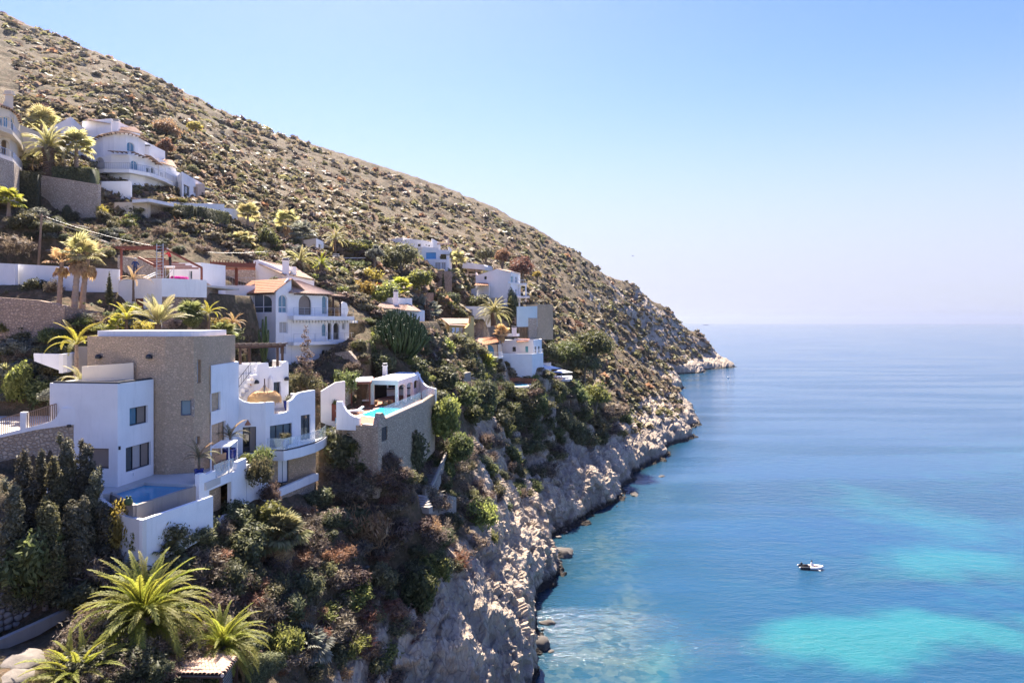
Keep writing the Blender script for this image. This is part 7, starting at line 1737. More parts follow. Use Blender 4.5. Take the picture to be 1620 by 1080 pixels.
# --- slope shrubs named one by one
for a in ((545,742,92,'round','leaf_dark',62,'big dark bush below the quarter-round white wall',72),(590,790,100,'round','leaf_dark',62.5,'dark rounded bush beside the rubble terrace corner',66),(643,752,70,'round','leaf_dark',70,'dense grey-dark bush under the right terrace wall',82),
          (560,720,40,'loose','leaf_yellow',61.5,'yellow-tipped shrub against the left rubble wall',34),(702,690,66,'round','leaf_yellow',78,'large yellow-green bush at the end of the pool terrace',66),(730,728,46,'round','leaf_green',80,'round green bush above the cliff stairs',48),
          (765,838,58,'loose','leaf_yellow',76,'bright bush on the cliff edge right of the concrete wall',56),(770,870,44,'round','leaf_yellow',78,'small bright bush hanging over the cliff',30),(575,880,90,'twig','leaf_rust',58,'reddish brown thicket in the middle of the slope',110),(545,800,90,'twig','leaf_purple',60.5,'purplish thicket below the low white wall',60),
          (585,825,44,'twig','leaf_dry',60.5,'pale tan dry bush amid the reddish thicket',50),(640,860,60,'twig','leaf_rust',63.5,'rust-orange dry shrub on the slope edge',50),(682,930,58,'round','leaf_yellow',60.5,'vivid yellow-green bush beside the bare cliff rock',54),(655,880,76,'round','leaf_dark',67,'dark green scrub bush under the stairs wall',66),
          (600,935,60,'round','leaf_olive',54.5,'olive bush on the lower slope crest',46),(560,960,60,'loose','leaf_yellow',52,'yellow shrub on the lower slope crest',46),(660,970,66,'round','leaf_green',57.5,'green scrub running down beside the bare rock',66),(430,950,60,'twig','leaf_dark',46,'black-green bush in the shaded gully',60),
          (500,985,60,'loose','leaf_yellow',48,'low sunlit yellow bush above the dwarf palm',34),(545,1040,70,'loose','leaf_yellow',48.5,'sunlit yellow-green bush near the bottom edge',44),(590,1060,80,'loose','leaf_yellow',50.5,'yellow-green bush spilling over the lowest rocks',44),(445,1040,60,'loose','leaf_yellow',42,'lime-green bush behind the bottom hedge',60),
          (640,1010,60,'twig','leaf_dry',53.5,'dry brown scrub beside the grey cliff face',44),(520,1010,80,'twig','leaf_purple',47.5,'grey-purple thicket behind the dwarf palm',50),(380,900,90,'round','leaf_dark',45.5,'dark bush filling the gully under the villa',66),(350,950,80,'round','leaf_dark',42.5,'dark bush behind the right-hand date palm',60),
          (470,960,80,'round','leaf_dark',47,'shadowy bush in the middle of the gully',60),(405,985,60,'twig','leaf_purple',42.5,'bare twiggy bush above the right-hand date palm',50)):
    B('bush', a[6], 'bush', a[0], a[1], a[2], a[3], a[4], a[5], hpx=a[7])
# --- gardens
for a in ((55,640,66,'round','leaf_green',56.5,'dark round tree-like bush above the left terrace',48),(20,632,50,'round','leaf_yellow',56,'leafy yellow-green bush at the left edge above the terrace',60),(30,600,60,'loose','leaf_grey',58,'silvery succulent clump at the left edge',46),(80,590,40,'loose','leaf_olive',57.5,'olive shrub before the white angular wall',34),
          (15,560,60,'loose','leaf_grey',59.5,'grey-green bush below the pink rubble wall',36),(45,470,46,'round','leaf_dark',66,'dark bush against the long white garden wall',34),(80,468,30,'twig','leaf_purple',66.2,'dark purple-leaved plant against the white wall',36),(60,486,22,'loose','leaf_gold',61.5,'golden tuft growing on the pink rubble wall',12),
          (190,505,30,'round','leaf_green',63,'green shrub before the white house corner',22),(207,500,28,'loose','leaf_yellow',63,'yellowish shrub by the brown door',30),(350,545,60,'round','leaf_dark',67,'dark shrub mass at the foot of the tiled house flank',34),(300,515,40,'round','leaf_green',61,'green garden bush behind the tower roof',26),
          (345,520,30,'loose','leaf_gold',66,'golden shrub beside the tower roof end',24),(160,524,34,'loose','leaf_yellow',60,'yellow-green tuft at the tower roof left corner',16),(225,524,44,'loose','leaf_gold',59.5,'dry golden bush behind the tower roof',24),(420,605,30,'round','leaf_yellow',68,'small yellow shrub under the branching cactus',22),(444,606,36,'loose','leaf_olive',68,'shrub at the pergola corner',20),
          (545,620,40,'loose','leaf_green',71,'green shrub at the foot of the rubble slope wall',46),(575,580,60,'round','leaf_green',86,'lush green garden bush left of the candelabra tree',50),(590,560,50,'round','leaf_yellow',88,'bright banana-like bush behind the white house arches',40),(570,535,40,'loose','leaf_grey',92,'pale leafy bush by the small tiled porch',32),
          (605,590,50,'round','leaf_dark',85,'dark bush behind the pavilion chimney',36),(650,600,60,'round','leaf_dark',92,'dark bush right of the candelabra tree trunk',44),(690,580,60,'round','leaf_yellow',112,'large yellow-green bush below the ochre house',54),(725,560,70,'loose','leaf_olive',127,'feathery olive tree-bush beside the tiled roofs',46),(745,600,50,'round','leaf_dark',124,'dark garden bush below the yellow-green one',44),
          (700,620,60,'round','leaf_dark',96,'dark bush right of the white scroll wall',44),(760,650,60,'round','leaf_dark',113,'deep green bush mid slope',56),(730,640,60,'round','leaf_green',98,'green bush above the round yellow one',40),(830,592,44,'round','leaf_yellow',140,'bright green shrub below the white house with dark windows',34),(800,603,34,'round','leaf_green',140,'small green tree by the brick-fenced terrace',26),
          (870,612,40,'twig','leaf_dry',145,'brownish shrub behind the orange fence',30),(560,470,60,'loose','leaf_gold',104,'golden yellow garden bush above the scroll wall',40),(595,462,40,'loose','leaf_orange',110,'orange-red flowering bush in the bright garden',20),(610,478,50,'round','leaf_yellow',105,'yellow bush above the hip-roofed house',36),(535,455,40,'loose','leaf_olive',104,'wispy olive bush behind the hip roof',34),
          (580,445,50,'loose','leaf_gold',114,'tan shrub behind the orange flowers',30),(660,450,50,'round','leaf_yellow',122,'bright green shrub right of the bright garden',30),(640,440,60,'loose','leaf_dry',140,'dry brown shrub on the terrace slope',24),(655,415,36,'round','leaf_yellow',160,'lime shrub at the terrace under the blue window',18),
          (812,500,22,'round','leaf_dark',157,'tall dark cypress-like bush beside the gabled house',44),(808,487,14,'round','leaf_green',155.5,'small bright green shrub in front of the dark cypress bush',20),(760,480,30,'round','leaf_dark',157,'dark shrub left of the gabled house garage',16),(735,470,28,'round','leaf_dark',164,'round dark tree right of the tall fan palm',30),(728,455,22,'round','leaf_green',168,'green tree above the round dark one',26),
          (275,320,16,'loose','leaf_gold',104,'golden shrub beside the white house door',12),(288,320,14,'loose','leaf_yellow',104,'yellow shrub on the white forecourt',10),(135,272,12,'loose','leaf_gold',99,'small yellow shrub at the rounded villa corner',14),(205,372,50,'round','leaf_green',91,'broad green bush below the stone garage',32),(240,375,44,'loose','leaf_olive',93,'olive bush right of the broad green one',34),
          (30,360,50,'round','leaf_olive',81,'pale olive bush at the left of the rockery',34),(15,400,60,'twig','leaf_dry',76,'dry brown thicket at the left edge of the rockery',44),(50,350,44,'round','leaf_grey',84,'grey-green bush beside the clipped dome',26),(112,395,22,'round','leaf_dark',80,'small dark bush on the dry slope',22),(145,400,46,'twig','leaf_rust',80,'orange-brown dry scrub on the rockery',26),
          (190,400,50,'twig','leaf_dry',84,'brown scrub behind the timber frame',26),(210,352,26,'loose','leaf_yellow',93,'yellow-green shrub beside the stone garage',22),(160,350,18,'loose','leaf_gold',92,'narrow golden shrub at the rubble wall end',34),(370,400,30,'round','leaf_olive',99,'bush below the right end of the hedge',24),(425,405,40,'round','leaf_green',104,'round green bush beside the pale palms',50),
          (440,430,50,'loose','leaf_olive',98,'olive bush behind the tiled house roof',26),(300,395,34,'round','leaf_dark',92,'dark bush under the tall hedge',22),(340,392,30,'round','leaf_green',96,'green shrub under the tall hedge right end',22),(555,420,50,'loose','leaf_green',126,'green creeper bush on the garden frame',14),(625,418,30,'round','leaf_dark',130,'dark bush put in as shade under the big loose tree',24),  # dark-leaved bush under the big loose tree stands in for its shade
          (430,450,20,'round','leaf_dark',84,'dark shrub by the dark pergola roof',14),(86,640,30,'loose','leaf_grey',49.5,'silvery olive bush on the left terrace',34)):
    B('bush', a[6], 'bush', a[0], a[1], a[2], a[3], a[4], a[5], hpx=a[7])
for a in ((85,388,42,85,46,'large clipped dome shrub with sunlit top edge'),(104,343,17,90,19,'small dark clipped ball before the pale rubble wall'),(338,500,24,74,22,'dark clipped dome left of the tiled house'),):
    B('topiary_dome', a[5], 'topiary', a[0], a[1], a[2], 'dome', 'leaf_dark', a[3], hpx=a[4]*1.3)
# hedges
hedge('tall dark clipped hedge below the white boundary wall', [G(262,99),G(308,100),G(357,104)], [45,45,45], [PZ(326,99),PZ(328,100),PZ(338,104)], 2.0, n=9000, size=.22)
hedge('dark hedge covering the top left of the pale rubble wall', [G(-30,88),G(20,89),G(62,90)], [48,48,48], [PZ(268,88),PZ(270,89),PZ(276,90)], 1.6, n=6000, size=.22)
hedge('dark low hedge between the date palm and the rounded villa', [G(84,94),G(118,95),G(150,94)], [52,52,52], [PZ(266,94),PZ(267,95),PZ(268,94)], 1.6, n=4500, size=.22)
hedge('dark hedge with yellow-green top behind the low white house', [G(512,131),G(548,132),G(588,133)], [43,43,43], [PZ(383,131),PZ(381,132),PZ(382,133)], 2.0, n=5000, size=.3)
hedge('clipped dark hedge standing in the bottom gully', [G(385,37.5),G(412,38.5),G(440,40)], [15,15,15], [PZ(1052,37.5),PZ(1040,38.5),PZ(1035,40)], .9, n=5000, size=.11)
B('bush', 'yellow-green growth on top of the far clipped hedge', 'bush', 560, 392, 60, 'loose', 'leaf_yellow', 131, hpx=18)
# --- trees
def pxtree(label, px, top, foot, wpx, Y, mat, seed, n=3500, size=.26, shape='round', bare=.35, trr=.2, cat='tree', core=.62, **kw):
    x = PX(px, Y); z = PZ(foot, Y); h = (foot-top)*Y/F; r = wpx*Y/F/2; g = random.Random(seed); L = []
    if shape == 'round':
        k = 13
        for i in range(k): a = i*2.4; q = r*(.2+.5*math.sqrt(i/k)); s = r*g.uniform(.36,.50); L.append((q*math.cos(a), q*math.sin(a), h*(bare+(1-bare)*(.92-.75*(q/r)**1.5*g.uniform(.6,1.1)))-s*.5, s, s, s*.9))
    elif shape == 'umbrella':
        k = 17
        for i in range(k): a = i*2.4; q = r*(.12+.70*math.sqrt(i/k)); s = r*g.uniform(.30,.44); L.append((q*math.cos(a), q*math.sin(a), h*.90-h*.20*(q/r)**2-s*.3+g.uniform(-.12,.06)*h, s, s, s*.85))
    elif shape == 'cone':
        k = 20
        for i in range(k): s_ = i/k; a = i*2.4; q = r*(1-s_)*.55; s = r*(.42*(1-s_)+.12); L.append((q*math.cos(a), q*math.sin(a), h*(bare*.5+(1-bare*.5)*s_*.96), s, s, s*.8))
    elif shape == 'spire':
        for i in range(9): s_ = i/8; s = r*(1-.8*s_**2); L.append((0, 0, h*(.08+.86*s_), s, s, h*.09))
    return tree(label, (x, Y, z), h, L, n, size, mat, trr, cat=cat, bare=bare, core=core, seed=seed, name=kw.get('name','tree'), group=kw.get('group'), jag=kw.get('jag', .25))
pxtree('large pine with rounded crown standing highest by the sea slope', 940, 515, 597, 74, 174, 'leaf_green', 1, 6200, .42, 'round', .22, .35, 'pine tree', name='pine_tree')
pxtree('lighter pine left of the highest rounded pine', 896, 533, 600, 62, 170, 'leaf_green', 2, 5200, .40, 'round', .2, .3, 'pine tree', name='pine_tree')
pxtree('dark pine at the left of the hillside pine group', 868, 536, 600, 44, 168, 'leaf_dark', 3, 3600, .40, 'round', .15, .3, 'pine tree', name='pine_tree')
pxtree('dark pine under the highest rounded pine', 925, 552, 612, 60, 171, 'leaf_dark', 4, 3200, .40, 'round', .3, .3, 'pine tree', name='pine_tree')
for i, (px, t_, f_, w__, Y, lb) in enumerate(((872,598,668,58,144,'sunlit pine at the left of the lower pine group'),(905,596,672,62,150,'sunlit pine in the middle of the lower pine group'),(942,600,668,58,156,'sunlit pine at the right of the lower pine group'),(850,630,690,32,134,'small round-topped pine below the fenced terrace'),(918,628,690,48,149,'lower pine in front of the sunlit pine group'),(888,640,700,54,140,'dark lower pine at the foot of the pine group'))):
    pxtree(lb, px, t_, f_, w__, Y, ['leaf_yellow','leaf_green','leaf_yellow','leaf_yellow','leaf_green','leaf_dark'][i], 10+i, 3600, .34, 'round', .18, .25, 'pine tree', name='pine_tree')
pxtree('tall brown-green conifer with open branches before the white arched house', 484, 505, 662, 62, 70, 'leaf_dry', 21, 6500, .17, 'cone', .12, .22, 'conifer', core=.3, name='conifer_tree', jag=.4)
B('bush', 'brown-green bush at the foot of the open conifer', 'bush', 505, 655, 70, 'twig', 'leaf_dry', 68, hpx=66)
B('bush', 'olive bush between the villa corner and the red door', 'bush', 480, 622, 50, 'twig', 'leaf_olive', 67.5, hpx=50)
pxtree('big loose-crowned tree with curved pale trunk behind the bright garden', 634, 380, 452, 62, 139, 'leaf_olive', 22, 5200, .34, 'round', .35, .25, 'tree')
pxtree('dragon-tree-like tree with tufted crown on a forked trunk', 593, 386, 442, 28, 126, 'leaf_grey', 23, 2000, .34, 'umbrella', .55, .22, 'tree')
pxtree('slender dark cypress rising behind the hip roof', 491, 394, 440, 8, 101, 'leaf_dark', 24, 1300, .16, 'spire', .05, .08, 'cypress', name='cypress_tree', jag=.06, core=.85)
pxtree('thin dark cypress against the reddish rubble wall', 701, 428, 474, 7, 156, 'leaf_dark', 25, 1000, .22, 'spire', .05, .1, 'cypress', name='cypress_tree', jag=.06, core=.85)
pxtree('slim tiered dark conifer against the long white garden wall', 173, 431, 482, 13, 65.5, 'leaf_dark', 26, 1600, .14, 'spire', .1, .06, 'conifer', name='conifer_tree', jag=.3)
pxtree('big orange-brown dead pine above the rounded villa', 262, 184, 232, 46, 150, 'leaf_rust', 27, 4000, .36, 'round', .05, .2, 'pine tree', name='pine_tree')
pxtree('upright orange-brown dead pine left of the big orange one', 218, 175, 212, 20, 160, 'leaf_rust', 28, 2200, .34, 'round', .04, .2, 'pine tree', name='pine_tree')
pxtree('rounded orange dead pine close behind the villa chimney', 262, 214, 258, 28, 135, 'leaf_rust', 29, 3000, .3, 'round', .03, .2, 'pine tree', name='pine_tree')
pxtree('pale olive pine on the slope above the villa roofs', 186, 160, 200, 26, 170, 'leaf_olive', 30, 2200, .38, 'round', .04, .2, 'pine tree', name='pine_tree')
pxtree('pale green tree beside the white flat-roofed hillside house', 303, 258, 290, 26, 135, 'leaf_olive', 31, 2400, .32, 'round', .05, .2, 'tree')
pxtree('small golden tree on the slope above the orange pines', 310, 190, 212, 24, 185, 'leaf_gold', 32, 1500, .36, 'round', .05, .2, 'tree')
pxtree('orange-brown dead pine above the gabled house, the larger of two', 826, 401, 448, 44, 178, 'leaf_rust', 33, 3800, .38, 'round', .04, .25, 'pine tree', name='pine_tree')
pxtree('orange-brown dead pine between the green tree and the larger dead pine', 795, 389, 428, 26, 182, 'leaf_rust', 34, 2800, .38, 'round', .04, .25, 'pine tree', name='pine_tree')
pxtree('dull green pine left of the two dead pines', 768, 388, 420, 32, 186, 'leaf_olive', 35, 2800, .38, 'round', .04, .25, 'pine tree', name='pine_tree')
pxtree('small ochre tree on the slope right of the dead pines', 850, 427, 445, 15, 190, 'leaf_gold', 36, 900, .36, 'round', .2, .2, 'tree')
pxtree('golden slope tree near the skyline above the long hedge', 440, 350, 372, 20, 140, 'leaf_gold', 37, 1200, .3, 'round', .2, .2, 'tree')
pxtree('dark leafy tree left of the candelabra tree', 565, 520, 580, 40, 93, 'leaf_green', 38, 3000, .26, 'round', .3, .2, 'tree')
pxtree('dense dark tree behind the pavilion scroll wall', 675, 560, 622, 46, 98, 'leaf_dark', 39, 3000, .26, 'round', .3, .2, 'tree')
pxtree('slope tree with dark crown above the cliff stairs', 790, 640, 712, 50, 118, 'leaf_dark', 40, 3000, .28, 'round', .3, .2, 'tree')
pxtree('brown scrubby tree beside the hip-roofed house', 675, 470, 520, 22, 117, 'leaf_dry', 41, 2200, .26, 'cone', .1, .15, 'tree')
# silver olive tree on the left terrace
pxtree('small silvery olive tree in the left terrace corner', 82, 613, 648, 34, 46.5, 'leaf_grey', 42, 2200, .12, 'round', .4, .06, 'olive tree', name='olive_tree')
for i, (px, py, w_, h_, Y, m) in enumerate(((795,628,34,34,128,'leaf_dark'),(822,664,50,30,128,'leaf_green'),(850,642,36,40,131,'leaf_dark'),(784,616,30,30,133,'leaf_green'),(808,604,26,22,139.5,'leaf_olive'),(862,610,34,26,144,'leaf_olive'),(846,606,30,24,139.5,'leaf_green'),(880,624,40,26,143,'leaf_dark'),(796,662,36,34,126,'leaf_olive'),(835,690,54,40,127,'leaf_dark'))):
    B('bush', ['dark bush left of the round fenced terrace','green bush at the foot of the round terrace wall','dark bush right of the round fenced terrace','green bush over the left edge of the fence','olive bush just below the white house terrace','olive bush under the sun terrace','small green bush by the white terrace corner','dark bush below the parasols','olive bush half hiding the round stone wall','big dark bush under the round terrace'][i], 'bush', px, py, w_, 'round' if i % 3 else 'loose', m, Y, hpx=h_)
# --- candelabra tree and cactus
def candelabra(label, px, top, foot, wpx, Y, n, seed, name, r=.09):
    x = PX(px, Y); z = PZ(foot, Y); h = (foot-top)*Y/F; w = wpx*Y/F/2; t = thing(name, label, 'tree' if n > 20 else 'cactus', (x, Y, z)); g = random.Random(seed)
    mb = MB(M['bark'] if n > 20 else M['cactus']); mb.tube([(0,0,-.3),(0,0,h*.18),(0,0,h*.36)], [r*3.2,r*2.2,r*1.6], 8); mb.build('trunk', t)
    mb = MB(M['cactus'])
    for i in range(n):
        a = i*2.399963; q = math.sqrt((i+.5)/n); ex, ey = w*q*math.cos(a), w*q*math.sin(a); top_ = h*(1-.42*q**2.4)*g.uniform(.93,1.03); s = h*(.12+.14*(1-q))
        p = [(0,0,s), (ex*.45, ey*.45, s+(top_-s)*.28), (ex*.80, ey*.80, s+(top_-s)*.55), (ex*.96, ey*.96, s+(top_-s)*.8), (ex, ey, top_)]
        mb.tube(p, [r*.9,r*.9,r,r*1.1,r*.7], 6)
        if n > 20:
            for k in range(3): b = a+g.uniform(-1,1); mb.tube([p[2], (ex*.9+.5*math.cos(b), ey*.9+.5*math.sin(b), s+(top_-s)*.8), (ex+.45*math.cos(b), ey+.45*math.sin(b), top_*g.uniform(.9,1))], [r*.8,r,r*.6], 5)
    o = mb.build('branches', t); return t
candelabra('great candelabra tree with dense upright green arms above the pavilion', 632, 488, 592, 92, 90, 130, 1, 'candelabra_tree', .10)
candelabra('tall branching cactus against the tiled house flank', 418, 501, 590, 20, 71, 7, 2, 'branching_cactus', .13)
for i, (px, py, w__, Y, lb, m) in enumerate(((10,466,20,65.5,'pale agave at the left end of the rubble wall terrace','leaf_olive'),(158,480,16,63.5,'pale agave beside the tiered conifer','leaf_yellow'),(145,484,14,63.3,'low agave left of the pale one','leaf_grey'),(80,582,26,55.8,'spidery dark aloe before the white angular wall','leaf_green'),
        (133,482,12,62,'small dark agave by the palm trunks','leaf_dark'),(210,920,28,40,'spiky rosette in the thicket above the huge date palm','leaf_grey'),(530,640,22,66,'agave by the red door path','leaf_green'),(38,560,34,59,'grey aloe clump under the rubble wall','leaf_grey'),(50,585,30,57,'green aloe clump near the white angular wall','leaf_olive'),(8,585,30,57,'large aloe at the left edge','leaf_olive'))):
    rosette(lb, px, py, w__, 26, m, Y, group=None)
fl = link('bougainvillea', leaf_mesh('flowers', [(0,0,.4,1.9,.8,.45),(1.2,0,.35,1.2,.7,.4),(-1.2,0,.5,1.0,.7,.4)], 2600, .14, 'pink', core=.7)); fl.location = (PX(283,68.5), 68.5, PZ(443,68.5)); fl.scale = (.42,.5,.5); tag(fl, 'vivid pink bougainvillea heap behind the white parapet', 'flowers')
# ================================================================ SCATTERED SCRUB
def in_poly(px, py, poly):
    c = False; n = len(poly)
    for i in range(n):
        ax, ay = poly[i]; bx, by = poly[(i+1) % n]
        if (ay > py) != (by > py) and px < (bx-ax)*(py-ay)/(by-ay)+ax: c = not c
    return c
PB = [(min(q[0] for q in p), max(q[0] for q in p), min(q[1] for q in p), max(q[1] for q in p)) for p, z, b in PADS]
def blocked(x, y):
    if not any(a-1 < x < b+1 and c-1 < y < d+1 for a, b, c, d in PB): return False
    return any(poly_dist(np.array([x]), np.array([y]), p)[0] < .8 for p, z, b in PADS)
ADJ = dict(leaf_purple='purplish twiggy', leaf_dry='tan dry', leaf_olive='olive', leaf_dark='dark green', leaf_rust='rusty brown', leaf_green='green', leaf_yellow='yellow-green', leaf_grey='grey-green', leaf_scrub='khaki')
def scatter(poly, n, kinds, group, wr, seed, label, name='scrub_bush', cat='bush', yscale=True, maxn=300):
    g = random.Random(seed); xs = [p[0] for p in poly]; ys = [p[1] for p in poly]; k = 0; tries = 0
    while k < n and tries < n*8:
        tries += 1; px = g.uniform(min(xs), max(xs)); py = g.uniform(min(ys), max(ys))
        if not in_poly(px, py, poly): continue
        Y = hitY(px, py)
        if not Y: continue
        x = PX(px, Y)
        if blocked(x, Y): continue
        kd, mt = g.choice(kinds); lb = ADJ[mt]+' '+label; w = g.uniform(*wr)*Y/F/2; z = gz(x, Y)
        if z < .8: continue
        o = link(name, bush_mesh(kd, mt, g.randrange(3))); o.location = (x, Y, z-.15*w); o.scale = (w, w*g.uniform(.85,1.15), w*g.uniform(.65,1.05)); o.rotation_euler = (0, 0, g.uniform(0, 6.28)); tag(o, lb, cat, group); k += 1
slope = [(300,1090),(300,870),(420,820),(520,790),(610,760),(700,800),(760,880),(700,930),(640,1090)]
scatter(slope, 210, [('twig','leaf_purple'),('twig','leaf_dry'),('loose','leaf_olive'),('round','leaf_dark'),('twig','leaf_rust'),('loose','leaf_dry')], 'scrub on the slope under the villas', (26,62), 1, 'low scrub bush on the slope between the villas and the cliff')
mid = [(520,700),(600,740),(640,700),(690,640),(700,600),(790,600),(860,640),(980,650),(1010,690),(900,720),(860,760),(800,830),(740,820),(690,770),(600,790),(520,760)]
scatter(mid, 270, [('round','leaf_dark'),('twig','leaf_dry'),('loose','leaf_olive'),('round','leaf_green'),('twig','leaf_purple')], 'scrub above the sea cliff', (18,46), 2, 'low bush on the slope above the sea cliff', 'cliff_scrub')
gar = [(0,380),(60,340),(160,350),(260,340),(300,400),(400,400),(420,360),(520,360),(640,430),(620,480),(540,480),(460,430),(330,400),(180,410),(0,400)]
scatter(gar, 130, [('round','leaf_olive'),('twig','leaf_dry'),('loose','leaf_yellow'),('round','leaf_dark'),('loose','leaf_grey')], 'garden shrubs between the houses', (12,30), 3, 'low shrub on the terraces between the houses', 'garden_shrub', 'shrub')
vill = [(560,600),(600,540),(640,480),(700,470),(870,520),(870,600),(800,640),(700,640),(640,600)]
scatter(vill, 110, [('round','leaf_green'),('round','leaf_dark'),('loose','leaf_yellow'),('loose','leaf_olive')], 'greenery between the lower houses', (14,32), 4, 'shrub among the lower hillside houses', 'hillside_shrub', 'shrub')
left = [(0,640),(0,500),(150,500),(330,510),(330,525),(130,530),(130,590),(60,640)]
scatter(left, 70, [('loose','leaf_grey'),('round','leaf_green'),('loose','leaf_olive'),('loose','leaf_yellow'),('twig','leaf_dry')], 'planting behind the villa', (18,40), 5, 'garden bush on the bank behind the villa', 'garden_bush')
scatter([(330,545),(460,590),(540,600),(560,500),(625,500),(600,600),(560,640),(480,640),(330,600)], 60, [('round','leaf_olive'),('loose','leaf_green'),('twig','leaf_dry'),('round','leaf_dark')], 'planting below the tiled house', (14,30), 8, 'low shrub on the bank below the tiled white house', 'bank_shrub', 'shrub')
low = [(125,1090),(118,970),(115,900),(210,880),(330,860),(330,1090)]
scatter(low, 60, [('twig','leaf_purple'),('twig','leaf_dry'),('round','leaf_dark')], 'undergrowth around the big palms', (40,80), 6, 'undergrowth bush beneath the big palms', 'undergrowth_bush')
# far hillside: the 300 largest as things, the rest one mass
def far_scrub():
    g = np.random.default_rng(5); pts = []
    poly = [(0,25),(120,70),(360,180),(560,262),(720,312),(900,397),(1050,480),(1140,560),(1060,585),(1090,655),(1010,690),(870,625),(760,600),(560,600),(420,470),(300,390),(0,400),(0,300),(30,130)]
    while len(pts) < 15500:
        px = g.uniform(0, 1140); py = g.uniform(25, 690)
        if not in_poly(px, py, poly): continue
        Y = hitY(px, py)
        if not Y or Y > 600 or Y < 95 or (Y < 185 and blocked(PX(px, Y), Y)): continue
        pts.append((PX(px, Y), Y))
    x = np.array([p[0] for p in pts]); y = np.array([p[1] for p in pts]); z = ground(x, y)
    r = (.6+1.25*g.random(len(x))**2.4)*(.85+.95*np.clip((y-110)/200, 0, 1.3))
    cl = fbm(x/40, y/40, x*0, 3); keep = (g.random(len(x)) < .85+cl*.6)&(z > 5)
    x, y, z, r, cl = x[keep], y[keep], z[keep], r[keep], cl[keep]
    app = r/y; order = np.argsort(-app); mats = ['leaf_scrub','leaf_dry','leaf_olive','leaf_scrub','leaf_rust']
    mi = np.where(g.random(len(x)) < .015, 4, g.integers(0, 4, len(x)))
    for i in order[:300]:
        o = link('hill_shrub', bush_mesh('small', mats[mi[i]], int(i) % 3)); o.location = (x[i], y[i], z[i]-.1); o.scale = (r[i], r[i], r[i]*.85); o.rotation_euler = (0,0,float(x[i])*3 % 6.28); tag(o, 'round '+ADJ[mats[mi[i]]]+' shrub on the open hillside above the houses', 'shrub', 'shrubs on the open hillside')
    rest = order[300:]; Vs = []; Fs = []; lv = []; mid_ = []; o_ = 0; protos = []
    for m_ in mats:
        for s in range(2):
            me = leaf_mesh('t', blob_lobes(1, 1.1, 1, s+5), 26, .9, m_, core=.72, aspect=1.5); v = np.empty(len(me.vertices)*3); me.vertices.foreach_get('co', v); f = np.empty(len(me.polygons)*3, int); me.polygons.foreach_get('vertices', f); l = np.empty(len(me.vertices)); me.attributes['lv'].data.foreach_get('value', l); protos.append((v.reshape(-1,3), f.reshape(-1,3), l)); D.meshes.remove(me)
    for i in rest:
        v, f, l = protos[mi[i]*2+int(i) % 2]; a = float(x[i])*5; c, s = math.cos(a), math.sin(a)
        q = np.c_[(v[:,0]*c-v[:,1]*s)*r[i]+x[i], (v[:,0]*s+v[:,1]*c)*r[i]+y[i], v[:,2]*r[i]*.85+z[i]-.1]; Vs.append(q); Fs.append(f+o_); o_ += len(v); lv.append(np.clip(l+.25*g.normal(), 0, 1)); mid_.append(np.full(len(f), mi[i]))
    me = raw_mesh('scrub', np.concatenate(Vs), np.concatenate(Fs), [M[m_] for m_ in mats], np.concatenate(mid_), attrs={'lv': ('POINT', np.concatenate(lv))})
    tag(link('hillside_scrub', me), 'dry scrub covering the open hillside up to the skyline', kind='stuff')
far_scrub()
def tufts():
    """low dry ground cover between the bushes on the near slopes"""
    g = np.random.default_rng(9); pts = []; polys = [slope, mid, gar, vill, left, low, [(330,540),(560,540),(560,640),(330,640)], [(40,330),(420,330),(420,400),(40,400)]]
    k = 0
    while len(pts) < 4200 and k < 60000:
        k += 1; p = polys[k % len(polys)]; xs = [q[0] for q in p]; ys = [q[1] for q in p]; px = g.uniform(min(xs), max(xs)); py = g.uniform(min(ys), max(ys))
        if not in_poly(px, py, p): continue
        Y = hitY(px, py)
        if Y and gz(PX(px,Y), Y) > 1.5 and not blocked(PX(px,Y), Y): pts.append((PX(px,Y), Y, g.uniform(5,15)*Y/F/2))
    x = np.array([p[0] for p in pts]); y = np.array([p[1] for p in pts]); r = np.array([p[2] for p in pts]); z = ground(x, y); mats = ['leaf_dry','leaf_olive','leaf_purple','leaf_scrub']; Vs = []; Fs = []; lv = []; mi = []; o_ = 0
    for i in range(len(x)):
        n = 26; d = g.normal(size=(n,3)); d[:,2] = np.abs(d[:,2])*1.1; d /= np.linalg.norm(d, axis=1)[:,None]; b = g.normal(size=(n,3)); b -= d*(b*d).sum(1)[:,None]; b /= np.linalg.norm(b, axis=1)[:,None]
        s = r[i]*(.6+.6*g.random(n))[:,None]; c = np.array([x[i], y[i], z[i]]); V = np.stack([c+d*s*.15-b*s*.05, c+d*s*.65-b*s*.13, c+d*s, c+d*s*.6+b*s*.13], 1).reshape(-1,3); q = np.arange(4*n).reshape(-1,4)+o_
        Vs.append(V); Fs += [q[:, [0,1,2]], q[:, [0,2,3]]]; lv.append(np.repeat(g.random(n), 4)); mi.append(np.full(2*n, g.integers(0,4))); o_ += 4*n
    me = raw_mesh('tufts', np.concatenate(Vs), np.concatenate(Fs), [M[m] for m in mats], np.concatenate(mi), attrs={'lv': ('POINT', np.concatenate(lv))})
    tag(link('ground_cover', me), 'dry tufts and low scrub between the bushes on the near slopes', kind='stuff')
tufts()

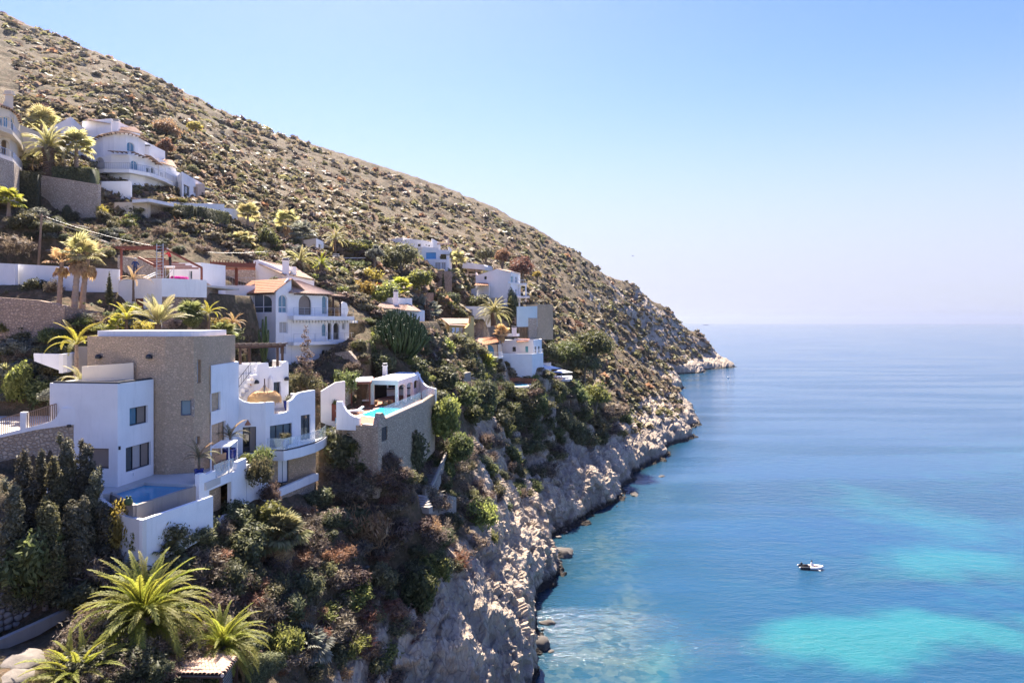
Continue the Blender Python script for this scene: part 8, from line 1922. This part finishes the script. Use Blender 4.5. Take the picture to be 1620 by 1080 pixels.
# ================================================================ ROCKS
def rock_mesh(seed, sub=3, jag=.28):
    v, f = _ico(sub); n = fbm(v[:,0]*1.3+seed*7, v[:,1]*1.3, v[:,2]*1.3, 4, True); v = v*(1+jag*n+.16*cells(v[:,0]*1.7+seed, v[:,1]*1.7, v[:,2]*1.7))[:,None]; v[:,2] *= .7
    return raw_mesh('rock', v, f, M['rock_stone'], smooth=False)
RK = [rock_mesh(i) for i in range(5)]
M['boulder'] = m_plain('sun_toned_boulder', (.19, .165, .14), .95, 0, .5, .2, 2.5, .05)  # limestone copy with its colour darkened to suit full sun
BR = []
M['wetrock'] = m_plain('wet_dark_rock', (.09, .078, .066), .95, 0, .5, .4, 2.0, .03)
WR = []
for r_ in RK: q_ = r_.copy(); q_.materials[0] = M['wetrock']; WR.append(q_); q2_ = r_.copy(); q2_.materials[0] = M['boulder']; BR.append(q2_)
def rock(name, label, px, py, wpx, Y=None, s=(1,1,1), k=0, group=None, z=None):
    Y = Y or H*F/(py-HOR); w = wpx*Y/F/2; o = link(name, (WR if name == 'sea_rock' else BR)[k % 5]); o.location = (PX(px,Y), Y, PZ(py,Y) if z is None else z); o.scale = (w*s[0], w*s[1], w*s[2]); o.rotation_euler = (0, 0, px*.7); return tag(o, label, 'rock', group)
rock('sea_rock', 'largest boulder standing in the water at the foot of the near cliff', 853, 1022, 28, None, (1,1.1,1.0), 0, z=.3)
rock('sea_rock', 'small dark rock right of the largest boulder', 872, 1030, 10, None, (1,.8,.5), 1, z=0)
rock('sea_rock', 'flat dark rock awash above the largest boulder', 866, 985, 22, None, (1,.7,.7), 2, z=-.1)
rock('sea_rock', 'dark rock beside the cliff above the flat awash rock', 843, 978, 14, None, (1,.8,.5), 3, z=0)
rock('sea_rock', 'long low dark rock reaching out from the cove', 1003, 781, 30, None, (1,.35,.2), 4, z=0)
rock('sea_rock', 'small pale rock awash offshore from the cove', 1047, 753, 13, None, (1,.7,.5), 1, z=-.15)
for i, (px, py, w__) in enumerate(((860,848,12),(872,842,9),(884,850,8),(852,862,8),(868,858,7),(896,842,6),(846,992,7),(858,996,6))): rock('shore_stone', 'small stone among the rubble at the cliff foot', px, py, w__, None, (1,.8,.6), i, 'stones along the cliff foot', z=.1)
rock('sea_rock', 'pale ledge sloping into the sea by the middle cliff', 886, 868, 34, 103, (1.0,1.2,1.1), 3, z=-.4)
for i, (px, py, w__, lb) in enumerate(((155,385,26,'pale boulder in the rockery below the pale rubble wall'),(175,372,20,'pale boulder right of the first rockery boulder'),(95,400,30,'low grey boulder near the utility pole'),(128,362,22,'grey boulder below the small clipped ball'),(30,1050,60,'flat pale rock slab at the bottom left corner'),(62,1020,40,'broken pale rock beside the path wall'),(20,1075,50,'second pale slab at the bottom left corner'))): rock('boulder', lb, px, py, w__, hitY(px, py), (1,1,.6), i)
def cliff_stones():
    g = random.Random(3)
    poly = [(700,900),(760,900),(800,1000),(830,1090),(600,1090),(640,1040),(680,960)]; k = 0
    while k < 50:
        px, py = g.uniform(600,830), g.uniform(900,1090)
        if not in_poly(px, py, poly): continue
        Y = hitY(px, py)
        if not Y: continue
        rock('cliff_stone', 'loose limestone block lying on the near cliff', px, py, g.uniform(4,12), Y, (1,.8,.7), g.randrange(5), 'loose blocks on the near cliff'); k += 1
    poly = [(540,820),(700,860),(720,900),(560,930),(480,880)]; k = 0
    while k < 40:
        px, py = g.uniform(480,720), g.uniform(820,930)
        if not in_poly(px, py, poly): continue
        Y = hitY(px, py)
        if Y: rock('scree_stone', 'pale stone lying in the scree below the villa', px, py, g.uniform(4,10), Y, (1,.8,.6), g.randrange(5), 'stones in the scree'); k += 1
cliff_stones()

# --- lower-left stone wall: every stone a part
def pebble_wall():
    t = thing('retaining_wall', 'pale rubble wall of rounded stones at the lower left edge', 'stone wall', (0,0,0)); A = Wall(G(-30,35.6), G(98,39.0), .5); h = lambda px, py: A.hit(px, py)
    ol = [h(-30,1004),h(0,1000),h(40,985),h(72,968),h(98,950),h(98,915),h(60,915),h(20,925),h(0,932),h(-30,938)]
    mb = MB(M['mortar']); A.slab(mb, ol, (), -.02, -.5); mb.build('mortar_bed', t)
    g = random.Random(8); stones = []
    for i in range(6):
        v, f = _ico(2); q = v.copy(); q[:,0] *= .5; q[:,1] *= .22; q[:,2] *= .5; m_ = np.max(np.abs(v[:,[0,2]]), axis=1)
        q = q*(1+.16*fbm(v[:,0]*1.6+i*9, v[:,1]*1.6, v[:,2]*1.6, 2))[:,None]; q[:,0] = np.sign(q[:,0])*np.abs(q[:,0]*2)**.7/2; q[:,2] = np.sign(q[:,2])*np.abs(q[:,2]*2)**.7/2
        stones.append(raw_mesh('stone', q, f, M['rock_stone'], smooth=True))
    az = math.atan2(A.d.y, A.d.x); umax = A.L; v = min(p[1] for p in ol); row = 0; k = 0
    while v < max(p[1] for p in ol):
        hh = g.uniform(.26,.36); u = g.uniform(0,.3)
        while u < umax:
            w = g.uniform(.28,.50); c = (u+w/2, v+hh/2)
            if in_poly(c[0], c[1], ol) and k < 298:
                o = link('stone', stones[g.randrange(6)], t); p = A.pt(c[0]+g.uniform(-.02,.02), c[1]+g.uniform(-.04,.04), -.01); o.location = p; o.scale = (w*.98, .55, hh*1.02); o.rotation_euler = (0, g.uniform(-.35,.35), az); k += 1
            u += w+.02
        v += hh+.01
    t2 = thing('path_wall', 'sloping tan concrete kerb wall below the rounded-stone wall', 'wall', (0,0,0)); Bw = Wall(G(-20,33.6), G(112,37.5), .3); h = lambda px, py: Bw.hit(px, py); mb = MB(M['concrete']); Bw.slab(mb, [h(-20,1035),h(0,1030),h(60,1005),h(110,975),h(110,962),h(60,985),h(0,1012),h(-20,1018)], ()); mb.build('wall_panel', t2)
pebble_wall()

# --- tiled shelter at the bottom
def shelter():
    t = thing('tiled_shelter', 'low hip-tiled garden shelter between the bottom palms', 'shelter', (0,0,0))
    zr = PZ(1026,36.2); a, b, c = P(228,1066,33.4), P(352,1068,33.6), P(376,1040,36.6); r0, r1 = P(262,1027,36.4), P(336,1026,37.2); bl = P(236,1034,37.5)
    def tiles(mb_name, e0, e1, q1, q0, rows, cols):
        """single barrel tiles, each an object"""
        e0, e1, q1, q0 = map(Vector, (e0, e1, q1, q0)); nrm = (e1-e0).cross(q0-e0).normalized(); nrm = nrm if nrm.z > 0 else -nrm
        me = None
        for r_ in range(rows):
            for c_ in range(cols):
                u = (c_+.5)/cols; p = e0.lerp(e1, u).lerp(q0.lerp(q1, u), r_/rows); q = e0.lerp(e1, u).lerp(q0.lerp(q1, u), (r_+1.12)/rows); d = q-p; L = d.length
                if me is None:
                    vs = []; 
                    for s, rr in ((0,1.0),(1,.86)):
                        for k in range(5): an = math.pi*k/4; vs.append((s, rr*math.cos(an), rr*math.sin(an)*.8))
                        for k in range(5): an = math.pi*(4-k)/4; vs.append((s, rr*.8*math.cos(an), rr*.8*math.sin(an)*.7))
                    fs = [(k, (k+1) % 10, 10+(k+1) % 10, 10+k) for k in range(10)]+[tuple(range(9,-1,-1)), tuple(range(10,20))]
                    me = raw_mesh('tile', vs, fs, M['tile_old_and_shade'], smooth=False)
                wdt = (e0.lerp(q0, r_/rows)-e1.lerp(q1, r_/rows)).length/cols
                x = d.normalized(); y = nrm.cross(x).normalized(); z = x.cross(y); R_ = Matrix((x, y, z)).transposed().to_4x4()
                o = link('tile', me, t); o.matrix_local = Matrix.Translation(p+nrm*(.05+.012*((r_+c_) % 3)))@R_@Matrix.Diagonal((L, wdt*.56, wdt*.52, 1))
    tiles('t', a, b, r1, r0, 8, 19); tiles('t', b, c, r1, r1+Vector((.02,.02,0)), 8, 9) 
    tiles('t', bl, a, r0, r0+Vector((-.02,.02,0)), 7, 8)
    for q in ((a,b,r1,r0),(b,c,r1),(bl,a,r0)):
        mb = MB(M['mortar']); n = len(q); mb.add([Vector(p)-Vector((0,0,.02)) for p in q]+[Vector(p)-Vector((0,0,.09)) for p in q], [tuple(range(n)), tuple(range(2*n-1,n-1,-1))]+[(i,(i+1)%n,n+(i+1)%n,n+i) for i in range(n)]); mb.build('roof_board', t)
    mb = MB(M['tile_pale']); mb.tube([bl,r0],.09,8); mb.tube([r0,r1],.10,8); mb.tube([r1,b],.09,8); mb.tube([r1,c],.09,8); mb.tube([r0,a],.09,8); mb.build('ridge_tiles', t)
    for p in (b, c, a): mb = MB(M['darkwood']); q = Vector(p)+Vector((-.2,.3,0)); mb.bar((q.x,q.y,q.z-2.4),(q.x,q.y,q.z-.05),.14); mb.build('post', t)
    mb = MB(M['darkwood']); mb.bar(a+Vector((0,.2,-.15)), b+Vector((-.1,.2,-.15)), .12,.16); mb.bar(b+Vector((-.1,.2,-.151)), c+Vector((-.2,.1,-.15)), .12,.16); mb.build('beam', t)
    for i in range(6): mb = MB(M['metal']); s = i/6; p = b.lerp(c, .15)+Vector((-.2,.3,-.5-.16*i)); q = b.lerp(c, .95)+Vector((-.3,.1,-.5-.16*i)); mb.bar(p, q, .03, .08); mb.build('slat', t)
    w = thing('garden_wall', 'sunlit cream wall with rounded coping right of the tiled shelter', 'wall', (0,0,0)); W = Wall(G(372,38.6), G(407,39.6), .3); h = lambda px, py: W.hit(px, py); mb = MB(M['white2']); W.slab(mb, [h(372,1090),h(407,1085),h(407,1042),h(372,1050)], ()); mb.build('wall_panel', w); mb = MB(M['tile_pale']); mb.tube([W.pt(0,h(372,1048)[1],-.15),W.pt(W.L,h(407,1040)[1],-.15)],.12,8); mb.build('coping', w)
shelter()

# --- utility pole and wires
def pole():
    t = thing('utility_pole', 'leaning wooden utility pole behind the long white wall', 'pole', (0,0,0)); mb = MB(M['wood']); a, b = P(61,420,80), P(66,338,80); mb.tube([a,b],[.16,.11],8); mb.build('shaft', t); mb = MB(M['wood']); mb.bar(b+Vector((-.7,0,-.3)), b+Vector((.7,.1,-.3)), .1); mb.build('crossarm', t)
    for k, (e, lb) in enumerate(((P(420,398,95),'sagging cable crossing above the timber frame'),(P(330,378,96),'thin upper cable running from the pole to the hedge'))):
        pts = [(b+Vector((0,0,-.2-.3*k))).lerp(e, i/24)-Vector((0,0,1.6*4*(i/24)*(1-i/24))) for i in range(25)]; mb = MB(M['darkmetal']); mb.tube(pts, .022, 5); o = mb.build('cable', None); tag(o, lb, 'cable')
pole()

# ================================================================ PEOPLE
def body(name, label, loc, rz, joints, edges, radii, mat, parts):
    """continuous skinned figure; clothing and hair as children"""
    t = thing(name, label, 'person', loc, rz)
    me = D.meshes.new('figure'); me.from_pydata(joints, edges, []); me.update(); o = link('body', me, t)
    o.modifiers.new('skin', 'SKIN'); o.data.skin_vertices  # layer made by the modifier
    for i, r in enumerate(radii): o.data.skin_vertices[0].data[i].radius = (r, r)
    o.data.skin_vertices[0].data[0].use_root = True
    ss = o.modifiers.new('sub', 'SUBSURF'); ss.levels = ss.render_levels = 2
    bpy.context.view_layer.update(); dg = bpy.context.evaluated_depsgraph_get(); m2 = D.meshes.new_from_object(o.evaluated_get(dg)); o.modifiers.clear(); o.data = m2; m2.name = 'figure'
    for m_ in mat: m2.materials.append(M[m_])
    for p in m2.polygons: p.use_smooth = True; p.material_index = parts(p.center)
    return t
for nm, c in (('cloth_blue',(.03,.05,.14)),('cloth_navy',(.025,.03,.07)),('cloth_red',(.55,.05,.06)),('cloth_dark',(.03,.025,.03)),('cap_pale',(.65,.60,.55)),('hair_dark',(.02,.015,.012)),('cloth_pale',(.72,.68,.68)),('rubber',(.04,.042,.05)),('pvc',(.62,.60,.60))): M[nm] = m_plain(nm, c, .8, 0, .15, .2, 6)
def worker(label, loc, rz, bend, top, leg, cap, arms):
    s, c = math.sin(bend), math.cos(bend); hip = (0,0,.92); T = lambda d, side=0: (side, -s*d, .92+c*d)
    J = [hip, T(.22), T(.42), T(.52), (0,-s*.60-.03,.92+c*.60), (0,-s*.74-.05,.92+c*.74),            # spine, neck, head
         (-.17,-s*.44,.92+c*.44), *arms[0], (.17,-s*.44,.92+c*.44), *arms[1],
         (-.10,.0,.86), (-.12,-.04,.48), (-.12,.03,.08), (-.12,-.13,.03), (.10,0,.86), (.13,.02,.48), (.14,.06,.08), (.14,-.10,.03)]
    E = [(0,1),(1,2),(2,3),(3,4),(4,5),(2,6),(6,7),(7,8),(2,9),(9,10),(10,11),(0,12),(12,13),(13,14),(14,15),(0,16),(16,17),(17,18),(18,19)]
    Rr = [.14,.145,.15,.07,.075,.085,.075,.055,.04,.075,.055,.04,.11,.075,.055,.045,.11,.075,.055,.045]
    hz = .92+c*.56
    def part(p):
        if p.z < .12: return 3
        if p.z < .92: return 1
        if (Vector((p.x, p.y+s*.66+.03, p.z-(.92+c*.68)))).length < .17: return 2
        if any((Vector(a[1])-p).length < .10 for a in arms): return 2
        return 0
    t = body('person', label, loc, rz, J, E, Rr, [top, leg, 'skin', 'hair_dark'], part)
    hd = Vector((0,-s*.70-.05,.92+c*.70+.05))
    mb = MB(M[cap]); mb.lathe([(.10,0),(.115,.03),(.10,.08),(.05,.115),(.01,.12)], (hd.x,hd.y+.01,hd.z+.01), 12); mb.box((hd.x,hd.y-.13,hd.z+.015),(.14,.10,.015)); mb.build('cap', t, True)
    for sd in (0, 1):
        h_ = Vector(arms[sd][1]); e_ = Vector(arms[sd][0]); d = (h_-e_).normalized()
        mb = MB(M['skin']); side = d.cross(Vector((0,0,1))) if abs(d.z) < .9 else Vector((1,0,0)); side.normalize()
        mb.tube([h_, h_+d*.08], [.035,.04], 6)
        for k in range(4): b = h_+d*.08+side*(.018*(k-1.5)); mb.tube([b, b+d*(.035+.008*(1-abs(k-1.5)/2)), b+d*.06+Vector((0,0,-.02))], [.010,.009,.007], 5)
        mb.tube([h_+d*.03+side*.03, h_+d*.06+side*.06, h_+d*.08+side*.055], [.011,.010,.008], 5); mb.build('hand', t)
    return t
worker('worker in dark blue standing bent on the terrace edge by the dying palm', (PX(214,67.6), 67.6, PZ(436,67.6)), .5, .35, 'cloth_blue', 'cloth_navy', 'cap_pale', (((-.30,-.22,1.10),(-.24,-.40,.95)), ((.32,-.18,1.08),(.26,-.38,.92))))
worker('worker in a red top standing on the white scaffold platform', (PX(269,68.2), 68.2, PZ(421,68.0)+.02), -.8, .30, 'cloth_red', 'cloth_dark', 'cap_pale', (((-.28,-.30,1.22),(-.16,-.52,1.20)), ((.28,-.28,1.20),(.16,-.50,1.12))))

# ================================================================ DINGHY
def dinghy():
    Y = 97.2; t = thing('dinghy', 'small pale inflatable dinghy with a dark stern crossing the bay', 'boat', (PX(1282,Y), Y, 0), R(-8))
    # long axis = local x, bow at +x; length ~3.3 m
    mb = MB(M['pvc']); pts = [(-.2,-.55,.22),(.6,-.57,.22),(1.2,-.42,.26),(1.62,0,.34),(1.2,.42,.26),(.6,.57,.22),(-.2,.55,.22)]; mb.tube(pts, [.2,.21,.21,.2,.21,.21,.2], 10); mb.build('tube', t, True)
    for sd in (-1,1):
        mb = MB(M['rubber']); mb.tube([(-.2,sd*.55,.22),(-.9,sd*.55,.22),(-1.5,sd*.53,.22)], [.201,.20,.17], 10); o = mb.build('side_tube', t, True)
        mb = MB(M['fabric_white']); mb.tube([(-1.5,sd*.53,.22),(-1.68,sd*.53,.22)], [.172,.05], 10); mb.build('cone_end', t, True)
    mb = MB(M['dark']); mb.box((0,0,.1),(2.5,.95,.06)); mb.build('floor', t)
    mb = MB(M['rubber']); mb.box((-1.05,0,.3),(.06,.9,.42)); mb.build('transom', t)
    mb = MB(M['wood']); mb.box((.1,0,.34),(.28,1.0,.04)); mb.build('thwart', t)
    m_ = thing('outboard_motor', 'black outboard motor on the dinghy stern', 'motor', (PX(1282,Y)-1.2, Y+.15, .25), R(-8)); mb = MB(M['rubber']); mb.lathe([(.1,0),(.15,.06),(.15,.28),(.09,.36)], (0,0,.22), 10); mb.build('cowling', m_); mb = MB(M['metal']); mb.box((0,0,-.1),(.08,.06,.7)); mb.build('leg', m_)
    p = thing('oar', 'white oar laid across the side of the dinghy', 'oar', (0,0,0)); mb = MB(M['fabric_white']); c = Vector((PX(1282,Y),Y,0)); mb.tube([c+Vector((-.1,-.1,.55)), c+Vector((.75,-.95,.15))], .03, 6); mb.box(c+Vector((.85,-1.06,.1)), (.3,.16,.03), -.8); mb.build('shaft', p)
    arms = (((-.27,-.14,.62),(-.20,-.34,.45)), ((.27,-.14,.62),(.20,-.36,.45)))
    J = [(0,0,.36),(0,.02,.56),(0,.02,.76),(0,.01,.87),(0,-.02,.95),(0,-.03,1.08),(-.17,.02,.80),*arms[0],(.17,.02,.80),*arms[1],(-.10,-.06,.36),(-.14,-.42,.42),(-.14,-.60,.12),(-.14,-.74,.10),(.10,-.06,.36),(.14,-.42,.42),(.14,-.60,.12),(.14,-.74,.10)]
    E = [(0,1),(1,2),(2,3),(3,4),(4,5),(2,6),(6,7),(7,8),(2,9),(9,10),(10,11),(0,12),(12,13),(13,14),(14,15),(0,16),(16,17),(17,18),(18,19)]
    Rr = [.14,.145,.15,.07,.075,.085,.075,.055,.04,.075,.055,.04,.11,.08,.055,.045,.11,.08,.055,.045]
    b = body('person', 'seated person in a pale top steering the dinghy', (PX(1284,Y), Y, .02), R(75), J, E, Rr, ['cloth_pale','skin','hair_dark'], lambda q: 2 if q.z > 1.03 else (1 if q.z > .92 or (q.y < -.28) else 0))
    mb = MB(M['hair_dark']); mb.lathe([(.10,0),(.11,.05),(.08,.11),(.01,.13)], (0,-.01,1.05), 10); mb.build('hair', b, True)
dinghy()
b = thing('buoy', 'tiny pale buoy far out beyond the headland tip', 'buoy', (PX(1152,430), 430, 0)); mb = MB(M['fabric_white']); mb.lathe([(.2,-.3),(.6,.1),(.55,.6),(.1,.9)], n=10); mb.build('float', b); mb = MB(M['darkmetal']); mb.tube([(0,0,.8),(0,0,1.5)], .06, 6); mb.build('mast', b)
g_ = thing('gull', 'tiny gull gliding over the horizon right of the ridge', 'bird', (PX(1001,200), 200, PZ(405,200)), .5)
mb = MB(M['rubber']); mb.tube([(-.28,0,0),(-.1,0,.02),(.15,0,.02),(.3,0,0)], [.02,.08,.07,.02], 8); mb.build('body', g_, True)
for sd in (-1, 1): mb = MB(M['rubber']); mb.add([(-.06,0,.05),(.12,0,.05),(.08,sd*.35,.16),(-.06,sd*.35,.16),(-.12,sd*.75,.08)], [(0,1,2,3),(3,2,4)]); mb.build('wing', g_)
sh = thing('cargo_ship', 'minute ship on the horizon right of the headland', 'ship', (PX(1117,8500), 8500, 0)); mb = MB(M['bluemetal']); mb.box((0,0,4),(60,12,8)); mb.build('hull', sh); mb = MB(M['fabric_white']); mb.box((-22,0,11),(10,9,8)); mb.build('bridge', sh)
def recenter():
    """put every thing's empty at the foot of its parts"""
    bpy.context.view_layer.update()
    for o in list(COL.objects):
        if o.parent or o.type != 'EMPTY' or o.location.length > .01 or not o.children: continue
        lo = Vector((1e9,)*3); hi = Vector((-1e9,)*3)
        for c in o.children:
            if c.type != 'MESH': continue
            for b in c.bound_box:
                p = c.matrix_world @ Vector(b); lo = Vector(map(min, lo, p)); hi = Vector(map(max, hi, p))
        q = Vector(((lo.x+hi.x)/2, (lo.y+hi.y)/2, lo.z)); o.location = q
        for c in o.children: c.location = c.location-q
recenter()

def haze():  # added volume that lifts the shade and imitates lens glare
    m = D.materials.new('fill_haze'); m.use_nodes = True; t = m.node_tree; t.nodes.clear(); o = t.nodes.new('ShaderNodeOutputMaterial'); v = t.nodes.new('ShaderNodeVolumePrincipled')
    v.inputs['Density'].default_value = .00006; v.inputs['Color'].default_value = (.80, .86, .96, 1); v.inputs['Anisotropy'].default_value = .78
    t.links.new(v.outputs[0], o.inputs['Volume']); mb = MB(m); mb.box((0, 0, 120), (54000, 54000, 264)); tag(mb.build('haze'), 'thin added haze lifting shade and imitating lens glare over the whole bay', kind='stuff')
haze()
